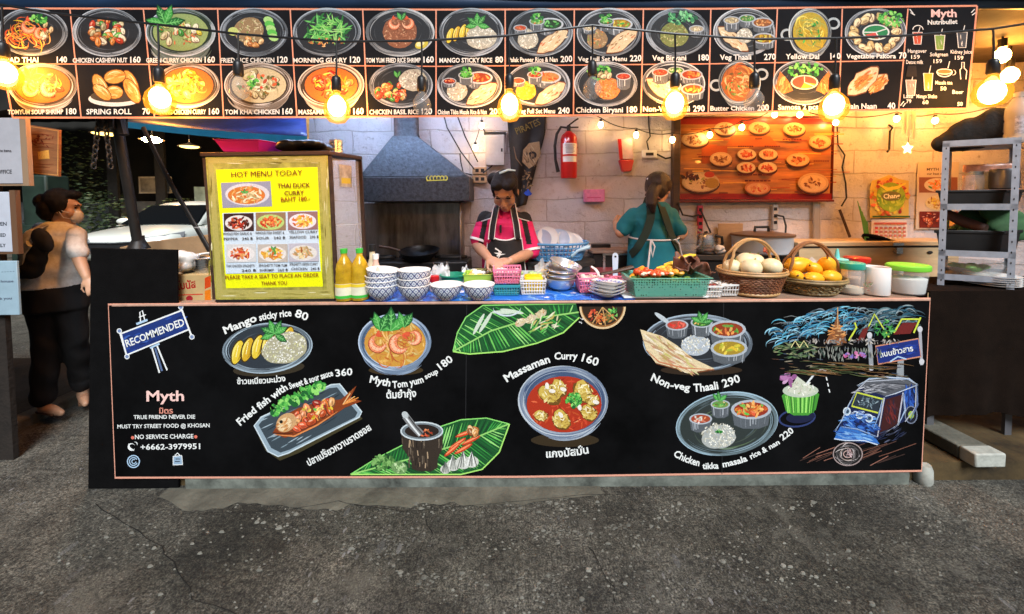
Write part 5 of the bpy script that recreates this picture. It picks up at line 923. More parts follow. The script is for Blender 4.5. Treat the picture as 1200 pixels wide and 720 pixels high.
# power strips, cables and kitchen ware below the picture
def strip(px, y0, y1, m, lab):
    t = thing('power_strip', lab, 'power strip', P(px, y1, 6.9)); g = G(); pbox(g, px-3.4, y0, px+3.4, y1, 6.9, .05); g.build('case', m, t, bevel=.006)
    n = int((y1-y0)/8)
    for i in range(n): g = G(); y = y0+5+i*8; pbox(g, px-1.8, y-1.8, px+1.8, y+1.8, 6.893, .008); g.build('outlet', M_BPLAS, t)
strip(821, 241, 276, mat('pink_red_plastic', (.5, .05, .09), .45), 'pinkish red power strip hung on the wall below the picture'); strip(909, 240, 270, mat('grey_plastic', (.4, .38, .36), .5), 'pale grey power strip hung on the wall above the pot')
tube('kettle_cord', [P(821, 246, 6.86), P(828, 262, 6.84), P(836, 280, 6.8), P(842, 290, 6.7)], .007, M_BPLAS, 'black cord dropping from the red power strip', 'cord'); tube('plug_cord', [P(909, 252, 6.86), P(918, 254, 6.82), P(921, 265, 6.8), P(920, 282, 6.75)], .008, M_BPLAS, 'black plug cord curling from the grey power strip', 'cord'); tube('post_cable', [P(794, 238, 6.75), P(800, 252, 6.8), P(812, 254, 6.85), P(819, 252, 6.87)], .007, M_BPLAS, 'black cable looping from the dark post to the red power strip', 'cable')
# back worktop
a0 = P(800, 306, 6.45); zb = P(900, 297, 6.6).z; zr = P(1020, 281, 6.7).z
bt = thing('back_worktop', 'dark back worktop carrying the kettle, board and pot', 'worktop', (P(860, 310, 6.7).x, 6.7, FZ)); g = G(); g.box(P(680, 300, 6.45).x, P(936, 300, 6.45).x, 6.42, 6.98, zb-.04, zb); g.build('top', mat('dark_laminate', (.05, .045, .04), .35), bt, bevel=.004); g = G(); g.box(P(684, 300, 6.45).x, P(934, 300, 6.45).x, 6.46, 6.96, FZ, zb-.042); g.build('cabinet', M_DARK, bt)
M_PANEL = mat('honey_plywood', (.5, .36, .2), .5, var=.18, vs=3, stretch=(1, 1, 6), bump=.1)
sd_ = thing('wooden_chest', 'honey coloured wooden chest with a hasp, against the wall under the calendar', 'chest', (P(1020, 330, 6.5).x, 6.6, FZ)); x0_, x1_ = P(934, 290, 6.4).x, P(1128, 290, 6.4).x; g = G(); g.box(x0_, x1_, 6.38, 6.97, zr-.035, zr); g.build('lid', M_PANEL, sd_, bevel=.006); g = G(); g.box(x0_+.02, x1_-.02, 6.41, 6.96, FZ, zr-.045); g.build('body', M_PANEL, sd_); g = G(); g.box(x0_+.02, x1_-.02, 6.4, 6.95, zr-.045, zr-.036); g.build('gap', M_DARK, sd_)
g = G(); c = P(1053, 288, 6.37); g.box(c.x-.04, c.x+.04, 6.365, 6.378, zr-.03, zr-.01); g.box(c.x-.02, c.x+.025, 6.35, 6.405, zr-.09, zr-.045); g.build('hasp', M_STEEL, sd_); g = G(); c = P(1090, 296, 6.4); g.ell(c, (.022, .012, .012), 12); g.build('hole_cover', M_DARK, sd_)
kt = thing('steel_kettle', 'short steel kettle with a black base on the back worktop', 'kettle', P(827, 303, 6.6)); c = Vector((P(827, 300, 6.6).x, 6.6, zb)); g = G(); g.lathe([(.075, 0), (.078, .012), (.072, .02)], c, 24); g.build('base', M_BPLAS, kt); g = G(); g.lathe([(.07, .02), (.074, .04), (.068, .12), (.06, .15), (.045, .158), (.001, .162)], c, 28); g.build('jug', M_STEEL, kt); g = G(); g.tube([c+Vector((.06, -.02, .14)), c+Vector((.105, -.03, .13)), c+Vector((.11, -.03, .08)), c+Vector((.075, -.02, .04))], .011, 8); g.build('handle', M_BPLAS, kt); g = G(); g.ell(c+Vector((0, 0, .165)), (.014, .014, .01), 10); g.build('lid_knob', M_BPLAS, kt)
g = G(); pbox(g, 841, 262, 871, 300, 6.9, .02); o = tag(g.build('chopping_board', M_WOOD, bevel=.012), 'tan wooden chopping board leaning upright behind the kettle', 'chopping board')
pt = thing('stock_pot', 'large pale enamel pot with a dark lid and red mark', 'pot', P(897, 303, 6.55)); c = Vector((P(897, 300, 6.6).x, 6.62, zb)); rr = 31*.0066; hh = P(897, 278, 6.42).z-zb; g = G(); g.lathe([(rr*.92, 0), (rr*.97, .01), (rr, hh*.9), (rr*1.04, hh)], c, 32); g.build('body', mat('pale_enamel', (.45, .5, .55), .3, var=.08), pt); g = G(); g.lathe([(rr*1.05, hh), (rr*1.05, hh+.014), (rr*.6, hh+.028), (.001, hh+.032)], c, 32); g.build('lid', mat('brown_lid', (.16, .09, .05), .4, .4), pt); g = G(); g.tube([c+Vector((-.055, 0, hh+.025)), c+Vector((-.05, 0, hh+.065)), c+Vector((.05, 0, hh+.065)), c+Vector((.055, 0, hh+.025))], .011, 8); g.build('lid_handle', M_BPLAS, pt)
a = Art((0, c.y-rr*1.0-.004, 0), (0, -1, 0), base=.001); a.lumps(891, 290, 5, 4, RED, 7, 3); a.build('flower_print', pt)
bl = thing('glass_jug', 'clear glass blender jug behind the teal shirted cook', 'jug', P(800, 300, 6.6)); c = Vector((P(803, 300, 6.6).x, 6.55, zb)); g = G(); g.lathe([(.05, 0), (.055, .05), (.062, .21), (.065, .22)], c, 20); g.build('jug', M_CLEAR, bl); g = G(); g.tube([c+Vector((.06, 0, .19)), c+Vector((.10, 0, .17)), c+Vector((.09, 0, .08)), c+Vector((.055, 0, .05))], .008, 8); g.build('handle', M_CLEAR, bl)
g = G(); c = Vector((P(842, 302, 6.5).x, 6.5, zb+.03))
for i in range(9): g.ell(c+Vector((rnd(-.035, .035), rnd(-.03, .03), rnd(-.01, .03))), (rnd(.02, .035), .03, rnd(.015, .03)), 10)
fuse(g, 'crumpled_tissue', M_WPLAS, vox=.006); tag(bpy.data.objects['crumpled_tissue'], 'small crumpled white cloth beside the steel kettle', 'cloth')
# metal oven stand and red side table
ov = thing('oven_stand', 'dark small oven on a pale steel frame beside the teal shirted cook', 'oven', P(722, 330, 6.35)); g = G(); a0, a1 = pbox(g, 695, 297, 742, 345, 6.3, .5); g.build('oven_body', M_BLKIRON, ov, bevel=.008); g = G(); g.box(a0.x-.01, a1.x+.05, 6.26, 6.85, a1.z+.002, a1.z+.02); g.build('wooden_top', mat('worn_board', (.25, .17, .13), .6, var=.3), ov, bevel=.003); g = G(); pbox(g, 694, 286.5, 716, 294.5, 6.7, .12); g.build('control_box', M_BPLAS, ov, bevel=.006); g = G(); pbox(g, 706.5, 297, 709.5, 345, 6.27, .03); pbox(g, 709.7, 297, 742, 299.5, 6.272, .02); g.build('steel_edge', M_STEEL, ov); g = G(); g.box(a0.x, a1.x, 6.32, 6.78, FZ, a0.z-.002); g.build('stand', M_DARK, ov)
rt = thing('red_side_table', 'low table with a dull red top between the steel bowls and the oven', 'table', P(685, 330, 5.6)); g = G(); A = [PZ(652, 304, .99), PZ(690, 302, .99), PZ(728, 322, .99), PZ(650, 324, .99)]; g.prism(A, (0, 0, .02)); g.build('top', mat('dull_red_vinyl', (.3, .05, .06), .45, var=.3, vs=14), rt)
for q in A: g = G(); g.box(q.x-.015, q.x+.015, q.y-.015, q.y+.015, FZ, .989); g.build('leg', M_BLKIRON, rt)
# blue dish rack
dr = thing('blue_dish_basket', 'blue plastic draining basket full of washed plates behind the steel bowls', 'basket', P(652, 303, 5.9)); c = P(652, 303, 5.9); zz = 1.0; M_BLUEP = mat('sky_blue_plastic', (.08, .28, .55), .4)
def weave(g, c, r0, r1, h, n=40, rows=6, sx=1, sy=1, w=.004, rim=.009):
    for j in range(rows): u = j/(rows-1); g.torus(c+Vector((0, 0, h*u)), 1, rim if j == rows-1 else w, 40, 6, M=Matrix.Diagonal(((r0+(r1-r0)*u)*sx, (r0+(r1-r0)*u)*sy, 1)))
    for i in range(n): t = 2*pi*i/n; g.tube([c+Vector((r0*sx*cos(t), r0*sy*sin(t), 0)), c+Vector((r1*sx*cos(t), r1*sy*sin(t), h))], w, 4)
hB = P(652, 284, 5.9).z-P(652, 303, 5.9).z; g = G(); weave(g, c, .17, .215, hB, 44, 5, 1, .75, .0045, .009); g.lathe([(.17, -.006), (.17, 0)], c, 40, 1, .75); g.build('basket', M_BLUEP, dr); g = G(); g.lathe([(.26, -.03), (.26, -.008)], c, 24, 1, .8); g.box(c.x-.2, c.x+.2, c.y-.15, c.y+.15, FZ-c.z*0, c.z-.031); g.build('stand', M_DARK, dr)
for i, (x, y, tl, yw, m_) in enumerate(((634, 281, 62, -18, 'blue_white'), (642, 278, 66, 8, 'white'), (655, 280, 58, -5, 'blue_white'), (664, 282, 60, 14, 'white'), (673, 284, 52, 26, 'white'))):
    q = P(x, y, 5.86+.03*i); Mr = Matrix.Rotation(R(yw), 3, 'Z') @ Matrix.Rotation(R(tl), 3, 'X'); t = thing('washed_plate', ['bluish plate leaning at the end of the blue basket', 'tall white plate second in the blue basket', 'patterned plate in the middle of the blue basket', 'white plate just right of the middle of the blue basket', 'white plate leaning out by the handle of the blue basket'][i], 'plate', q, 'washed plates in the blue basket'); g = G(); g.lathe([(.001, -.008), (.045, -.008), (.074, .006), (.072, .010), (.045, -.003), (.001, -.003)], q, 26, M=Mr); g.build('plate', mat('pale_blue_glaze', (.4, .5, .66), .25) if m_ != 'white' else mat('white_glaze', (.66, .68, .7), .22), t)
pk = thing('frying_ladle', 'pale blue ladle handle lying over the rim of the blue basket', 'ladle', P(684, 291, 5.75)); g = G(); g.tube([P(668, 299, 5.7), P(676, 293, 5.7), P(690, 289, 5.72)], [.018, .012, .016], 8); g.build('handle', mat('pale_blue_plastic', (.35, .55, .68), .4), pk)
# things on the right-hand wall
wc = thing('wind_chime', 'metal tube wind chime with a glowing star, hanging under the sign end', 'wind chime', P(1066, 150, 6.2)); 
g = G(); tp = P(1066, 127, 6.2); g.lathe([(.03, 0), (.03, .008)], tp, 14); g.build('top_disc', M_WOOD, wc)
for i in range(5): t = 2*pi*i/5; p = tp+Vector((.026*cos(t), .026*sin(t), -.02)); g = G(); g.tube([p, p-Vector((0, 0, .12+.02*i))], .009, 8); g.build('chime_tube', M_WPLAS, wc)
g = G(); g.tube([tp, tp-Vector((0, 0, .26))], .002, 4); g.build('string', M_BPLAS, wc); s0 = P(1063.5, 174, 6.2); g = G(); 
pts = [s0+Vector(((.045 if k % 2 == 0 else .022)*sin(k*pi/5), 0, (.045 if k % 2 == 0 else .022)*cos(k*pi/5))) for k in range(10)]; g.add(pts+[s0+Vector((0, -.02, 0)), s0+Vector((0, .02, 0))], [(k, (k+1) % 10, 10) for k in range(10)]+[((k+1) % 10, k, 11) for k in range(10)]); g.build('star', emit('star_glow', (1, .8, .35), 2.2), wc, smooth=0)
tube('wall_hook', [P(1042, 147, 6.95), P(1046, 150, 6.9), P(1043, 154, 6.94), P(1042, 175, 6.94), P(1040, 178, 6.9)], .009, M_BLKIRON, 'small black iron hook bar on the orange lit wall', 'hook')
tube('loose_wire', [P(981, 148, 6.95), P(982, 170, 6.95), P(990, 182, 6.9), P(987, 196, 6.92), P(991, 215, 6.9), P(992, 232, 6.9), P(986, 242, 6.92)], .007, M_BPLAS, 'loose black wire hanging beside the framed food picture', 'wire')
cal = thing('wall_calendar', 'green and yellow wall calendar with a month sheet on the orange lit wall', 'calendar', P(1042, 285, 6.95)); YC = 6.95
g = G(); g.prism([P(1020, 220, YC), P(1022, 212, YC), P(1030, 210, YC), P(1042, 205, YC), P(1054, 210, YC), P(1065, 212, YC), P(1065, 256, YC), P(1020, 256, YC)], (0, .008, 0)); g.build('top_card', mat('calendar_card', (.6, .42, .08), .4), cal); g = G(); pbox(g, 1021, 257, 1063, 284, YC+.001, .008); g.build('month_sheet', mat('cream_paper', (.66, .58, .5), .7), cal)
a = Art((0, YC, 0), (0, -1, 0), .0001, .001); a.dabs(1042, 232, 22, 22, ORNG+YEL+RED, 160, 6, 4); a.ell(1043, 231, 17, 17, (150, 170, 30), 0, 24); a.dabs(1043, 233, 15, 14, [(190, 200, 50), (110, 150, 30), (206, 206, 70)], 60, 8, 3); a.line([(1028, 216), (1038, 222), (1050, 220), (1060, 215)], 4, (240, 210, 60), True); a.ell(1043, 230, 12, 5.6, (120, 110, 40)); a.text('Chang', (1034, 233), (1053, 232), 5.4, (250, 236, 180), bold=.03); a.line([(1021, 254), (1065, 254)], 2, (60, 90, 30)); a.line([(1023, 262), (1061, 262)], 2.4, (190, 90, 70)); 
for r_ in range(4):
    for q in range(7): a.poly([(1024+q*5.4, 266+r_*4.4), (1027.4+q*5.4, 266+r_*4.4), (1027.4+q*5.4, 268.8+r_*4.4), (1024+q*5.4, 268.8+r_*4.4)], (176, 96, 76) if q else (206, 50, 40))
a.build('calendar_print', cal, PRINT)
pos = thing('menu_poster', 'cream poster with three food photographs beside the calendar', 'poster', P(1096, 268, 6.97)); g = G(); pbox(g, 1073, 190, 1124, 269, 6.97, .006); g.build('sheet', mat('poster_paper', (.6, .5, .38), .5, var=.08), pos)
a = Art((0, 6.97, 0), (0, -1, 0), .0001, .0008); a.text('MYTH', (1086, 200), (1100, 200), 3, (70, 40, 30)); a.text('our best dishes', (1086, 205), (1112, 205), 2.6, (90, 50, 40)); a.poly([(1077, 208), (1122, 208), (1122, 226), (1077, 226)], (150, 90, 60)); a.ell(1098, 217, 15, 8, (226, 206, 180)); a.dabs(1098, 217, 11, 5, ORNG+GREEN[:1], 30, 5, 2); a.ell(1100, 238, 16, 9, (226, 206, 150)); a.dabs(1100, 238, 12, 7, YEL+BRED, 40, 5, 2); a.poly([(1077, 248), (1122, 248), (1122, 267), (1077, 267)], (120, 40, 24)); a.lumps(1090, 257, 11, 8, [(120, 30, 16), (176, 60, 30), (206, 100, 50)], 16, 4); a.ell(1112, 258, 7, 7, (226, 150, 60)); a.build('poster_print', pos, PRINT)
kh = thing('black_tray', 'long black cloth wrap lying open on the wooden chest', 'tray', P(1048, 283, 6.5)); g = G(); g.grid(lambda u, v: P(1013+68*u, 275+14*u-4*sin(u*8)*.3, 6.5).lerp(P(1016+64*u, 281+11*u, 6.5), v)+Vector((0, .06*sin(v*pi), 0)), 14, 4); g.build('wrap', M_BLACKCLOTH, kh, solid=.02)
on = thing('spring_onion', 'bunch of green stalks standing up from the black wrap', 'vegetable', P(1013, 280, 6.52)); g = G()
for i in range(5): g.tube([P(1015+i*.6, 283, 6.52), P(1011+i*1.2, 260, 6.54), P(1005+i*2.6, 236+6*i, 6.6)], [.009, .007, .003], 6)
g.build('stalks', mat('stalk_green', (.10, .28, .04), .5), on)
tube('leaning_stick', [P(984, 246, 6.93), P(990, 262, 6.9), P(996, 278, 6.85)], .012, M_WOODD, 'brown curved stick leaning on the wall at the end of the chest', 'stick'); tube('grey_pipe', [P(957, 238, 6.93), P(957, 283, 6.93)], .03, mat('grey_pipe_paint', (.3, .28, .26), .6), 'grey pipe on the wall under the corner of the food picture', 'pipe')
# ------------------------------------------------------------------ ware and food on the counter
def on(px, Y): return Vector((P(px, 335, Y).x, Y, ZC+.004))
def bowlmat():
    m = mat('blue_lattice_glaze', (.75, .76, .78), .22); b = m.node_tree.nodes['Principled BSDF']; tc = node(m, 'TexCoord'); s = node(m, 'SeparateXYZ'); link(m, tc.outputs['Object'], s.inputs[0])
    at = node(m, 'Math', _operation='ARCTAN2'); link(m, s.outputs[1], at.inputs[0]); link(m, s.outputs[0], at.inputs[1])
    A = node(m, 'Math', _operation='MULTIPLY', i1=16/(2*pi)); link(m, at.outputs[0], A.inputs[0]); Z = node(m, 'Math', _operation='MULTIPLY', i1=27.0); link(m, s.outputs[2], Z.inputs[0])
    outs = []
    for op in ('ADD', 'SUBTRACT'):
        q = node(m, 'Math', _operation=op); link(m, A.outputs[0], q.inputs[0]); link(m, Z.outputs[0], q.inputs[1]); f = node(m, 'Math', _operation='FRACT'); link(m, q.outputs[0], f.inputs[0]); d = node(m, 'Math', _operation='SUBTRACT', i1=.5); link(m, f.outputs[0], d.inputs[0]); e = node(m, 'Math', _operation='ABSOLUTE'); link(m, d.outputs[0], e.inputs[0]); outs.append(e)
    mxn = node(m, 'Math', _operation='MAXIMUM'); link(m, outs[0].outputs[0], mxn.inputs[0]); link(m, outs[1].outputs[0], mxn.inputs[1])
    r = node(m, 'ValToRGB'); r.color_ramp.interpolation = 'CONSTANT'; e = r.color_ramp.elements; e[0].color = (.06, .09, .24, 1); e[1].position = .10; e[1].color = (.55, .62, .75, 1)
    for p, c in ((.19, (.72, .74, .78, 1)), (.30, (.50, .57, .72, 1)), (.33, (.74, .75, .78, 1)), (.40, (.035, .055, .2, 1))): x = e.new(p); x.color = c
    link(m, mxn.outputs[0], r.inputs[0]); link(m, r.outputs[0], b.inputs['Base Color']); return m
M_LAT = bowlmat(); M_GLAZE = mat('white_glaze_bowl', (.76, .75, .73), .22)
proto = thing('rice_bowl', 'x', 'bowl', (0, 0, 0), 'blue lattice bowls at the front of the counter'); RB = .084; HB = .078
g = G(); g.lathe([(.040, 0), (.043, .006), (.058, .016), (.072, .036), (.080, .058), (RB, HB)], (0, 0, 0), 36); g.f.pop(); g.m.pop(); g.build('outer_wall', M_LAT, proto)
g = G(); g.shell([(RB+.0006, HB-.004), (RB+.001, HB), (RB-.004, HB+.001), (.076, .058), (.066, .036), (.05, .018), (.001, .012)], (0, 0, 0), 36); g.build('inner_glaze', M_GLAZE, proto); first = True
for px, Y, n, nm in ((448.4, 4.49, 4, 'stack beside the oil bottles'), (486, 4.49, 3, 'stack of three')):
    for i in range(n):
        w = ('bottom', 'second', 'third', 'top')[i] if n == 4 else ('bottom', 'middle', 'top')[i]
        dup(proto, on(px, Y)+Vector((rnd(-.003, .003), rnd(-.003, .003), i*.0265+(.012 if n == 3 and i else 0)*i)), rnd(0, 6), 'blue lattice bowl, '+w+' of the '+nm, first=first, rot=(rnd(-.05, .05) if i else 0, (.11 if i == 3 else .02) if i else 0, rnd(0, 6))); first = False
dup(proto, on(523.4, 4.485), 1, 'single blue lattice bowl next to the stack of three'); dup(proto, on(561, 4.485), 2, 'single blue lattice bowl before the lime basket')
# oil and sauce bottles
M_OIL = mat('yellow_oil', (.74, .43, .015), .1, var=.35, vs=26, trans=.25); M_OIL.node_tree.nodes['Principled BSDF'].inputs['Alpha'].default_value = .8; M_LIDG = mat('green_cap', (.05, .45, .05), .4)
for px, Y, lab in ((404, 4.47, 'cooking oil bottle with green cap against the yellow menu cabinet'), (422, 4.49, 'cooking oil bottle with green cap next to the bowl stack')):
    c = on(px, Y); t = thing('oil_bottle', lab, 'bottle', c, 'cooking oil bottles'); g = G(); g.lathe([(.038, 0), (.042, .008), (.042, .085), (.039, .10), (.041, .115), (.038, .15), (.04, .165), (.034, .19), (.018, .222), (.014, .23), (.014, .245)], c, 24, wob=.012); t.scale = (1.08, 1.08, 1); g.build('body', M_OIL, t); g = G(); g.lathe([(.016, .243), (.017, .266), (.001, .268)], c, 18); g.build('cap', M_LIDG, t)
    g = G(); g.grid(lambda u, v: (c.x+.0432*cos(-2.9+2.6*u), c.y+.0432*sin(-2.9+2.6*u), c.z+.015+.075*v), 14, 1); g.build('label', mat('cream_label', (.7, .68, .5), .5, var=.1, vs=30), t)
    for z0_, z1_, m_ in ((.016, .03, M_LIDG), (.072, .088, mat('yellow_label', (.75, .55, .03), .5))): g = G(); g.grid(lambda u, v: (c.x+.0437*cos(-2.9+2.6*u), c.y+.0437*sin(-2.9+2.6*u), c.z+z0_+(z1_-z0_)*v), 14, 1); g.build('label_band', m_, t)
c = on(437, 4.72); t = thing('sauce_bottle', 'slim sauce bottle with a black cap behind the oil bottles', 'bottle', c); g = G(); g.lathe([(.03, 0), (.032, .01), (.032, .15), (.015, .20), (.015, .24)], c, 18); g.build('body', mat('pale_label_bottle', (.62, .55, .38), .4, var=.2, vs=20), t); g = G(); g.lathe([(.019, .238), (.02, .275), (.001, .277)], c, 16); g.build('cap', M_BPLAS, t)
c = on(441, 4.66); t = thing('squeeze_bottle', 'small clear pinkish bottle with a white cap behind the tallest bowl stack', 'bottle', c); g = G(); g.lathe([(.03, 0), (.032, .01), (.03, .13), (.014, .18), (.013, .2)], c, 18); g.build('body', clear('pinkish_bottle', (.75, .5, .42), .75, .2), t); g = G(); g.lathe([(.016, .198), (.017, .225), (.001, .226)], c, 14); g.build('cap', M_WPLAS, t)
def plasticbag(px, Y, w, h, lab, col=(.75, .77, .78), al=.5, inner=None):
    c = on(px, Y); t = thing('plastic_bag', lab, 'plastic bag', c); g = G(); ph = rnd(0, 9)
    def f(u, v): a_ = 2*pi*u; k = w/2*(1.15-.5*max(0, v-.65)*1.6)*(.85+.55*noise.noise((cos(a_)*2.4, sin(a_)*2.4, v*5+ph))); return c+Vector((k*cos(a_), k*.8*sin(a_), h*v*(.8+.45*noise.noise((cos(a_)*2.5, sin(a_)*2.5, ph)))))
    g.grid(f, 22, 10); g.build('film', clear('bag_film_%d' % int(al*100), col, al, .25), t, smooth=60)
    if inner: g = G(); [g.ell(c+Vector((rnd(-.3, .3)*w, rnd(-.2, .2)*w, .02+rnd(0, h*.5))), (.02, .018, .014), 8) for _ in range(16)]; g.build('contents', inner, t)
plasticbag(517, 5.12, .10, .15, 'crumpled clear bag behind the green bowl'); plasticbag(466, 5.0, .12, .10, 'loose clear bag behind the tallest bowl stack', al=.6); plasticbag(498, 5.02, .13, .11, 'clear bag with pink contents behind the stack of three', al=.35, inner=mat('pink_food', (.6, .22, .24), .5)); plasticbag(641, 5.25, .13, .16, 'knotted clear bag of yellow food behind the steel bowls', al=.35, inner=mat('yellow_food', (.7, .45, .06), .5)); plasticbag(551, 5.35, .1, .1, 'small white bag by the cook\'s hands', al=.6)
def lidjar(name, px, Y, r, h, body, lid, lab, cat='jar', lidh=.03, fill=None, neck=.86):
    c = on(px, Y); t = thing(name, lab, cat, c); g = G(); g.lathe([(r*.93, 0), (r, .006), (r, h*.8), (r*neck, h*.93), (r*neck, h)], c, 28); g.build('body', body, t)
    if fill: g = G(); g.lathe([(r*.9, .005), (r*.95, .01), (r*.94, h*fill[1]), (.001, h*fill[1]+.006)], c, 24); g.build('contents', fill[0], t)
    g = G(); g.lathe([(r*neck+.004, h-.004), (r*neck+.006, h), (r*neck+.006, h+lidh-.003), (r*neck+.002, h+lidh), (.001, h+lidh+.001)], c, 28); g.build('lid', lid, t); return c, t
M_WFOOD = mat('white_grains', (.72, .71, .68), .7, bump=.3, bs=200)
lidjar('spice_jar', 509, 4.86, .026, .06, mat('flowered_tin', (.6, .5, .42), .5, var=.4, vs=50), M_RED, 'small jar with a red lid between the bowls and green bowl')
c = on(530.5, 5.03); t = thing('green_bowl', 'plain green plastic bowl with a thick rim behind the single bowls', 'bowl', c); g = G(); g.shell([(.001, 0), (.048, 0), (.052, .004), (.068, .072), (.076, .075), (.076, .083), (.068, .083), (.05, .012), (.001, .01)], c, 30); g.build('bowl', mat('emerald_plastic', (.01, .21, .12), .4), t)
g = G(); s_ = c+Vector((-.02, -.03, .03)); g.tube([s_+Vector((.06, -.09, -.02)), s_, s_+Vector((-.03, .04, .06))], [.006, .005, .008], 8); tag(g.build('spoon', M_WPLAS), 'white spoon handle leaning on the green bowl', 'spoon')
def basket(name, px, Y, w, d, h, m, lab, flare=1.12, holes=True, cat='basket', rows=4, lift=0):
    c = on(px, Y)+Vector((0, 0, lift)); t = thing(name, lab, cat, c); g = G()
    def rect(k, z, i=0): return [c+Vector((x*(w/2*k-i), y*(d/2*k-i), z)) for x, y in ((-1, -1), (1, -1), (1, 1), (-1, 1))]
    if not holes: g.loft([rect(1, .0), rect(1+(flare-1)*.9, h*.93), rect(flare+.05, h*.94), rect(flare+.05, h), rect(flare-.02, h, .002), rect(1, .006, .004)]); g.build('tray', m, t, bevel=.003)
    else:
        g.loft([rect(.97, .0), rect(1, .006)]); 
        g.loft([rect(flare+.03, h-.010), rect(flare+.03, h), rect(flare-.03, h), rect(flare-.03, h-.010), rect(flare+.03, h-.010)], caps=False)
        for side in range(4):
            n = max(4, int((w if side % 2 == 0 else d)/.013))
            for i in range(n+1):
                u = i/n; A = rect(.99, .004); B = rect(flare, h-.006); p = A[side].lerp(A[(side+1) % 4], u); q = B[side].lerp(B[(side+1) % 4], u); g.tube([p, q], .0026, 4)
            for r_ in range(1, rows): k = r_/rows; A = rect(.99+(flare-.99)*k, h*k); g.tube([A[side], A[(side+1) % 4]], .0024, 4)
        g.build('basket', m, t)
    return c, t
def heap(t, c, w, d, z, m, n, r, name='contents', flat=.8):
    g = G(); [g.ell(c+Vector((rnd(-.5, .5)*w, rnd(-.5, .5)*d, z+rnd(-.2, .6)*r)), (r*rnd(.7, 1.2), r*rnd(.7, 1.1), r*flat*rnd(.7, 1.1)), 8, M=Matrix.Rotation(rnd(0, 3), 3, 'Z')) for _ in range(n)]; return g.build(name, m, t)
M_LIME = mat('lime_plastic', (.36, .55, .06), .4); M_PINKP = mat('pink_plastic', (.75, .22, .35), .4); M_TEAL = mat('teal_plastic', (.04, .30, .34), .4)
c, t = basket('lime_basket', 561, 5.12, .15, .13, .085, M_LIME, 'lime green tray of white and orange food in front of the cook', 1.1, False); heap(t, c, .12, .1, .06, mat('orange_food', (.72, .36, .08), .5, var=.3), 22, .02); heap(t, c+Vector((.015, .0, .02)), .09, .06, .06, mat('white_food', (.74, .72, .68), .5), 14, .016, 'topping'); g = G(); g.box(c.x-.03, c.x+.05, c.y+.0, c.y+.06, c.z+.085, c.z+.10, None); g.build('herb_bundle', mat('olive_food', (.18, .16, .05), .7, var=.5, vs=60), t, bevel=.01)
c, t = basket('teal_tray', 594, 4.76, .13, .13, .058, M_TEAL, 'shallow teal tray under the pink basket', 1.08, True)
c, t = basket('pink_basket', 594.5, 4.78, .13, .12, .08, M_PINKP, 'pink basket stacked on the teal tray', 1.16, True, lift=.061); heap(t, c, .11, .1, .05, mat('pale_pink_food', (.72, .42, .44), .5, var=.2), 26, .018)
c, t = basket('white_basket', 624, 4.78, .125, .12, .082, M_WPLAS, 'white perforated basket with a yellow block inside', 1.12, True); g = G(); g.box(c.x-.045, c.x+.055, c.y-.05, c.y+.05, c.z+.01, c.z+.093); g.build('yellow_block', mat('bright_yellow_pack', (.8, .55, .0), .4), t, bevel=.008)
c, t = basket('clear_tray', 620, 5.22, .19, .15, .07, M_FROST, 'clear tray of pale green leaves behind the white basket', 1.08, False); heap(t, c, .16, .1, .055, mat('pale_green_food', (.35, .5, .2), .5, var=.3), 26, .018)
# steel bowls
sp_ = thing('steel_bowl', 'x', 'bowl', (0, 0, 0), 'stacked steel bowls'); g = G(); g.shell([(.001, 0), (.045, 0), (.07, .02), (.083, .055), (.089, .066), (.093, .066), (.093, .069), (.086, .069), (.079, .055), (.066, .022), (.04, .004), (.001, .004)], (0, 0, 0), 34); g.build('bowl', mat('polished_steel', (.7, .69, .68), .3, .8), sp_)
for i, (dz, ax, ay, w) in enumerate(((0, 0, 0, 'bottom of the stack'), (.03, .02, -.03, 'second in the stack'), (.058, -.04, -.05, 'third in the stack'), (.088, -.10, -.30, 'tilted on top of the stack'))): dup(sp_, on(657, 4.93)+Vector((.004*i, 0, dz)), 0, 'polished steel mixing bowl, '+w, first=i == 0, rot=(ax, ay, i))
c, t = basket('pink_basket', 694, 4.86, .16, .13, .085, M_PINKP, 'pink basket between the steel bowls and small plates', 1.12, True); heap(t, c, .13, .11, .06, mat('pale_food', (.7, .55, .5), .5, var=.2), 22, .02)
c, t = basket('pink_basket', 727, 4.84, .11, .11, .07, M_PINKP, 'smaller pink basket behind the small plates', 1.12, True); heap(t, c, .09, .09, .05, M_PINKP, 14, .02)
pp = thing('small_plate', 'x', 'plate', (0, 0, 0), 'stacked small square plates'); g = G()
def sqr(r, z, n=40): return [Vector((r*cos(2*pi*i/n)/max(abs(cos(2*pi*i/n)), abs(sin(2*pi*i/n)))**.55, r*sin(2*pi*i/n)/max(abs(cos(2*pi*i/n)), abs(sin(2*pi*i/n)))**.55, z)) for i in range(n)]
g.loft([sqr(.035, 0), sqr(.04, .004), sqr(.082, .027), sqr(.083, .030), sqr(.08, .030), sqr(.04, .009)]); g.build('plate', M_GLAZE, pp, smooth=50); g = G()
for i in range(16): t_ = 2*pi*i/16; g.tube([(.052*cos(t_), .052*sin(t_), .0185), (.066*cos(t_+.1), .066*sin(t_+.1), .0245), (.052*cos(t_+.25), .052*sin(t_+.25), .0185)], .0018, 4)
g.build('rim_pattern', mat('blue_glaze_line', (.08, .12, .38), .3), pp)
for i, w in enumerate(('bottom', 'second', 'third', 'top')): dup(pp, on(711.5, 4.51)+Vector((.003*i, .002*i, .017*i+.006)), 0, 'small white plate with blue rim marks, '+w+' of its stack', first=i == 0, rot=(0, .03*i, .75+.08*i))
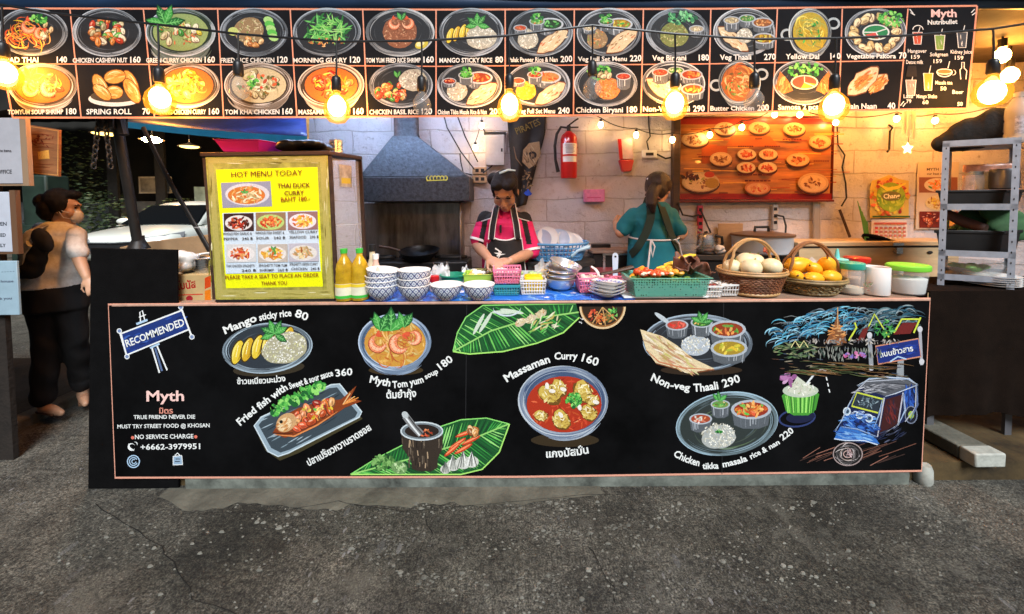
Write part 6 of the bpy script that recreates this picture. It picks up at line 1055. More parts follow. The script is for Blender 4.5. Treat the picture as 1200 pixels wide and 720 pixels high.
c = on(730, 4.95); t = thing('wooden_ladle', 'dark wooden ladle lying across the pink baskets', 'ladle', c); g = G(); g.tube([on(700, 4.82)+Vector((0, 0, .11)), on(716, 4.85)+Vector((0, 0, .115)), on(738, 4.88)+Vector((0, 0, .135))], [(.012, .008), (.013, .009), (.02, .012)], 8); g.build('handle', M_WOODD, t)
g = G(); g.tube([on(703, 4.8)+Vector((0, 0, .08)), on(698, 4.82)+Vector((0, 0, .12)), on(694, 4.86)+Vector((0, 0, .13))], [.01, .008, .006], 8); tag(g.build('white_spoon', M_WPLAS), 'white plastic spoon standing in the pink basket', 'spoon')
t = thing('spatula', 'pale blue spatula with a hole, standing behind the plates', 'spatula', on(721, 5.2)); g = G(); q = on(721, 5.2); g.prism([q+Vector((x, 0, z)) for x, z in ((-.012, .0), (.012, 0), (.018, .16), (.016, .18), (.006, .19), (-.006, .19), (-.016, .18), (-.018, .16))], (0, .006, 0)); g.build('blade', mat('pale_blue_steel', (.5, .62, .75), .35), t); g = G(); g.lathe([(.006, 0), (.006, .003)], q+Vector((0, -.001, .168)), 12, M=Matrix.Rotation(R(90), 3, 'X')); g.build('hole', M_DARK, t)
g = G(); g.box(SX(726, 4.6), SX(822, 4.6), 4.42, 4.72, ZC+.004, ZC+.014); tag(g.build('cutting_board', M_WPLAS, bevel=.004), 'white plastic cutting board under the green mesh tray', 'cutting board')
def carrot(a_, b_, r0, lab):
    t = thing('carrot', lab, 'carrot', a_, 'carrots behind the green tray'); g = G(); g.tube([a_, a_.lerp(b_, .3), a_.lerp(b_, .8), b_], [r0*.8, r0, r0*.6, .004], 10); g.build('root', mat('carrot_orange', (.75, .28, .02), .5, var=.15, vs=30), t)
carrot(on(753, 5.05)+Vector((0, 0, .11)), on(729, 4.86)+Vector((0, 0, .085)), .017, 'long orange carrot leaning behind the green mesh tray'); carrot(on(756, 4.99)+Vector((0, 0, .095)), on(738, 4.93)+Vector((0, 0, .075)), .013, 'thin orange carrot under the longer one')
M_MINT = clear('mint_plastic', (.16, .5, .38), .5, .3); _v = node(M_MINT, 'TexVoronoi', Scale=75.0, Randomness=.3); _t = node(M_MINT, 'TexCoord'); link(M_MINT, _t.outputs['Object'], _v.inputs['Vector']); _r = node(M_MINT, 'ValToRGB'); _r.color_ramp.interpolation = 'CONSTANT'; _r.color_ramp.elements[0].color = (.012, .03, .02, 1); _r.color_ramp.elements[1].position = .34; _r.color_ramp.elements[1].color = (.16, .5, .38, 1)
link(M_MINT, _v.outputs['Distance'], _r.inputs[0]); link(M_MINT, _r.outputs[0], M_MINT.node_tree.nodes['Principled BSDF'].inputs['Base Color'])
c, t = basket('green_mesh_tray', 777, 4.60, .36, .19, .10, M_MINT, 'large mint green tray heaped with tomatoes and greens', 1.12, False, lift=.012)
heap(t, c+Vector((.07, 0, 0)), .18, .14, .055, mat('salad_leaves', (.12, .26, .04), .6, var=.5, vs=40), 60, .024, 'greens'); heap(t, c+Vector((-.09, 0, 0)), .14, .12, .06, mat('dark_greens', (.06, .15, .03), .6, var=.5, vs=40), 40, .022, 'herbs'); heap(t, c+Vector((-.06, .0, 0)), .16, .12, .10, mat('tomato_red', (.65, .08, .02), .3, var=.3, vs=20), 16, .022, 'tomatoes'); heap(t, c+Vector((.06, .03, 0)), .14, .08, .10, mat('orange_slices', (.78, .34, .04), .4, var=.2), 8, .024, 'orange_slices'); heap(t, c+Vector((-.03, -.02, 0)), .2, .08, .106, mat('cut_pith', (.72, .62, .5), .5), 12, .012, 'cut_pieces')
for i, (px, Y, z, rz_, lab) in enumerate(((783, 4.98, .10, .2, 'yellow banana lying lowest behind the green tray'), (792, 5.0, .125, .1, 'yellow banana lying over another behind the green tray'), (800, 4.97, .16, -.4, 'short yellow banana topmost by the brown petals'))):
    t = thing('banana', lab, 'banana', on(px, Y)+Vector((0, 0, z)), 'bananas behind the green tray'); g = G(); q = on(px, Y)+Vector((0, 0, z)); Mz = Matrix.Rotation(rz_, 3, 'Y'); g.tube([q+Mz @ Vector((-.075+.03*k, -.01, .012*sin(k*.6))) for k in range(6)], [.005, .014, .017, .017, .014, .005], 10); g.build('fruit', mat('banana_yellow', (.72, .48, .03), .45, var=.15, vs=20), t)
t = thing('banana_blossom', 'brown curled banana blossom petals heaped behind the green tray', 'banana blossom', on(805, 4.8)); M_PET = mat('blossom_brown', (.13, .055, .035), .55, var=.45, vs=14, stretch=(6, 6, 1))
for (px, Y, z, ry, rz_, s) in ((797, 4.78, .105, -.5, .3, 1), (808, 4.8, .11, .1, -.2, 1.15), (819, 4.78, .09, .6, .5, .9), (806, 4.86, .13, -.1, 1.2, .9)):
    g = G(); q = on(px, Y)+Vector((0, 0, z)); Mm = Matrix.Rotation(rz_, 3, 'Z') @ Matrix.Rotation(ry, 3, 'Y')
    g.grid(lambda u, v: q+Mm @ Vector(((u-.5)*.10*s*(1-.4*abs(v-.5)), (v-.5)*.12*s, .05*s*abs(u-.5)*2+.022*sin(v*5+u*3)+.015*noise.noise((u*4, v*4, px)))), 12, 12); g.build('petal', M_PET, t, solid=.005)
for px, Y, lab in ((829, 4.56, 'small white slotted basket beside the green tray'), (848, 4.63, 'small white slotted basket next to the egg basket')):
    c, t = basket('slotted_basket', px, Y, .095, .09, .062, M_WPLAS, lab, 1.12, True, rows=2); 
    heap(t, c, .07, .07, .045, mat('dried_chilli', (.25, .03, .02), .5) if px < 840 else M_WFOOD, 16, .013)
# woven baskets
def woven(name, px, Y, r0, r1, h, m1, m2, lab, hr, hh, thick=.006, rows=12, handle_m=None, tw=0):
    c = on(px, Y); t = thing(name, lab, 'basket', c); g = G(); n = 36
    for j in range(rows):
        u = (j+.5)/rows; rr = r0+(r1-r0)*u; pts = []
        for i in range(n*2+1): a_ = 2*pi*i/(n*2); k = rr+thick*.75*(1 if (i+j) % 2 else -1)*.7; pts.append(c+Vector((k*cos(a_), k*.86*sin(a_), h*u+tw*sin(i*1.57+j*pi))))
        g.tube(pts, (h/rows*.55, thick*.6), 5, caps=False)
    g.build('weave', m1, t); g = G(); g.lathe([(r0*.98, .0), (r0*.98, .006)], c, 36, 1, .86); g.build('bottom', m1, t)
    g = G(); g.torus(c+Vector((0, 0, h)), 1, .009, 44, 6, M=Matrix.Diagonal((r1+.003, (r1+.003)*.86, 1))); g.torus(c+Vector((0, 0, h+.012)), 1, .006, 44, 6, M=Matrix.Diagonal((r1+.004, (r1+.004)*.86, 1))); g.build('rim', m2, t)
    g = G(); g.torus(c+Vector((0, 0, .008)), 1, .009, 40, 6, M=Matrix.Diagonal((r0+.004, (r0+.004)*.86, 1))); g.build('foot_ring', m2, t)
    for s_ in (-1, 1): g = G(); g.tube([c+Vector((r1*hr*cos(a_), s_*.012*(2.5 if abs(cos(a_)) > .8 else 1)+.0, h+hh*sin(a_))) for a_ in [pi*i/18 for i in range(19)]], .0075, 7); g.build('handle', handle_m or m2, t)
    return c, t
M_WICKB = mat('brown_wicker', (.16, .055, .022), .5, var=.45, vs=20); M_WICKT = mat('tan_wicker', (.42, .25, .10), .5, var=.3, vs=16); M_WICKG = mat('olive_wicker', (.22, .15, .06), .55, var=.5, vs=18)
c, t = woven('egg_basket', 880, 4.70, .125, .165, .115, M_WICKB, M_WICKT, 'brown woven basket of pale round fruit with a tall handle', .82, .175)
M_MEL = mat('cream_fruit', (.68, .62, .40), .42, var=.08, vs=12)
for i, (dx, dy, dz, r_, w) in enumerate(((-.04, -.06, .145, .052, 'pale round fruit at the front of the brown basket'), (.075, -.05, .148, .05, 'pale round fruit at the front by the basket handle'), (-.015, .02, .165, .054, 'pale round fruit topmost in the brown basket'), (.05, .05, .16, .05, 'pale round fruit at the back of the brown basket'), (-.105, .0, .14, .046, 'pale round fruit against the inner side of the brown basket'))):
    q = c+Vector((dx, dy, dz)); tt = thing('round_fruit', w, 'fruit', Vector((q.x, c.y, q.z)), 'pale round fruit in the brown basket'); g = G(); g.ell(q, (r_, r_, r_*.9), 20); g.build('skin', M_MEL, tt); g = G(); g.tube([q+Vector((.01, -.01, r_*.86)), q+Vector((.014, -.014, r_*.98))], .004, 6); g.build('stem', mat('stem_green', (.2, .25, .05), .6), tt)
c, t = woven('mango_basket', 949, 4.72, .115, .160, .07, M_WICKG, M_WICKG, 'low olive wicker basket of yellow mangoes with an arched handle', .86, .20, .008, 6, mat('cane_brown', (.2, .09, .035), .45, var=.3), .003)
M_MANGO = mat('mango_yellow', (.78, .40, .02), .35, var=.12, vs=9)
for i, (dx, dy, dz, rz_, ry, s, w) in enumerate(((-.105, -.03, .085, 1.1, .3, 1, 'mango at the near end of the wicker basket beside the brown basket'), (-.03, -.07, .085, .2, .1, .98, 'mango lowest in the middle front of the wicker basket'), (.07, -.06, .09, .3, .1, 1.05, 'mango at the front by the green lidded jar'), (-.045, .02, .14, -.05, 0, 1.3, 'long mango lying on top behind the others'), (.09, .0, .135, .9, .8, 1.1, 'mango standing up at the jar end of the wicker basket'), (.01, -.02, .125, .5, .4, .95, 'small round mango on top in the middle'))):
    q = c+Vector((dx, dy, dz)); Mm = Matrix.Rotation(rz_, 3, 'Z') @ Matrix.Rotation(ry, 3, 'Y'); tt = thing('mango', w, 'mango', Vector((q.x, c.y, q.z)), 'mangoes in the wicker basket'); g = G(); ps = []
    for k in range(9): u = k/8; ps.append([q+Mm @ Vector((.068*s*(2*u-1), .040*s*math.sqrt(max(.0004, 1-(2*u-1)**2))*(1.1-.25*u)*cos(t_)+.012*s*u*u, .036*s*math.sqrt(max(.0004, 1-(2*u-1)**2))*(1.1-.2*u)*sin(t_))) for t_ in [2*pi*i_/16 for i_ in range(16)]])
    g.loft(ps); g.build('skin', M_MANGO, tt, smooth=80, sub=1); g = G(); g.tube([q+Mm @ Vector((-.066*s, 0, 0)), q+Mm @ Vector((-.074*s, 0, .003))], .004, 6); g.build('stem', M_WOODD, tt)
plasticbag(944, 5.1, .16, .15, 'clear bag of white and pink packets behind the mangoes', al=.45, inner=mat('pink_packet', (.6, .2, .25), .5))
c = on(950, 4.57); g = G(); g.lathe([(.15, -.002), (.19, .002), (.19, .006), (.15, .003)], c-Vector((0, 0, .0)), 36, 1, .8)
# jars
c, t = lidjar('sauce_squeezer', 980, 5.02, .048, .13, mat('amber_sauce', (.5, .19, .03), .3), mat('aqua_cap', (.16, .6, .58), .4), 'amber squeeze bottle with an aqua nozzle cap', 'bottle', .03, None, .95); g = G(); g.lathe([(.014, .16), (.011, .18), (.006, .215), (.001, .217)], c, 14); g.build('nozzle', MATS['aqua_cap'], t)
lidjar('glass_jar', 1003, 4.98, .057, .145, M_CLEAR, M_RED, 'large clear jar with a red lid behind the white canister', 'jar', .026, (mat('tan_powder', (.5, .38, .26), .8), .35), .95)
lidjar('glass_jar', 996, 4.64, .058, .135, M_CLEAR, mat('sea_green_lid', (.03, .35, .26), .4), 'clear ribbed jar with a sea green lid beside the mangoes', 'jar', .03, (mat('beige_powder', (.55, .48, .36), .8), .25), .93)
c = on(1026, 4.58); t = thing('white_canister', 'plain white canister with a faint flower beside the green lidded tub', 'canister', c); g = G(); g.shell([(.001, 0), (.055, 0), (.058, .004), (.058, .142), (.056, .145), (.053, .142), (.053, .01), (.001, .008)], c, 30); g.build('cup', M_GLAZE, t)
a = Art(c+Vector((-.03, -.058, 0)), (-.5, -.86, 0), .0001, .006); a.dabs(1013, 333, 3, 7, [(150, 150, 120), (170, 120, 110), (120, 140, 100)], 16, 4, 1.6); a.build('flower_print', t)
c = on(1063, 4.62); t = thing('sugar_tub', 'clear tub of white sugar with a bright green lid at the counter end', 'tub', c); g = G(); g.lathe([(.072, 0), (.075, .005), (.088, .12), (.088, .13)], c, 32, 1, .85); g.build('body', M_CLEAR, t); g = G(); g.lathe([(.070, .004), (.073, .008), (.081, .08), (.06, .088), (.001, .082)], c, 30, 1, .85); g.build('sugar', M_WFOOD, t); g = G(); g.lathe([(.093, .124), (.095, .128), (.095, .148), (.088, .154), (.001, .155)], c, 32, 1, .85); g.build('lid', mat('neon_green_lid', (.22, .68, .05), .4), t)
c = on(1044, 4.85); g = G(); g.box(c.x-.09, c.x+.06, 4.83, 4.84, c.z, c.z+.11); tag(g.build('plastic_sheet', M_FROST), 'upright cloudy plastic divider behind the white canister', 'divider')
# ------------------------------------------------------------------ yellow menu cabinet at the counter end
YH = 4.47
cab = thing('hot_menu_cabinet', 'dark framed display cabinet with a yellow hot menu sheet taped to its front', 'display cabinet', P(318, 351, YH))
c0, c1, c2, c3 = P(241, 184, YH-.03), P(384, 182, YH), P(392, 350, YH), P(253, 350, YH-.03)
c2.z = c3.z = ZC+.012
N_ = (c1-c0).cross(c3-c0).normalized(); N_ = -N_ if N_.y > 0 else N_; c2 = on_plane(392, 350, c0, N_)
side = Vector((.06, .55, 0)); k3 = [c0+side, c1+side, c2+side, c3+side]
def bar(g, a_, b_, r): 
    d = (b_-a_); u, v = frame_of(d); g.loft([[p+u*r*sx__+v*r*sy__ for sx__, sy__ in ((-1, -1), (1, -1), (1, 1), (-1, 1))] for p in (a_, b_)])
for a_, b_ in ((c0, c3), (c1, c2), (k3[0], k3[3]), (k3[1], k3[2])): g = G(); bar(g, a_-N_*.02, b_-N_*.02, .017); g.build('post', M_WOODD, cab)
g = G(); up = Vector((0, 0, .022)); o_ = Vector((.025, 0, 0)); g.prism([c0-o_+N_*.02, c1+o_*.6+N_*.02, k3[1]+o_, k3[0]-o_], up); g.build('lid', M_WOODD, cab, bevel=.004); g = G(); g.prism([c3+N_*.01, c2+N_*.01, k3[2], k3[3]], -Vector((0, 0, .012))); g.build('base', M_BPLAS, cab)
g = G(); g.prism([c1-N_*.03+Vector((0, 0, -.01)), k3[1]+Vector((0, -.02, -.01)), k3[2]+Vector((0, -.02, .01)), c2-N_*.03+Vector((0, 0, .01))], (.003, 0, 0)); g.build('side_glass', M_CLEAR, cab)
g = G(); m_ = [c1.lerp(c2, .5), k3[1].lerp(k3[2], .5)]; g.prism([m_[0]-N_*.03, m_[1], m_[1]+Vector((-.75, 0, 0)), m_[0]+Vector((-.72, .03, 0))], (0, 0, .006)); g.build('shelf', M_CLEAR, cab)
g = G(); q = [p+N_*.004 for p in (c0, c1, c2, c3)]; g.prism(q, -N_*.012); sheetb = g.build('front_panel', mat('taped_clear_film', (.33, .30, .06), .25, var=.4, vs=16, bump=.3, bs=30), cab)
a = Art(c0+N_*.004, N_, .00003, .001)
YL = (236, 240, 16)
a.poly([(253, 199), (372, 196), (379, 336), (265, 338)], YL); 
for p in ([(243, 186), (382, 184), (383, 190), (244, 192)], [(254, 340), (390, 340), (391, 348), (254, 349)], [(244, 192), (250, 192), (261, 340), (254, 341)], [(375, 190), (382, 190), (390, 340), (383, 341)]): a.poly(p, (176, 166, 90))
for i in range(50):
    e = random.choice([(244+rnd(0, 6), 192+rnd(0, 140), 88), (377+rnd(0, 8), 190+rnd(0, 140), 88), (250+rnd(0, 125), 186+rnd(0, 6), 2), (258+rnd(0, 125), 342+rnd(0, 5), 0)]); a.dab(e[0], e[1], rnd(8, 26), rnd(.6, 1.6), R(e[2]), random.choice([(206, 200, 140), (120, 110, 40), (226, 222, 180), (150, 140, 60)]))
a.poly([(259, 214.5), (317, 212.5), (319, 242), (261, 244)], (150, 150, 170)); a.ell(290, 228, 26, 13, (206, 206, 214)); a.ell(289, 229, 22, 10.5, (200, 120, 50)); a.dabs(289, 229, 20, 9, ORNG+PALE, 60, 7, 2); a.dabs(289, 229, 14, 5, PALE, 14, 11, 1.6); sprig(a, 287, 227, 5, 3)
a.poly([(261, 250), (372, 247), (376, 318), (265, 321)], (206, 222, 236))
for i, (x, y, pl, pal, kk) in enumerate(((280, 260.5, (220, 216, 214), RED+[(90, 30, 20), (60, 24, 18)], 0), (317.5, 259.5, (180, 206, 120), RED+ORNG, 1), (355, 258.5, (226, 220, 226), YEL+ORNG, 2), (283, 296.5, (226, 222, 220), BRED+RED, 3), (320, 296.5, (226, 220, 214), YEL+ORNG+GREEN[:1], 4), (356, 295.5, (220, 216, 210), PALE+BRED, 5))):
    a.poly([(x-17.5, y-10), (x+17.5, y-10.6), (x+18, y+10.6), (x-17, y+11.4)], ((60, 36, 36), (150, 120, 90), (150, 110, 110), (206, 206, 206), (190, 180, 170), (190, 186, 196))[i]); a.ell(x, y+1, 16, 9, pl); a.dabs(x, y+1, 12, 6.4, pal, 50, 6, 2.2)
    if kk == 4: sprig(a, x+1, y-3, 5, 2)
for t_, x, y in (('WHOLE FISH GARLIC &', 262, 275.5), ('PEPPER   340 ฿', 263, 281.5), ('WHOLE FISH SWEET &', 300, 274.5), ('SOUR   340 ฿', 301, 280.5), ('YELLOW CURRY', 339, 273.5), ('SEAFOOD   290 ฿', 340, 279.5)): a.text(t_, (x, y), (x+34, y-.4), 3.1, (60, 66, 74), bold=.01)
for t_, x, y in (('THAI CHICKEN SPAGHETTI', 266, 313), ('240 ฿', 284, 318.5), ('SPAGHETTI TOM YUM', 304, 312.5), ('SHRIMP   260 ฿', 305, 318), ('SPAGHETTI GREEN CURRY', 340, 311), ('CHICKEN   240 ฿', 342, 316.5)): a.text(t_, (x, y), (x+(17 if t_[0] == '2' else 33), y-.3), 3.0, (60, 66, 74), bold=.01)
DK = (110, 20, 24)
a.text('HOT MENU TODAY', (272, 208), (355, 205.5), 6.4, DK, bold=0.0); a.text('THAI DUCK', (326, 220.5), (364, 219.5), 5.2, DK, bold=.015); a.text('CURRY', (334, 229), (357, 228.3), 5.0, DK, bold=.015); a.text('BAHT 180.-', (330, 236.5), (364, 235), 5.0, (150, 60, 20), bold=.015); a.text('PLEASE TAKE A SEAT TO PLACE AN ORDER', (265, 327), (374, 324), 4.3, (140, 70, 20), bold=.01); a.text('THANK YOU', (307, 334), (337, 333.2), 4.3, (140, 70, 20), bold=.01)
a.build('menu_sheet', cab, PRINT)
lg = thing('shop_sticker', 'small yellow and white sticker on the glass side of the menu cabinet', 'sticker', c1); s0_ = c1+(k3[1]-c1)*.3+Vector((.006, 0, -.16)); sd = (k3[1]-c1).normalized(); g = G(); g.prism([s0_, s0_+sd*.22, s0_+sd*.22+Vector((0, 0, .12)), s0_+Vector((0, 0, .12))], (.002, 0, 0)); g.build('paper', mat('sticker_print', (.45, .42, .34), .4, var=.5, vs=22), lg); g = G(); g.prism([s0_+Vector((.003, 0, .02))+sd*.03, s0_+sd*.19+Vector((.003, 0, .02)), s0_+sd*.19+Vector((.003, 0, .05)), s0_+sd*.03+Vector((.003, 0, .05))], (.001, 0, 0)); g.build('yellow_band', mat('yellow_band', (.6, .5, .05), .5), lg)
zt = c0.z+.022
g = G(); q = P(300, 176, YH+.2); q.z = zt+.004; g.shell([(.001, 0), (.12, 0), (.15, .055), (.157, .058), (.157, .062), (.148, .060), (.118, .006), (.001, .006)], q, 4, 1.15, .8, M=Matrix.Rotation(R(40), 3, 'Z')); tag(g.build('pink_tub', mat('magenta_plastic', (.6, .02, .28), .4), smooth=20, bevel=.006), 'magenta plastic tub on top of the yellow menu cabinet', 'tub')
g = G(); q = P(362, 178, YH+.25); q.z = zt
for i in range(12): g.ell(q+Vector((rnd(-.09, .09), rnd(-.08, .08), .02+rnd(0, .035))), (rnd(.04, .07), rnd(.04, .06), rnd(.02, .035)), 10)
tag(fuse(g, 'black_plastic_bag', M_BPLAS, vox=.01, it=3), 'crumpled black bag on top of the menu cabinet beside the magenta tub', 'bag')
g = G(); q = P(394, 180, YH+.4); q.z = zt; g.shell([(.001, 0), (.035, 0), (.035, .085), (.037, .087), (.033, .087), (.032, .004), (.001, .004)], q, 20); tag(g.build('tin_can', M_STEEL), 'open tin can on the far corner of the menu cabinet lid', 'can')
# boxes and bags behind the black panel
bx = thing('cardboard_box', 'printed brown box standing at the counter end behind the black panel', 'box', P(232, 355, 4.62)); g = G(); a0, a1 = P(207, 356, 4.56), P(247, 322, 4.56); g.box(a0.x, a1.x, 4.56, 4.86, ZC-.03, a1.z); g.build('carton', mat('tan_carton', (.46, .32, .14), .8, var=.15), bx, bevel=.003)
a = Art((0, 4.56, 0), (0, -1, 0)); a.text('โบนัส', (208, 340), (230, 337), 9, (170, 30, 30), bold=.03); a.poly([(240, 326), (247, 323), (247, 336), (240, 339)], (206, 70, 20)); a.poly([(240, 341), (247, 339), (247, 353), (240, 354)], (220, 120, 20)); a.ell(222, 350, 4, 3.4, (150, 30, 40)); a.line([(208, 346), (238, 345)], 1.2, (200, 60, 40)); a.build('print', bx, PRINT)
bz = P(230, 322, 4.6).z
p_ = thing('steel_pot', 'small steel pot with a bent wire handle on the printed brown box', 'pot', P(235, 322, 4.68)); q = Vector((P(236, 320, 4.72).x, 4.72, bz+.002)); g = G(); g.shell([(.001, 0), (.052, 0), (.058, .075), (.062, .078), (.06, .08), (.055, .076), (.05, .005), (.001, .005)], q, 24); g.build('pot', M_STEEL, p_); g = G(); g.torus(q+Vector((0, 0, .085)), .055, .006, 24, 6, M=Matrix.Rotation(R(20), 3, 'X') @ Matrix.Diagonal((1, .7, 1))); g.build('wire_handle', M_WPLAS, p_)
g = G(); q = P(216, 318, 4.66); q.z = bz
for i in range(14): g.ell(q+Vector((rnd(-.03, .03), rnd(-.04, .04), .02+rnd(0, .10)*.9)), (rnd(.025, .04), rnd(.03, .045), rnd(.02, .035)), 10)
tag(fuse(g, 'white_plastic_bag', mat('white_film', (.62, .6, .56), .35, var=.1, vs=20), vox=.008, it=2), 'crumpled white plastic bag on the printed brown box', 'bag')
g = G(); q0_, q1_ = P(140, 292, 5.0), P(262, 274, 5.0); A = [P(140, 290, 5.0), P(170, 284, 5.0), P(210, 279, 5.0), P(262, 273, 5.0), P(262, 312, 5.0), P(140, 312, 5.0)]; 
for p in A[4:]: p.z = .72
g.prism(A, (0, .35, 0)); tag(g.build('brown_board', M_CARD, bevel=.004), 'brown cardboard sheet box standing behind the black panel', 'cardboard')
g = G(); g.box(A[0].x, A[3].x, 5.0, 5.5, 0, .718); tag(g.build('crate', M_DARK), 'dark crate holding up the brown cardboard behind the black panel', 'crate')
# posts, tarp, lamps, signs at the left
pole = thing('stand_pole', 'dark iron pole with a hanging chain, rising behind the black panel', 'pole', P(160, 292, 4.6)); g = G(); b_ = P(160, 292, 4.62); t_ = P(148, 128, 4.5); g.tube([Vector((b_.x, b_.y, 0)), b_, t_], .022, 12); g.build('tube', M_BLKIRON, pole); g = G(); g.lathe([(.05, 0), (.034, .03), (.026, .05), (.026, .07)], P(160, 292, 4.62), 16); g.build('collar', M_BLKIRON, pole)
g = G(); q = P(151, 150, 4.47); g.tube([q+Vector((-.03, 0, .08)), q+Vector((.03, 0, .05)), q+Vector((.05, 0, -.05))], .02, 8); g.box(q.x-.05, q.x+.03, q.y-.03, q.y+.03, q.z-.02, q.z+.12); g.build('clamp', M_BLKIRON, pole)
g = G()
for s_, n in ((-1, 12), (1, 12)):
    for i in range(n):
        u = i/n; q = P(143+s_*(3+7*u), 140+62*u, 4.44); g.torus(q, .011, .0038, 10, 5, M=Matrix.Rotation(R(90), 3, 'X') @ Matrix.Rotation(i % 2*1.3, 3, 'Y') @ Matrix.Diagonal((.8, 1.3, 1)))
g.build('chain', M_BLKIRON, pole)
q = Vector((P(256, 312, 4.9).x, 4.9, .02)); tube('slanted_pole', [P(168, 150, 5.2), P(200, 215, 5.05), P(262, 322, 4.92)], .014, M_BLKIRON, 'dark slanted iron prop leaning behind the menu cabinet', 'pole', 10)
M_TARP = mat('blue_tarpaulin', (.012, .03, .14), .4, var=.5, vs=6, bump=.4, bs=14); M_TARPC = mat('cyan_trim', (.03, .33, .62), .35, var=.15, vs=8)
um = thing('blue_parasol', 'blue tarpaulin parasol with a cyan hem behind the left end of the menu sign', 'parasol', P(240, 150, 5.4))
def tq(u, v): return P(150+210*u+(-6)*v, 144+24*u-7*u*u+(1-v)*0-46*v, 5.25+1.4*v).lerp(P(150+210*u, 144+24*u-7*u*u-40*v, 5.3+1.3*v), .5)+Vector((0, 0, .02*sin(u*9)*v))
g = G(); g.grid(tq, 26, 8); g.build('canopy', M_TARP, um, solid=.004)
g = G(); g.loft([[P(150+210*u, 143+24*u-7*u*u, 5.24), P(150+210*u, 150+26*u-7*u*u, 5.24), P(150+210*u, 150+26*u-7*u*u, 5.246), P(150+210*u, 143+24*u-7*u*u, 5.246)] for u in [i/16 for i in range(17)]]); g.build('hem', M_TARPC, um)
g = G(); q = P(290, 160, 5.9); g.tube([Vector((q.x, 5.9, 0)), Vector((q.x, 5.9, 2.4))], .02, 10); g.build('mast', M_BLKIRON, um)
g = G(); g.grid(lambda u, v: P(326+36*u, 128+66*v, 6.3+.05*sin(u*14)), 24, 6); tag(g.build('orange_curtain', mat('orange_cloth', (.55, .27, .06), .85, var=.2), solid=.005), 'pleated orange lit curtain beside the whitewashed wall', 'curtain')
M_LAMPW = emit('street_lamp_glow', (1, .55, .2), 110); M_LAMPD = emit('dim_lamp_glow', (1, .62, .16), 1.6); M_SHADE = mat('dark_enamel_shade', (.05, .03, .015), .4)
for px, py, w, lit, lab in ((124, 157, 14, 0, 'shallow yellow glowing lamp left of the dark pole'), (178, 164, 12, 1, 'brightest bare orange bulb right of the dark pole'), (222, 172, 11, 0, 'shallow yellow glowing lamp below the cyan hem')):
    q = P(px, py, 24.5); s_ = .0235*w; t = thing('parking_lamp', lab, 'lamp', q, 'lamps under the iron roof'); g = G(); g.lathe([(.03, .12), (.05, .09), (s_, .01), (s_*1.02, 0), (s_*.97, 0), (.045, .08), (.001, .085)], q, 24); g.build('shade', M_SHADE, t); g = G(); g.ell(q+Vector((0, 0, .0)), (s_*(.75 if lit else .86), s_*(.75 if lit else .86), .09 if lit else .05), 14); g.build('lamp_bulb', M_LAMPW if lit else M_LAMPD, t); g = G(); g.tube([q+Vector((0, 0, .1)), q+Vector((0, 0, .75))], .008, 6); g.build('cord', M_BPLAS, t)
# far left signs on a pier
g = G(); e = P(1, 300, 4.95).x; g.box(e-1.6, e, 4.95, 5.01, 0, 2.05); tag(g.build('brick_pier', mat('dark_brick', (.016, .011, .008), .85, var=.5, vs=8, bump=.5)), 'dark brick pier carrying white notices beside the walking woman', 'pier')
def notice(x0, y0, x1, y1, Y, col, lab, rows, frame=None):
    t = thing('notice_board', lab, 'notice', P((x0+x1)/2, y1, Y), 'notices at the left of the stall'); g = G(); pbox(g, x0, y0, x1, y1, Y, .03); g.build('panel', mat('notice_'+str(int(x1+y1)), lin(col), .5, var=.1, vs=8), t, bevel=.003)
    if frame: g = G(); pbox(g, x1, y0-2, x1+2.4, y1+2, Y-.008, .05); pbox(g, x0, y1, x1+2.4, y1+2.4, Y-.009, .05); g.build('frame_edge', frame, t)
    a = Art((0, Y, 0), (0, -1, 0)); [a.text(*r_) for r_ in rows]; a.build('lettering', t)
notice(-60, 138, 27, 216, 4.85, (170, 172, 180), 'large white notice board, highest on the brick pier', [('the items.', (-2, 178.5), (14, 178.5), 3.6, (60, 60, 66)), ('OFFICE', (-4, 204), (14, 203.5), 4.6, (60, 60, 66)), ('PLEASE RETURN', (-50, 178), (-6, 178), 4, (60, 60, 66))], mat('tan_edge', (.3, .2, .12), .6))
notice(-60, 225, 15, 296, 4.86, (186, 192, 204), 'middle white notice in a brown frame on the brick pier', [('OPEN', (-8, 265), (8, 264.5), 4.4, (60, 66, 76)), ('CLOSED', (-12, 278), (7, 277.5), 4, (60, 66, 76)), ('DAILY', (-8, 290), (7, 289.6), 4, (60, 66, 76))], mat('brown_edge', (.14, .07, .035), .6))
notice(-60, 306, 19, 370, 4.87, (150, 176, 190), 'lowest notice, a pale blue sheet on the brick pier', [('- - - - -', (2, 320), (17, 319), 3, (80, 90, 110)), ('rules of the house', (-30, 332), (16, 331), 3, (80, 90, 110)), ('thank you', (-12, 352), (14, 351), 3, (80, 90, 110))])
kr = thing('carved_plaque', 'brown wooden plaque with carved lines hanging beside the white notice', 'plaque', P(50, 206, 5.0)); g = G(); pl = [P(31, 146, 5.0), P(69, 152, 5.12), P(68.5, 207, 5.12), P(31, 203, 5.0)]; g.prism(pl, (0, .03, 0)); g.build('panel', mat('plaque_wood', (.24, .10, .035), .5, var=.35, vs=9, stretch=(1, 1, 5)), kr); pn = (pl[1]-pl[0]).cross(pl[2]-pl[0]).normalized(); pn = -pn if pn.y > 0 else pn
a = Art(pl[0], pn); a.line([(32, 148), (68, 153.5), (67.5, 205.5), (32, 202)], 1.2, (206, 150, 80), close=True); a.poly([(44, 178), (57, 176), (58, 186), (45, 187)], (214, 160, 70))
for y in (158, 163, 168, 173, 192, 196): a.line([(36+rnd(0, 6), y), (50, y+rnd(-1, 1)), (62+rnd(-6, 2), y+1)], 1, (110, 50, 20), True)
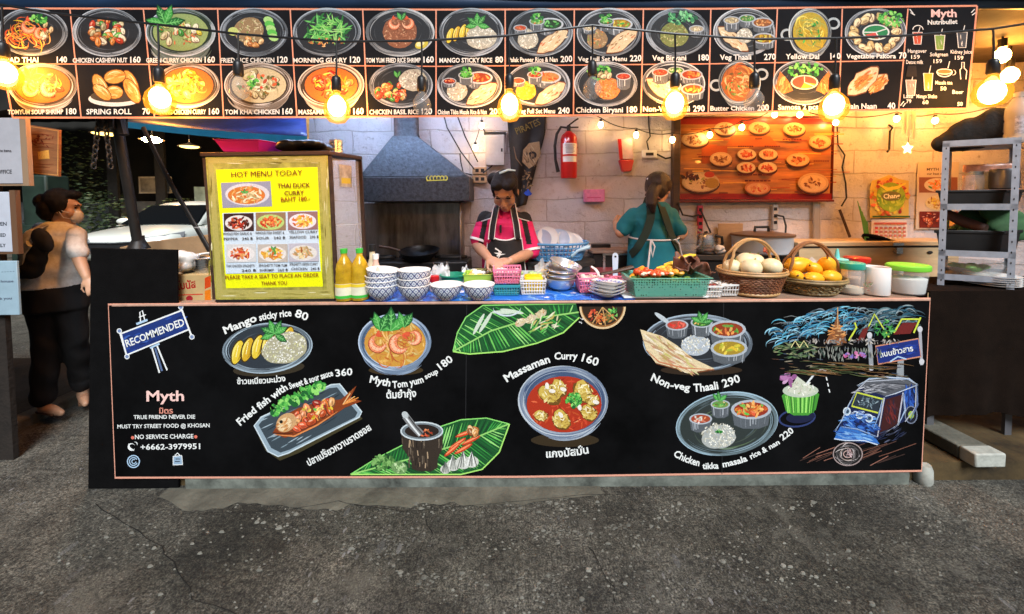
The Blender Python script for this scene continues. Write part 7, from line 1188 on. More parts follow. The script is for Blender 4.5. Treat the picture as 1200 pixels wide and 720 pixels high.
a.dabs(50, 165, 14, 8, [(120, 50, 20), (90, 36, 16)], 20, 5, 1.6); a.build('carving', kr)
# picture and posters across the street, small lit things
ph = thing('framed_photograph', 'pale framed photograph on the low wall far behind the white car', 'picture', P(180, 226, 29.9)); g = G(); pbox(g, 163, 207, 200, 227, 29.8, .09); g.build('frame', mat('pale_frame', (.32, .30, .24), .6, var=.3), ph); g = G(); pbox(g, 165, 209, 198, 225, 29.785, .014); g.build('print', mat('grey_photo', (.16, .15, .12), .5, var=.7, vs=2.5), ph)
for x, w, lab in ((187, 3.6, 'dark lamp post in front of the framed photograph'), (131, 3, 'dark post far behind the chain')): g = G(); pbox(g, x-w/2, 120, x+w/2, 290, 28.5, .2); tag(g.build('street_post', M_BLKIRON), lab, 'post')
g = G(); pbox(g, 228, 219, 246, 238, 29.7, .15); tag(g.build('blue_notice', mat('bluish_card', (.16, .26, .30), .6, var=.3, vs=4)), 'faint bluish notice beyond the slanted iron prop', 'notice')
for x, y, w_, h_, lab in ((40, 205, 26, 20, 'dark scooter shaped cabinet behind the walking woman'), (30, 262, 30, 40, 'dark green bin behind the walking woman')): g = G(); pbox(g, x-w_/2, y, x+w_/2, y+h_+40, 9.0, .5); tag(g.build('street_cabinet', mat('dark_green_metal', (.015, .03, .02), .5, var=.5, vs=5), bevel=.02), ('tall dark grey cabinet' if y < 230 else 'low dark green cabinet')+' in the street behind the walking woman', 'cabinet')
# shrubs in the dark
def shrub(px, Y, w, h, lab):
    q = P(px, 300, Y); q.z = 0; t = thing('dark_shrub', lab, 'shrub', q, 'shrubs by the boundary wall'); g = G()
    for _ in range(1800):
        d = Vector((rnd(-1, 1), rnd(-1, 1), rnd(0, 1))); 
        if d.length > 1.05: continue
        p = q+Vector((d.x*w, d.y*.9, .25+d.z*h)); n_ = Vector((rnd(-1, 1), rnd(-1, 1), rnd(-.3, 1))).normalized(); u, v = frame_of(n_); s_ = rnd(.035, .085); g.poly([p+u*s_, p+v*s_*.4, p-u*s_, p-v*s_*.4])
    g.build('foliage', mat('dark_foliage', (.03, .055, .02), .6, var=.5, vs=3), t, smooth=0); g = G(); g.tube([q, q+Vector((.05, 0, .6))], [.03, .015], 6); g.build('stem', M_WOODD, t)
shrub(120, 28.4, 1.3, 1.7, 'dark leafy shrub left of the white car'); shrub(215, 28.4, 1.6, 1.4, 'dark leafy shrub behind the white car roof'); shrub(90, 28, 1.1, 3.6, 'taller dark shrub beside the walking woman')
# ------------------------------------------------------------------ white parked car
car = thing('parked_car', 'white saloon car parked in the dark street behind the black panel', 'car', (0, 0, 0)); M_CARW = mat('white_car_paint', (.78, .80, .72), .25, coat=.6); M_WIN = mat('dark_car_glass', (.006, .007, .008), 1, spec=0)
LN = [(-2.2, .86, .42, .70, .72), (-2.1, .92, .30, .78, .83), (-1.75, .96, .24, .86, .88), (-1.0, .985, .22, .93, .89), (0, 1, .22, .96, .89), (1.0, 1, .22, .98, .89), (1.7, .97, .24, 1.0, .87), (2.1, .92, .32, .98, .84), (2.25, .85, .45, .9, .75)]
g = G(); rings = []
for x, k, zb_, zt_, w in LN: rings.append([Vector((x, w*a_, z)) for a_, z in ((-.86, zb_), (-1, zb_+.12), (-1.02, (zb_+zt_)/2+.05), (-.97, zt_-.06), (-.86, zt_), (0, zt_+.02), (.86, zt_), (.97, zt_-.06), (1.02, (zb_+zt_)/2+.05), (1, zb_+.12), (.86, zb_))])
g.loft(rings); g.build('body', M_CARW, car, smooth=50, sub=1)
RN = [(-1.05, .93, .78, .02), (-.35, 1.33, .64, .06), (.0, 1.42, .60, .07), (.7, 1.44, .60, .07), (1.25, 1.32, .62, .06), (1.85, 1.0, .72, .02)]
g = G(); g.loft([[Vector((x, w*a_*(1 if i_ < 2 else 1), z)) for i_, (a_, z) in enumerate(((-1.04, .92), (-1.0, min(zt_, 1.2)), (-.9, zt_-.02), (0, zt_+.02), (.9, zt_-.02), (1.0, min(zt_, 1.2)), (1.04, .92)))] for x, zt_, w, c_ in RN]); rf = g.build('cabin', M_CARW, car, smooth=60)
g = G(); g.loft([[Vector((x-.012, y, z+.012)) for y, z in ((-.70, 0), (.70, 0))] for x, z in ((0, 0),)][0:0] or [[Vector((-1.08, -.72, .945)), Vector((-1.08, .72, .945)), Vector((-1.0, .72, .96)), Vector((-1.0, -.72, .96))], [Vector((-.42, -.58, 1.335)), Vector((-.42, .58, 1.335)), Vector((-.34, .58, 1.35)), Vector((-.34, -.58, 1.35))]]); g.build('windscreen', M_WIN, car)
for s_ in (-1, 1):
    g = G(); y = s_*.80; g.prism([(-.82, y*1.0, .965), (-.3, s_*.715, 1.27), (.25, s_*.695, 1.35), (.32, s_*.80, .985)], (0, s_*.02, 0)); g.build('side_window', M_WIN, car); g = G(); g.prism([(.40, s_*.80, .985), (.36, s_*.695, 1.35), (1.05, s_*.70, 1.32), (1.45, s_*.78, 1.03)], (0, s_*.02, 0)); g.build('side_window', M_WIN, car)
    g = G(); g.ell((-.62, s_*.98, 1.0), (.09, .13, .075), 14); g.build('wing_mirror', M_CARW if s_ > 0 else M_CARW, car)
    g = G(); g.loft([[Vector((-2.2, s_*.38, .66)), Vector((-2.19, s_*.38, .74)), Vector((-2.17, s_*.38, .70))], [Vector((-2.08, s_*.72, .66)), Vector((-2.03, s_*.72, .78)), Vector((-2.02, s_*.70, .72))], [Vector((-1.72, s_*.87, .72)), Vector((-1.66, s_*.86, .82)), Vector((-1.70, s_*.84, .76))]]); g.build('headlight', mat('headlamp_glass', (.5, .5, .5), .1, .5), car)
    for x in (-1.38, 1.38):
        wl = G(); wl.tube([(x, s_*.70, .32), (x, s_*.93, .32)], .33, 26); w_o = wl.build('wheel', M_BPLAS, car); g = G(); g.tube([(x, s_*.935, .32), (x, s_*.945, .32)], .22, 20); g.build('rim', M_STEEL, w_o)
g = G(); g.loft([[Vector((-2.235, -.45, .5)), Vector((-2.235, .45, .5)), Vector((-2.22, .45, .5)), Vector((-2.22, -.45, .5))], [Vector((-2.215, -.42, .66)), Vector((-2.215, .42, .66)), Vector((-2.2, .42, .66)), Vector((-2.2, -.42, .66))]]); g.build('grille', M_BPLAS, car)
g = G(); g.tube([(-2.23, -.40, .675), (-2.235, 0, .66), (-2.23, .40, .675)], .014, 6); g.build('chrome_bar', M_STEEL, car)
cp = P(196, 275, 9.2); car.location = (P(226, 275, 22).x, 22, .05); car.rotation_euler = (0, 0, R(100)); car.scale = (1.04, 1.04, 1.04)
# second pale car mirror beyond: part of a van
# ------------------------------------------------------------------ metal rack and the cloth-covered table at the right
TB = thing('covered_table', 'table draped to the ground in dark cloth under the metal rack', 'table', P(1140, 350, 4.95)); YT = 4.9
tz = P(1095, 338, 5.05).z; tx0 = P(1088, 345, YT).x; tx1 = tx0+1.5
g = G()
def drape(u, v):
    x = tx0+(tx1-tx0)*u; sw = .035*sin(u*24+1)*v+.02*sin(u*57)*v*v; hem = .20+.07*sin(u*5+.6)+(.22*max(0, .25-abs(u-.38))*4-.11)*.0
    return (x+.015*sin(u*31)*v, YT-.02-.05*v+sw, tz-(tz-hem)*v)
g.grid(drape, 90, 24); g.grid(lambda u, v: (tx0-.004-.03*v+.02*sin(u*20)*v, YT+.9*u, tz-(tz-.2)*v), 20, 12); g.box(tx0, tx1, YT-.016, YT+.9, tz-.01, tz); g.build('cloth', mat('dark_brown_cloth', (.009, .0052, .0035), 1, var=.35, vs=7, bump=.3, bs=200, spec=.08), TB)
for x, y in ((tx0+.06, YT+.06), (tx1-.06, YT+.06), (tx0+.06, YT+.84), (tx1-.06, YT+.84), (P(1178, 530, YT+.1).x, YT+.1)): g = G(); g.box(x-.02, x+.02, y-.02, y+.02, FZ if y > 4.9 else 0.0, tz-.012); g.build('leg', mat('grey_leg', (.12, .12, .13), .5, .3), TB)
rk = thing('metal_rack', 'grey slotted metal rack of crates and jars on the cloth covered table', 'rack', P(1145, 345, 5.1))
f0, f1 = P(1098, 336, 5.25), P(1188, 352, 4.93); f0.z = f1.z = tz; rt0, rt1 = P(1106, 172, 5.25).z, P(1193, 160, 4.93).z; hz = (rt0+rt1)/2-tz; bk = Vector((.3, .56, 0))
LEGS = [f0, f1, f1+bk, f0+bk]; dF = (f1-f0).normalized(); dS = bk.normalized()
for i, p in enumerate(LEGS):
    g = G(); s_ = 1 if i in (0, 3) else -1; w = .042; t1_ = .004; din = dS if i < 2 else -dS
    g.prism([p, p+dF*s_*w, p+dF*s_*w+din*t1_, p+dF*s_*t1_+din*t1_, p+dF*s_*t1_+din*w, p+din*w], (0, 0, hz)); lgm = g.build('leg', M_ALU, rk)
    g = G(); nn = dF.cross(Vector((0, 0, 1))); nn = nn if nn.y < 0 else -nn
    for k in range(14):
        c = p+dF*s_*w*.55+Vector((0, 0, hz*(k+.5)/14)); c = c+nn*.0016 if i < 2 else c; g.add([c+dF*.004*cos(a_)+Vector((0, 0, .007*sin(a_))) for a_ in [2*pi*j/8 for j in range(8)]], [list(range(8))])
    if i < 2: g.build('slot', M_BPLAS, lgm)
SHZ = [.012, .155, .22, .60, 1.0]
shelf_z = [tz+hz*k for k in (.04, .21, .535, .975)]
for z in shelf_z:
    for a_, b_, n in ((0, 1, dS), (3, 2, -dS), (0, 3, dF), (1, 2, -dF)): g = G(); p, q = LEGS[a_].copy(), LEGS[b_].copy(); p.z = q.z = z; g.prism([p, q, q+n*.004, p+n*.004], (0, 0, .036)); g.prism([p+n*.0041, q+n*.0041, q+n*.03, p+n*.03], (0, 0, .004)); g.build('rail', M_ALU, rk)
    g = G(); pl = [Vector((p.x, p.y, z+.006)) for p in LEGS]; cc = sum(pl, Vector())/4; g.prism([p.lerp(cc, .06) for p in pl], (0, 0, .006)); g.build('shelf', mat('grey_shelf_sheet', (.16, .155, .15), .5, .4, var=.2), rk)
def onr(u, v, s_): return LEGS[0]+(f1-f0)*u+bk*v+Vector((0, 0, shelf_z[s_]+.0135-tz))
def crate(u, v, s_, w, d, h, lab):
    c = onr(u, v, s_); t = thing('black_crate', lab, 'crate', c, 'black crates on the metal rack'); M_ = Matrix.Rotation(math.atan2(dF.y, dF.x), 3, 'Z'); g = G()
    R4 = lambda k, z, i=0: [c+M_ @ Vector((x*(w/2*k-i), y*(d/2*k-i), z)) for x, y in ((-1, -1), (1, -1), (1, 1), (-1, 1))]
    g.loft([R4(.9, 0), R4(1, h*.86), R4(1.06, h*.87), R4(1.06, h), R4(.98, h, .003), R4(.88, .006, .004)]); g.build('tub', M_BPLAS, t, bevel=.004); return c
crate(.52, .40, 2, .38, .30, .105, 'shallow black crate on the upper shelf of the metal rack'); crate(.52, .42, 1, .38, .3, .14, 'taller black crate on the middle shelf of the metal rack')
c = onr(.30, .6, 2); lidjar.__globals__
def rackjar(name, u, v, s_, dz, r, h, body, lid, lab, cat='jar'):
    c = onr(u, v, s_)+Vector((0, 0, dz)); t = thing(name, lab, cat, c); g = G(); g.lathe([(r*.9, 0), (r, .006), (r, h*.85), (r*.9, h)], c, 22); g.build('body', body, t)
    if lid: g = G(); g.lathe([(r*.93, h), (r*.95, h+.02), (.001, h+.021)], c, 22); g.build('lid', lid, t)
rackjar('glass_jar', .42, .38, 2, .108, .045, .09, M_CLEAR, M_STEEL, 'clear glass jar on the upper crate of the metal rack'); rackjar('metal_cup', .82, .35, 2, .108, .06, .12, mat('dark_metal_cup', (.08, .08, .085), .35, .6), None, 'dark metal cup on the upper crate of the metal rack', 'cup'); rackjar('glass_jar', .62, .5, 2, .108, .05, .11, mat('murky_jar', (.35, .33, .26), .2, var=.3, vs=20), None, 'cloudy open jar behind the dark metal cup')
t = thing('snack_bag', 'crinkled red and white snack bag behind the jars on the rack', 'bag', onr(.6, .85, 2)); g = G(); c = onr(.62, .84, 2); 
g.grid(lambda u, v: c+dF*(.3*(u-.5))+Vector((0, .05*sin(u*pi)*sin(v*pi)+.02*noise.noise((u*6, v*6, 3)), .27*v)), 16, 14); g.build('film', mat('snack_print', (.55, .28, .2), .35, var=.6, vs=16), t, solid=.01)
# green cloth and stick between the shelves
g = G(); c = onr(.58, .75, 1)
for i in range(16): g.ell(c+dF*rnd(-.16, .22)+Vector((0, rnd(-.05, .08), rnd(.06, .27))), (rnd(.06, .1), rnd(.05, .08), rnd(.05, .08)), 12)
tag(fuse(g, 'green_cloth', mat('bottle_green_cloth', (.035, .10, .035), .85, var=.3, vs=10), vox=.012, it=6), 'bundled green cloth behind the taller black crate', 'cloth')
tube('brown_roll', [onr(.06, .5, 1)+Vector((0, 0, .24)), onr(.3, .45, 1)+Vector((0, 0, .19)), onr(.62, .42, 1)+Vector((0, 0, .145))], [.03, .034, .03], mat('dark_brown_leather', (.07, .03, .02), .6, var=.3), 'dark brown roll slanting across the green cloth on the rack', 'roll', 12)
c = onr(.5, .4, 0); t = thing('glass_bowl', 'clear plastic bowl on the lowest shelf of the metal rack', 'bowl', c); g = G(); g.shell([(.001, 0), (.07, 0), (.13, .05), (.15, .09), (.147, .09), (.125, .052), (.066, .004), (.001, .004)], c, 28); g.build('bowl', M_CLEAR, t); g = G(); [g.ell(c+Vector((rnd(-.09, .05), rnd(-.05, .05), .04+rnd(0, .03))), (.03, .025, .016), 8) for _ in range(9)]; g.build('leaves', mat('leaf_green', (.12, .32, .06), .5, var=.4, vs=20), t)
for i in range(5):
    c = LEGS[0]+(f1-f0)*.72+bk*.3+Vector((0, 0, .002+.0125*i)); t = thing('dinner_plate', ('lowest', 'second lowest', 'middle', 'second from top', 'topmost')[i]+' white plate of the pile under the metal rack', 'plate', c, 'plates piled under the metal rack'); g = G(); g.lathe([(.001, 0), (.06, 0), (.115, .012), (.116, .015), (.06, .004), (.001, .004)], c, 28); g.build('plate', M_GLAZE, t)
# on top of the rack
g = G(); c = onr(.30, .5, 3)+Vector((0, 0, .03)); 
for u, z, r_ in ((-.02, .03, .07), (.12, .05, .085), (.26, .08, .10), (.36, .10, .10), (.46, .085, .09), (.56, .12, .10), (.7, .15, .11), (.82, .15, .10)): g.ell(LEGS[0]+(f1-f0)*u+bk*.5+Vector((0, 0, shelf_z[3]+.014-tz+z*.8)), (r_*1.05, r_*1.1, min(z*.82+.03, r_)), 14)
tag(fuse(g, 'black_bag', mat('black_nylon', (.008, .0075, .007), .75, var=.3, vs=9, bump=.4, bs=60), vox=.012, it=5), 'slouching black bag on the top of the metal rack', 'bag')
c = onr(.96, .3, 3); t = thing('water_bottle', 'large clear plastic bottle with faint labels on the rack top corner', 'bottle', c); k = .052; g = G(); g.lathe([(k*.9, 0), (k, .012), (k, .05), (k*.93, .06), (k, .07), (k, .12), (k*.94, .13), (k, .14), (k*.95, .2), (k*.5, .25), (k*.36, .262), (k*.36, .27)], c, 24); g.build('body', clear('bottle_plastic', (.75, .78, .8), .5, .1), t); g = G(); g.lathe([(k*.42, .266), (k*.43, .292), (.001, .294)], c, 16); g.build('cap', M_WPLAS, t); g = G(); g.grid(lambda u, v: (c.x+k*1.02*cos(-2.7+2.3*u), c.y+k*1.02*sin(-2.7+2.3*u), c.z+.05+.1*v), 12, 1); g.build('label', mat('bottle_print', (.4, .42, .5), .4, var=.8, vs=40), t)
# kerb beam, yellow dirt and things at the far right
g = G(); A = PZ(1086, 494, FZ+.075); Bq = PZ(1162, 533, FZ+.075); dd = (Bq-A).normalized(); nn = Vector((-dd.y, dd.x, 0))*.16; A.z = Bq.z = FZ+.004
kb = thing('concrete_beam', 'weathered concrete kerb beam with a white painted end beside the dark cloth', 'kerb', A); g.prism([A-nn*.5-dd*.6, A+nn*.5-dd*.6, Bq+nn*.5-dd*.17, Bq-nn*.5-dd*.17], (0, 0, .072)); g.build('beam', M_CONC, kb, bevel=.008); g = G(); g.prism([Bq-nn*.5-dd*.168, Bq+nn*.5-dd*.168, Bq+nn*.5, Bq-nn*.5], (0, 0, .074)); g.build('painted_end', mat('chipped_white_paint', (.42, .43, .38), .6, var=.25, vs=20, bump=.2), kb, bevel=.008)
g = G(); q = P(1083, 551, 4.43); q.z = 0; g.lathe([(.036, 0), (.042, .015), (.04, .075), (.032, .098), (.001, .10)], q+Vector((.0, .02, .0)), 20); tag(g.build('white_bollard', mat('chipped_white_paint', None) if False else MATS['chipped_white_paint']), 'small white painted stone peg at the right foot of the painted board', 'stone')
rc = thing('red_stool', 'red plastic stool at the edge behind the dark cloth', 'stool', P(1206, 560, 5.6)); q = P(1206, 545, 5.75); q.z = 0; g = G(); g.box(q.x-.14, q.x+.16, 5.6, 5.9, .84, .87); g.build('seat', M_RED, rc, bevel=.01)
for sx__, sy__ in ((-.12, 5.62), (.14, 5.62), (-.12, 5.88), (.14, 5.88)): g = G(); g.tube([(q.x+sx__*1.15, sy__, FZ), (q.x+sx__, sy__, .84)], [.02, .016], 8); g.build('leg', M_RED, rc)
# ------------------------------------------------------------------ people
SKIN = mat('tan_skin', (.38, .2, .12), .5, var=.08, vs=12); SKIN2 = mat('warm_light_skin', (.5, .29, .18), .5, var=.08, vs=12); HAIR = mat('black_hair', (.006, .0045, .004), .55, var=.5, vs=30, stretch=(5, 5, 1), bump=.5, bs=120, spec=.25)
M_EYE = mat('eye_dark', (.01, .008, .007), .2); M_LIP = mat('lips', (.28, .075, .06), .45); M_NAIL = mat('eye_white', (.55, .5, .46), .3)
def oval(g, c, rx, ry, rz, M=None, n=16): g.ell(c, (rx, ry, rz), n, M)
def limb(g, pts, rs, n=14):
    g.tube(pts, rs, n)
    for p, r in zip(pts, rs): g.ell(p, r, 12)
def body_rings(g, rings, n=24):
    """rings: (centre, half width, half depth)"""
    g.loft([[c+Vector((w*cos(2*pi*i/n), d*sin(2*pi*i/n), 0)) for i in range(n)] for c, w, d in rings])
def head_on(g, c, M, s=1.0, neck_to=None):
    """c: head centre; M: orientation, face along -Y"""
    f = lambda x, y, z: c+M @ Vector((x*s, y*s, z*s))
    oval(g, f(0, .012, .03), .073*s, .092*s, .085*s, M); oval(g, f(0, -.012, -.035), .060*s, .072*s, .072*s, M); oval(g, f(0, -.045, -.085), .034*s, .034*s, .030*s, M)
    for q in (-1, 1): oval(g, f(q*.04, -.055, -.03), .026*s, .026*s, .028*s, M); oval(g, f(q*.074, .012, -.012), .010*s, .018*s, .030*s, M); oval(g, f(q*.012, -.098, -.035), .011*s, .012*s, .010*s, M)
    g.tube([f(0, -.082, .012), f(0, -.094, -.012), f(0, -.106, -.033)], [.008*s, .010*s, .013*s], 10); oval(g, f(0, -.086, .028), .05*s, .012*s, .012*s, M); oval(g, f(0, -.088, -.062), .024*s, .012*s, .010*s, M)
    if neck_to: limb(g, [f(0, .02, -.05), f(0, .03, -.1).lerp(neck_to, .5), neck_to], [.048*s, .047*s, .052*s])
def face_on(par, c, M, s=1.0):
    f = lambda x, y, z: c+M @ Vector((x*s, y*s, z*s))
    for q in (-1, 1):
        g = G(); oval(g, f(q*.031, -.0785, .008), .014*s, .006*s, .0055*s, M, 12); g.build('eye', M_EYE, par); g = G(); g.tube([f(q*.012, -.093, .026), f(q*.032, -.092, .031), f(q*.05, -.08, .024)], [.003*s, .0042*s, .002*s], 6); g.build('eyebrow', HAIR, par)
        g = G(); g.tube([f(q*.016, -.085, .013), f(q*.031, -.0865, .017), f(q*.046, -.078, .011)], [.0022*s, .003*s, .002*s], 6); g.build('eyelash', HAIR, par)
    g = G(); oval(g, f(0, -.0955, -.0605), .021*s, .005*s, .0036*s, M, 12); oval(g, f(0, -.094, -.068), .017*s, .005*s, .004*s, M, 12); fuse(g, 'lips', M_LIP, par, vox=.002, it=1)
def hand(g, wrist, d, palm_n, s=1.0, curl=.6, spread=1):
    """palm and five fingers from the wrist along d; palm_n points out of the palm"""
    d = d.normalized(); n = (palm_n-d*palm_n.dot(d)).normalized(); w = d.cross(n)
    f = lambda a_, b_, c_: wrist+d*a_*s+w*b_*s+n*c_*s
    M = Matrix((w, n, d)).transposed(); oval(g, f(.048, 0, 0), .040*s, .015*s, .052*s, M, 14)
    for b_, L in ((-.030, .062), (-.010, .074), (.010, .070), (.029, .054)):
        p0 = f(.085, b_, 0); a1 = curl*.5; a2 = curl*1.3; p1 = p0+(d*cos(a1)+n*sin(a1))*L*.5*s+w*b_*.25*spread*s; p2 = p1+(d*cos(a2)+n*sin(a2))*L*.3*s; p3 = p2+(d*cos(a2*1.4)+n*sin(a2*1.4))*L*.26*s; g.tube([f(.06, b_*.8, 0), p0, p1, p2, p3], [.0095*s, .0095*s, .0088*s, .008*s, .006*s], 8); g.ell(p3, .006*s, 8)
    q0_ = f(.03, -.036, .004); q1_ = f(.062, -.058, .018); q2_ = f(.09, -.052, .032); g.tube([f(.015, -.02, 0), q0_, q1_, q2_], [.013*s, .0125*s, .0105*s, .0075*s], 8); g.ell(q2_, .0075*s, 8)
def hairwave(k=.004, f=55):
    return lambda p: p+Vector((sin(p.z*f*.3+p.x*f), cos(p.x*f*1.2), sin(p.x*f+p.y*f))) * k*noise.noise(p*18)
# --- cook in a pink polo shirt, looking down at her hands
def JJ(x, y, Y, dy):
    q = P(x, y, Y+dy/KD); q.y = Y+dy; return q
Yp = 5.74; J = lambda x, y, dy=0: JJ(x, y, Yp, dy)
pc = thing('person', 'cook in a pink polo shirt and black bib apron looking down at her hands', 'person', (J(592, 300).x, Yp, FZ))
hc = J(592, 225, -.08); HM = Matrix.Rotation(R(-9), 3, 'Z') @ Matrix.Rotation(R(37), 3, 'X'); cx = J(592, 300).x; nb = J(592, 247, .04)
zs = J(592, 250).z; sw = J(617, 250).x-cx
g = G(); head_on(g, hc, HM, 1.04, nb)
V = lambda x, y, z: Vector((cx+x, Yp+y, z))
body_rings(g, [(V(0, .03, .80), .13, .10), (V(0, .03, .92), .17, .12), (V(0, .02, 1.06), .145, .10), (V(0, .0, 1.22), .15, .105), (V(0, 0, 1.36), .16, .105), (V(0, .02, zs-.02), .15, .08), (V(0, .04, zs+.02), .08, .06)])
shL, shR = J(569, 256, .02), J(614, 257, .02); elL, elR = J(559, 288, -.02), J(623, 296, -.04); wrL, wrR = J(573, 303, -.27), J(598, 306, -.26)
limb(g, [shL, shL.lerp(elL, .5), elL, elL.lerp(wrL, .4), wrL], [.048, .042, .036, .036, .025]); limb(g, [shR, shR.lerp(elR, .5), elR, elR.lerp(wrR, .4), wrR], [.048, .042, .036, .036, .025])
hand(g, wrL, J(582, 309, -.33)-wrL, Vector((.5, .2, -1)), .92, .75); hand(g, wrR, J(578, 309, -.30)-wrR, Vector((-.2, .4, -1)), .92, .8)
for q in (-1, 1): limb(g, [V(q*.085, .03, .85), V(q*.09, .02, .5), V(q*.09, .04, .19)], [.085, .06, .042]); oval(g, V(q*.09, -.03, .145), .042, .11, .04)
fuse(g, 'body', SKIN, pc, vox=.0062, it=3); face_on(pc, hc, HM, 1.04)
f_ = lambda x, y, z: hc+HM @ Vector((x, y, z))
g = G(); oval(g, f_(0, .032, .05), .085, .095, .085, HM); 
for q in (-1, 1): oval(g, f_(q*.034, -.026, .078), .047, .06, .034, HM); oval(g, f_(q*.066, -.005, .045), .02, .045, .055, HM); g.tube([f_(q*.062, -.03, .02), f_(q*.076, -.01, -.02), f_(q*.078, .01, -.06)], [.012, .01, .004], 8)
oval(g, f_(-.085, .09, .04), .042, .042, .045, HM); oval(g, f_(0, .075, -.0), .075, .05, .08, HM); fuse(g, 'hair', HAIR, pc, vox=.006, it=3, tweak=hairwave())
g = G(); g.tube([f_(-.02, .0, .14), f_(.03, .03, .145), f_(.07, .06, .12)], [.006, .008, .005], 8); g.build('hair_clip', mat('pale_blue_clip', (.45, .65, .75), .3), pc)
M_PINK = mat('hot_pink_cotton', (.62, .012, .11), .8, var=.12, vs=14, bump=.25, bs=14); M_BLK = mat('black_cotton', (.012, .011, .012), .85, var=.2, bump=.2, bs=20); M_TRIM = mat('white_piping', (.7, .68, .68), .7)
g = G(); body_rings(g, [(V(0, .03, .90), .18, .135), (V(0, .02, 1.06), .158, .12), (V(0, .0, 1.22), .155, .118), (V(0, 0, 1.36), .16, .115), (V(0, .02, zs-.015), .145, .085), (V(0, .035, zs+.012), .09, .07), (V(0, .03, zs+.03), .066, .06)])
slL, slR = shL.lerp(elL, .78), shR.lerp(elR, .92); limb(g, [shL, shL.lerp(slL, .5), slL], [.052, .055, .058]); limb(g, [shR, shR.lerp(slR, .5), slR], [.052, .056, .062])
def pkpick(p, n): x = abs(p.x-cx); return 1 if (p.z > zs-.03-(x-.075)*.25 and x > .075) or (.10 < x-.2*(zs-p.z) < .135 and p.z > zs-.20 and p.y < Yp+.02) else 0
fuse(g, 'polo_shirt', [M_PINK, M_BLK], pc, .0042, 5, pick=pkpick, tweak=lambda p: p+Vector((0, .006*sin(p.z*46+p.x*20), 0))*(1 if p.z < zs-.08 else .3))
g = G()
for e, s_ in ((slL, shL), (slR, shR)): d = (e-s_).normalized(); u, v = frame_of(d); r_ = .060 if e is slL else .064; g.tube([e-d*.004, e+d*.012], r_, 20)
g.build('cuff', M_TRIM, pc)
for q in (-1, 1): g = G(); g.tube([V(q*.05, -.06, zs+.012), V(q*.09, -.075, zs-.03), V(q*.135, -.06, zs-.045), V(q*.165, -.015, zs-.055)], .0035, 6); g.build('shirt_piping', M_TRIM, pc)
for q in (-1, 1): g = G(); A_ = [V(q*.008, -.085, zs-.045), V(q*.052, -.055, zs+.03), V(q*.062, -.02, zs+.05), V(q*.055, -.078, zs-.018)]; g.poly(A_); g.build('collar', M_PINK, pc, solid=.006)
g = G(); g.box(cx-.032, cx-.018, Yp-.132, Yp-.124, zs-.12, zs-.07); g.build('microphone', M_BPLAS, pc)
bz0 = J(592, 277).z
def bib(u, v):
    x = (u-.5)*2; wv = .105+.05*v; z = bz0-.40*v; return V(x*wv, -.128-.018*cos(x*1.5)+.0*v+(.055*x*x), z+.02*(x*x)*(1-v)*1.6-.012)
ap = G(); ap.grid(bib, 20, 16); apr = ap.build('apron', M_BLK, pc, solid=.006)
g = G(); g.tube([bib(i/16, 0)+Vector((0, -.005, 0)) for i in range(17)], .0045, 6); g.tube([bib(0, i/10)+Vector((0, -.004, 0)) for i in range(11)], .004, 6); g.tube([bib(1, i/10)+Vector((0, -.004, 0)) for i in range(11)], .004, 6); g.build('apron_piping', M_TRIM, apr)
for q in (-1, 1):
    pts = [bib(.5+q*.36, .0)+Vector((0, -.004, -.005)), V(q*.085, -.13, zs-.16), V(q*.075, -.115, zs-.07), V(q*.058, -.07, zs+.02), V(q*.05, .0, zs+.065), V(q*.03, .06, zs+.06)]
    g = G(); g.strap(pts, .036, .005, cx, Yp+.02); sp2 = g.build('apron_strap', M_BLK, pc)
    for e in (-1, 1): g = G(); g.tube([p+Vector((e*.018, -.003, 0)) for p in pts], .0035, 6); g.build('strap_piping', M_TRIM, sp2)
a = Art(V(0, -.155, 0), (0, -1, 0), .0002, .004)
a.line([(581, 289), (588, 293.5), (583, 298)], 1.6, (226, 224, 220)); a.poly([(584, 289.5), (587, 295), (593, 295.5), (587, 297), (584, 302), (585, 296.5), (579.5, 294), (585, 294)], (226, 224, 220)); a.build('apron_emblem', apr)
g = G(); body_rings(g, [(V(0, .03, .99), .172, .128), (V(0, .03, .85), .185, .135), (V(0, .03, .78), .17, .12)]); 
for q in (-1, 1): limb(g, [V(q*.09, .03, .82), V(q*.095, .02, .5), V(q*.09, .04, .22)], [.1, .08, .065])
fuse(g, 'trousers', M_BLK, pc, .009, 3)
g = G(); q = J(580, 311, -.31)
for i in range(6): oval(g, q+Vector((rnd(-.03, .03), rnd(-.02, .02), -.03+rnd(-.01, .01))), .022, .02, .012, None, 10)
fuse(g, 'peeled_food', mat('pale_food_piece', (.6, .5, .35), .5), None, .006, 2); tag(bpy.data.objects['peeled_food'], 'small pile of pale food under the hands of the pink shirted cook', 'food'); bpy.data.objects['peeled_food']['ay'] = Yp
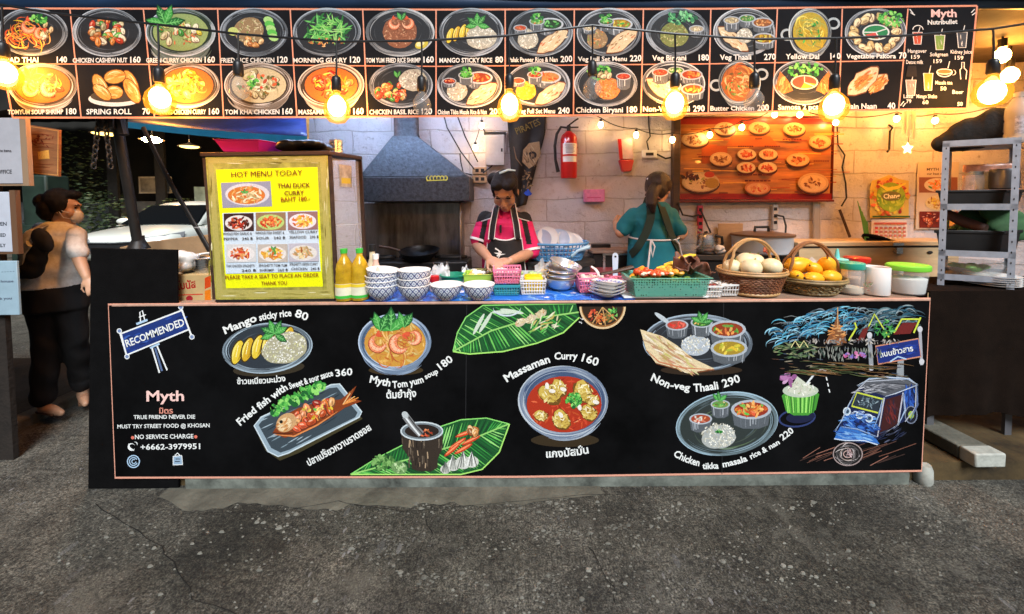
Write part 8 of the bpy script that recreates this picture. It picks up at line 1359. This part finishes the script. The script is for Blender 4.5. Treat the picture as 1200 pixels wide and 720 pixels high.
# --- cook in teal seen from behind
Yt = 6.15; J = lambda x, y, dy=0: JJ(x, y, Yt, dy); tc_ = thing('person', 'cook in a teal shirt with crossed dark green apron straps, seen from behind', 'person', (J(765, 300).x, Yt, FZ)); cx = J(763, 300).x; V = lambda x, y, z: Vector((cx+x, Yt+y, z))
hc = J(771, 223, .03); HM = Matrix.Rotation(R(180-28), 3, 'Z') @ Matrix.Rotation(R(14), 3, 'X'); zs = J(763, 240).z; nb = J(768, 241, .0)
g = G(); head_on(g, hc, HM, .97, nb); body_rings(g, [(V(.01, 0, .80), .14, .11), (V(.01, 0, .95), .19, .13), (V(0, 0, 1.1), .14, .10), (V(0, 0, 1.28), .14, .095), (V(0, 0, zs-.06), .14, .08), (V(.02, 0, zs), .08, .055)])
shL, shR = J(742, 252), J(786, 252); elL, elR = J(727, 273, -.03), J(797, 276, -.03); wrL, wrR = J(722, 263, .17), J(802, 271, .16)
limb(g, [shL, shL.lerp(elL, .5), elL, elL.lerp(wrL, .5), wrL], [.038, .038, .037, .036, .026]); limb(g, [shR, shR.lerp(elR, .5), elR, elR.lerp(wrR, .5), wrR], [.038, .038, .038, .037, .026])
hand(g, wrL, Vector((.1, 1, .4)), Vector((1, 0, -.4)), .92, .8); hand(g, wrR, Vector((.1, 1, .1)), Vector((-1, 0, -.5)), .92, .8)
for q in (-1, 1): limb(g, [V(q*.09, 0, .85), V(q*.09, .02, .5), V(q*.09, .02, .19)], [.09, .06, .045]); oval(g, V(q*.09, .07, .145), .042, .11, .04)
fuse(g, 'body', SKIN2, tc_, .0075, 3); face_on(tc_, hc, HM, 1.0); f_ = lambda x, y, z: hc+HM @ Vector((x, y, z))
g = G(); oval(g, f_(0, .03, .035), .088, .1, .095, HM); oval(g, f_(0, .07, -.02), .072, .05, .07, HM); [oval(g, f_(q*.062, -.0, .03), .03, .055, .06, HM) for q in (-1, 1)]
pt_ = [f_(.0, .10, -.01), J(764, 229, -.10), J(763, 240, -.125), J(766, 250, -.12)]; g.tube(pt_, [.045, .042, .036, .012], 12); fuse(g, 'hair', mat('dark_brown_hair', (.018, .009, .006), .4, var=.5, vs=30, stretch=(5, 5, 1), bump=.5, bs=120), tc_, .0065, 3, tweak=hairwave(.005))
g = G(); g.torus(J(765, 231, -.085), .045, .01, 18, 6, M=Matrix.Rotation(R(20), 3, 'Y')); g.build('hair_tie', mat('brown_tie', (.12, .05, .05), .7), tc_); g = G(); g.ell(f_(.06, .085, .06), .008, 8); g.build('hair_pin', M_TRIM, tc_)
M_TEALC = mat('teal_cotton', (.004, .15, .20), .8, var=.12, vs=12, bump=.3, bs=12); M_STRAP = mat('dark_green_strap', (.012, .028, .018), .8, var=.2)
g = G(); body_rings(g, [(V(.01, 0, .93), .185, .14), (V(.01, 0, 1.02), .178, .135), (V(0, 0, 1.15), .155, .122), (V(0, 0, 1.28), .15, .116), (V(0, 0, zs-.065), .155, .104), (V(.02, 0, zs-.005), .105, .08), (V(.025, 0, zs+.02), .07, .065)])
slL, slR = shL.lerp(elL, .76), shR.lerp(elR, .74); limb(g, [shL, shL.lerp(slL, .5), slL], [.054, .055, .057]); limb(g, [shR, shR.lerp(slR, .5), slR], [.054, .056, .059]); fuse(g, 'shirt', M_TEALC, tc_, .0075, 4, tweak=lambda p: p+Vector((.004*sin(p.z*40), .008*sin(p.z*38+p.x*26)*(1 if p.z < zs-.1 else .2), 0)))
yb2 = -.128
for pts in ([V(-.045, .02, zs+.03), V(-.035, -.07, zs+.005), V(-.05, -.125, zs-.09), V(-.085, yb2-.005, zs-.19), V(-.135, -.115, zs-.29), V(-.165, -.06, zs-.35)], [V(.045, .02, zs+.03), V(.035, -.07, zs+.005), V(.05, -.125, zs-.09), V(.08, yb2-.005, zs-.19), V(.13, -.12, zs-.28), V(.18, -.06, zs-.36)]): g = G(); g.strap(pts, .052, .008, cx, Yt); g.build('apron_strap', M_STRAP, tc_)
g = G()
def skirt(u, v): a_ = -.9+u*(pi+1.8); k = 1.03+.05*v; return V(.01+.20*k*cos(a_+pi), .01-.148*k*sin(a_)*1.02, 1.105-.30*v)
g.grid(lambda u, v: V(.01+(.172+.025*v)*cos(pi+pi*u), (.14+.02*v)*sin(pi+pi*u)-.002, 1.235-.50*v+.004*sin(u*40)), 30, 10); g.build('apron_skirt', M_TEALC, tc_, solid=.006)
g = G(); g.tube([V(.01+.174*cos(pi+pi*u), .146*sin(pi+pi*u)-.004, 1.24-.012*sin(u*pi)) for u in [i/20 for i in range(21)]], .006, 6); kx = J(753, 286).x-cx; yk = -.160; g.tube([V(kx, yk, 1.235), V(kx-.012, yk-.01, 1.16), V(kx-.022, yk-.006, 1.04), V(kx-.026, yk, .95)], .006, 6); g.tube([V(kx, yk, 1.235), V(kx+.02, yk-.012, 1.19), V(kx+.006, yk-.014, 1.12), V(kx-.008, yk-.01, 1.19), V(kx, yk, 1.235)], .006, 6); g.tube([V(.10, -.165, 1.235), V(.14, -.13, 1.20), V(.17, -.11, 1.11), V(.185, -.09, .99)], .006, 6); g.build('apron_string', M_TRIM, tc_)
g = G(); 
for q in (-1, 1): limb(g, [V(q*.09, 0, .85), V(q*.095, .01, .5), V(q*.09, .02, .22)], [.105, .085, .07])
fuse(g, 'trousers', M_BLK, tc_, .01, 3)
# --- woman walking past at the left
Yw = 5.86; J = lambda x, y, dy=0: JJ(x, y, Yw, dy); wk_ = thing('person', 'woman walking past in a cream blouse, black trousers and a white face mask', 'person', (J(66, 400).x, Yw, .06)); cx = J(64, 300).x; V = lambda x, y, z: Vector((cx+x, Yw+y, z))
hc = J(80, 244, .02); HM = Matrix.Rotation(R(118), 3, 'Z') @ Matrix.Rotation(R(6), 3, 'X'); zs = J(70, 264).z; nb = J(76, 264, .02)
RT = Matrix.Rotation(R(28), 3, 'Z')
def ring_(x, y, z, w, d, n=24): return [V(x, y, z)+RT @ Vector((w*cos(2*pi*i/n), d*sin(2*pi*i/n), 0)) for i in range(n)]
g = G(); head_on(g, hc, HM, 1.0, nb); g.loft([ring_(.0, 0, .80, .15, .12), ring_(-.01, 0, .95, .185, .135), ring_(0, 0, 1.1, .15, .11), ring_(.02, 0, 1.28, .165, .11), ring_(.04, 0, zs-.05, .16, .09), ring_(.05, 0, zs, .09, .07)])
shN, shF = J(97, 276, -.04), J(46, 270, .12); elN = J(100, 302, -.06); wrN = J(112, 326, -.10); limb(g, [shN, shN.lerp(elN, .5), elN, elN.lerp(wrN, .5), wrN], [.052, .048, .042, .038, .027]); hand(g, wrN, wrN-elN, Vector((-.5, .6, 0)), .92, .5)
elF = J(40, 300, .2); wrF = J(46, 318, .26); limb(g, [shF, elF, wrF], [.05, .04, .028]); hand(g, wrF, Vector((.3, .3, -.8)), Vector((1, 0, 0)), .9, .8)
kL, aL = J(52, 402, -.02), J(46, 464, .0); kR, aR = J(92, 396, .05), J(102, 437, .2); hpL, hpR = V(-.08, -.02, .86), V(.06, .04, .86)
limb(g, [hpL, kL, aL], [.095, .062, .042]); limb(g, [hpR, kR, aR], [.095, .062, .042])
for an, to in ((aL, J(72, 473, -.04)), (aR, J(106, 449, .10))): to.z = .075; h_ = an.copy(); h_.z = .095; limb(g, [an, h_, h_.lerp(to, .55), to], [.04, .04, .035, .022])
fuse(g, 'body', SKIN2, wk_, .0085, 3); face_on(wk_, hc, HM, 1.0); f_ = lambda x, y, z: hc+HM @ Vector((x, y, z))
g = G(); oval(g, f_(0, .035, .045), .09, .1, .09, HM); oval(g, f_(0, .09, -.01), .08, .07, .09, HM); oval(g, f_(0, .13, .03), .055, .05, .055, HM); [oval(g, f_(q*.065, .01, .02), .03, .05, .06, HM) for q in (-1, 1)]; oval(g, f_(0, -.04, .095), .06, .06, .035, HM); fuse(g, 'hair', HAIR, wk_, .007, 3, tweak=hairwave(.007))
g = G(); oval(g, f_(0, -.075, -.05), .052, .042, .05, HM); mk = fuse(g, 'face_mask', mat('white_mask', (.68, .68, .66), .8), wk_, .005, 3); g = G(); [g.tube([f_(q*.045, -.08, z), f_(q*.078, -.03, z+.01), f_(q*.082, .012, .0)], .0025, 5) for q in (-1, 1) for z in (-.03, -.07)]; g.build('mask_loop', M_TRIM, mk)
M_CREAM = mat('cream_printed_cotton', (.8, .78, .72), .85, var=.2, vs=30, bump=.25, bs=14)
g = G(); g.loft([ring_(-.03, 0, zs-.42, .215, .16), ring_(-.02, 0, zs-.34, .205, .15), ring_(0, 0, zs-.22, .19, .135), ring_(.02, 0, zs-.11, .185, .13), ring_(.035, 0, zs-.045, .175, .108), ring_(.045, 0, zs+.0, .11, .08), ring_(.05, 0, zs+.025, .068, .062)])
sN = shN.lerp(elN, .72); limb(g, [shN, shN.lerp(sN, .5), sN], [.06, .062, .068]); limb(g, [shF, shF.lerp(elF, .6)], [.06, .064]); fuse(g, 'blouse', M_CREAM, wk_, .009, 4, tweak=lambda p: p+Vector((.006*sin(p.z*34+p.x*18), .006*sin(p.z*40), 0))*(1 if p.z < zs-.06 else .2))
M_TRS = mat('black_loose_cotton', (.009, .009, .010), .9, var=.3, bump=.25, bs=12)
g = G(); g.loft([ring_(-.02, 0, 1.02, .18, .135), ring_(-.01, 0, .92, .20, .15), ring_(0, 0, .78, .19, .14)])
limb(g, [hpL, hpL.lerp(kL, .6), kL, aL, Vector((aL.x, aL.y, .2))], [.112, .10, .085, .08, .082]); limb(g, [hpR, hpR.lerp(kR, .6), kR, aR, Vector((aR.x, aR.y, .2))], [.112, .10, .085, .08, .08]); fuse(g, 'trousers', M_TRS, wk_, .011, 4, tweak=lambda p: p+Vector((.008*sin(p.z*26+p.x*30), 0, 0)))
for an, to in ((aL, J(72, 473, -.04)), (aR, J(106, 449, .10))):
    d = Vector((to.x-an.x, to.y-an.y, 0)); d.normalize(); s_ = Vector((-d.y, d.x, 0)); a_ = Vector((an.x, an.y, .063))-d*.05; L = 0.235; g = G(); g.prism([a_-s_*.03, a_+d*L*.5-s_*.036, a_+d*L*.85-s_*.04, a_+d*L, a_+d*L*.85+s_*.035, a_+d*L*.5+s_*.034, a_+s_*.03], (0, 0, .016)); g.build('sandal', mat('brown_sandal', (.12, .06, .03), .7), wk_, bevel=.003)
wk_.scale = (.80, .80, 1.0)
hb = thing('shoulder_bag', 'black and white shoulder bag slung behind the walking woman', 'bag', J(42, 320, 0)); g = G()
for x, y, rx, ry, rz in ((36, 314, .075, .05, .075), (42, 304, .06, .045, .07), (28, 319, .05, .05, .045), (47, 292, .045, .04, .06)): oval(g, J(x, y, -.16), rx, ry, rz)
fuse(g, 'bag_body', M_TRS, hb, .01, 5); g = G(); oval(g, J(50, 282, -.17), .055, .03, .085, Matrix.Rotation(-.5, 3, 'Y')); g.build('dark_pouch', M_BLK, hb)
g = G(); g.tube([J(26, 300, -.18), J(28, 282, -.19), J(36, 272, -.17), J(48, 266, -.1), J(56, 266, .0)], (.012, .03), 10); g.tube([J(24, 312, -.19), J(26, 296, -.2), J(34, 286, -.2)], (.012, .03), 10); g.build('white_strap', mat('grey_white_strap', (.4, .38, .35), .8, var=.5, vs=14), hb)
# ------------------------------------------------------------------ plan depths to metres
ROUND = set("""rice_bowl oil_bottle sauce_bottle squeeze_bottle plastic_bag spice_jar green_bowl lime_basket teal_tray pink_basket white_basket clear_tray steel_bowl small_plate
wooden_ladle spatula carrot green_mesh_tray banana banana_blossom slotted_basket egg_basket round_fruit mango_basket mango sauce_squeezer glass_jar white_canister sugar_tub
fire_extinguisher wok steel_kettle crumpled_tissue stock_pot glass_jug blue_dish_basket washed_plate frying_ladle wind_chime hanging_bulb fairy_bulb ceiling_bulb tube_light person
shoulder_bag peeled_food parking_lamp dark_shrub parked_car stand_pole metal_cup water_bottle glass_bowl dinner_plate pink_tub tin_can black_plastic_bag
white_plastic_bag steel_pot white_bollard red_stool spoon white_spoon""".split())
def to_metres():
    seen = set()
    for o in [x for x in SC.objects if x.parent is None and x.type in {'MESH', 'EMPTY'}]:
        if o.name.split('.')[0] in ROUND:       # keeps its own depth, moves as a whole
            if 'ay' in o: y = o['ay']; del o['ay']; o.location.y += (KD-1)*y
            elif o.type == 'EMPTY': o.location.y *= KD
            else: ys = [v.co.y for v in o.data.vertices]; o.location.y += (KD-1)*(min(ys)+max(ys))/2
            continue
        todo = [o]+list(o.children_recursive)
        if o.type == 'EMPTY':
            o.location.y *= KD
            for c in o.children: c.matrix_parent_inverse = Matrix.Translation(-o.location)
        for c in todo:
            if c.type == 'MESH' and c.data.name not in seen:
                seen.add(c.data.name)
                for v in c.data.vertices: v.co.y *= KD
                c.data.update()
to_metres()
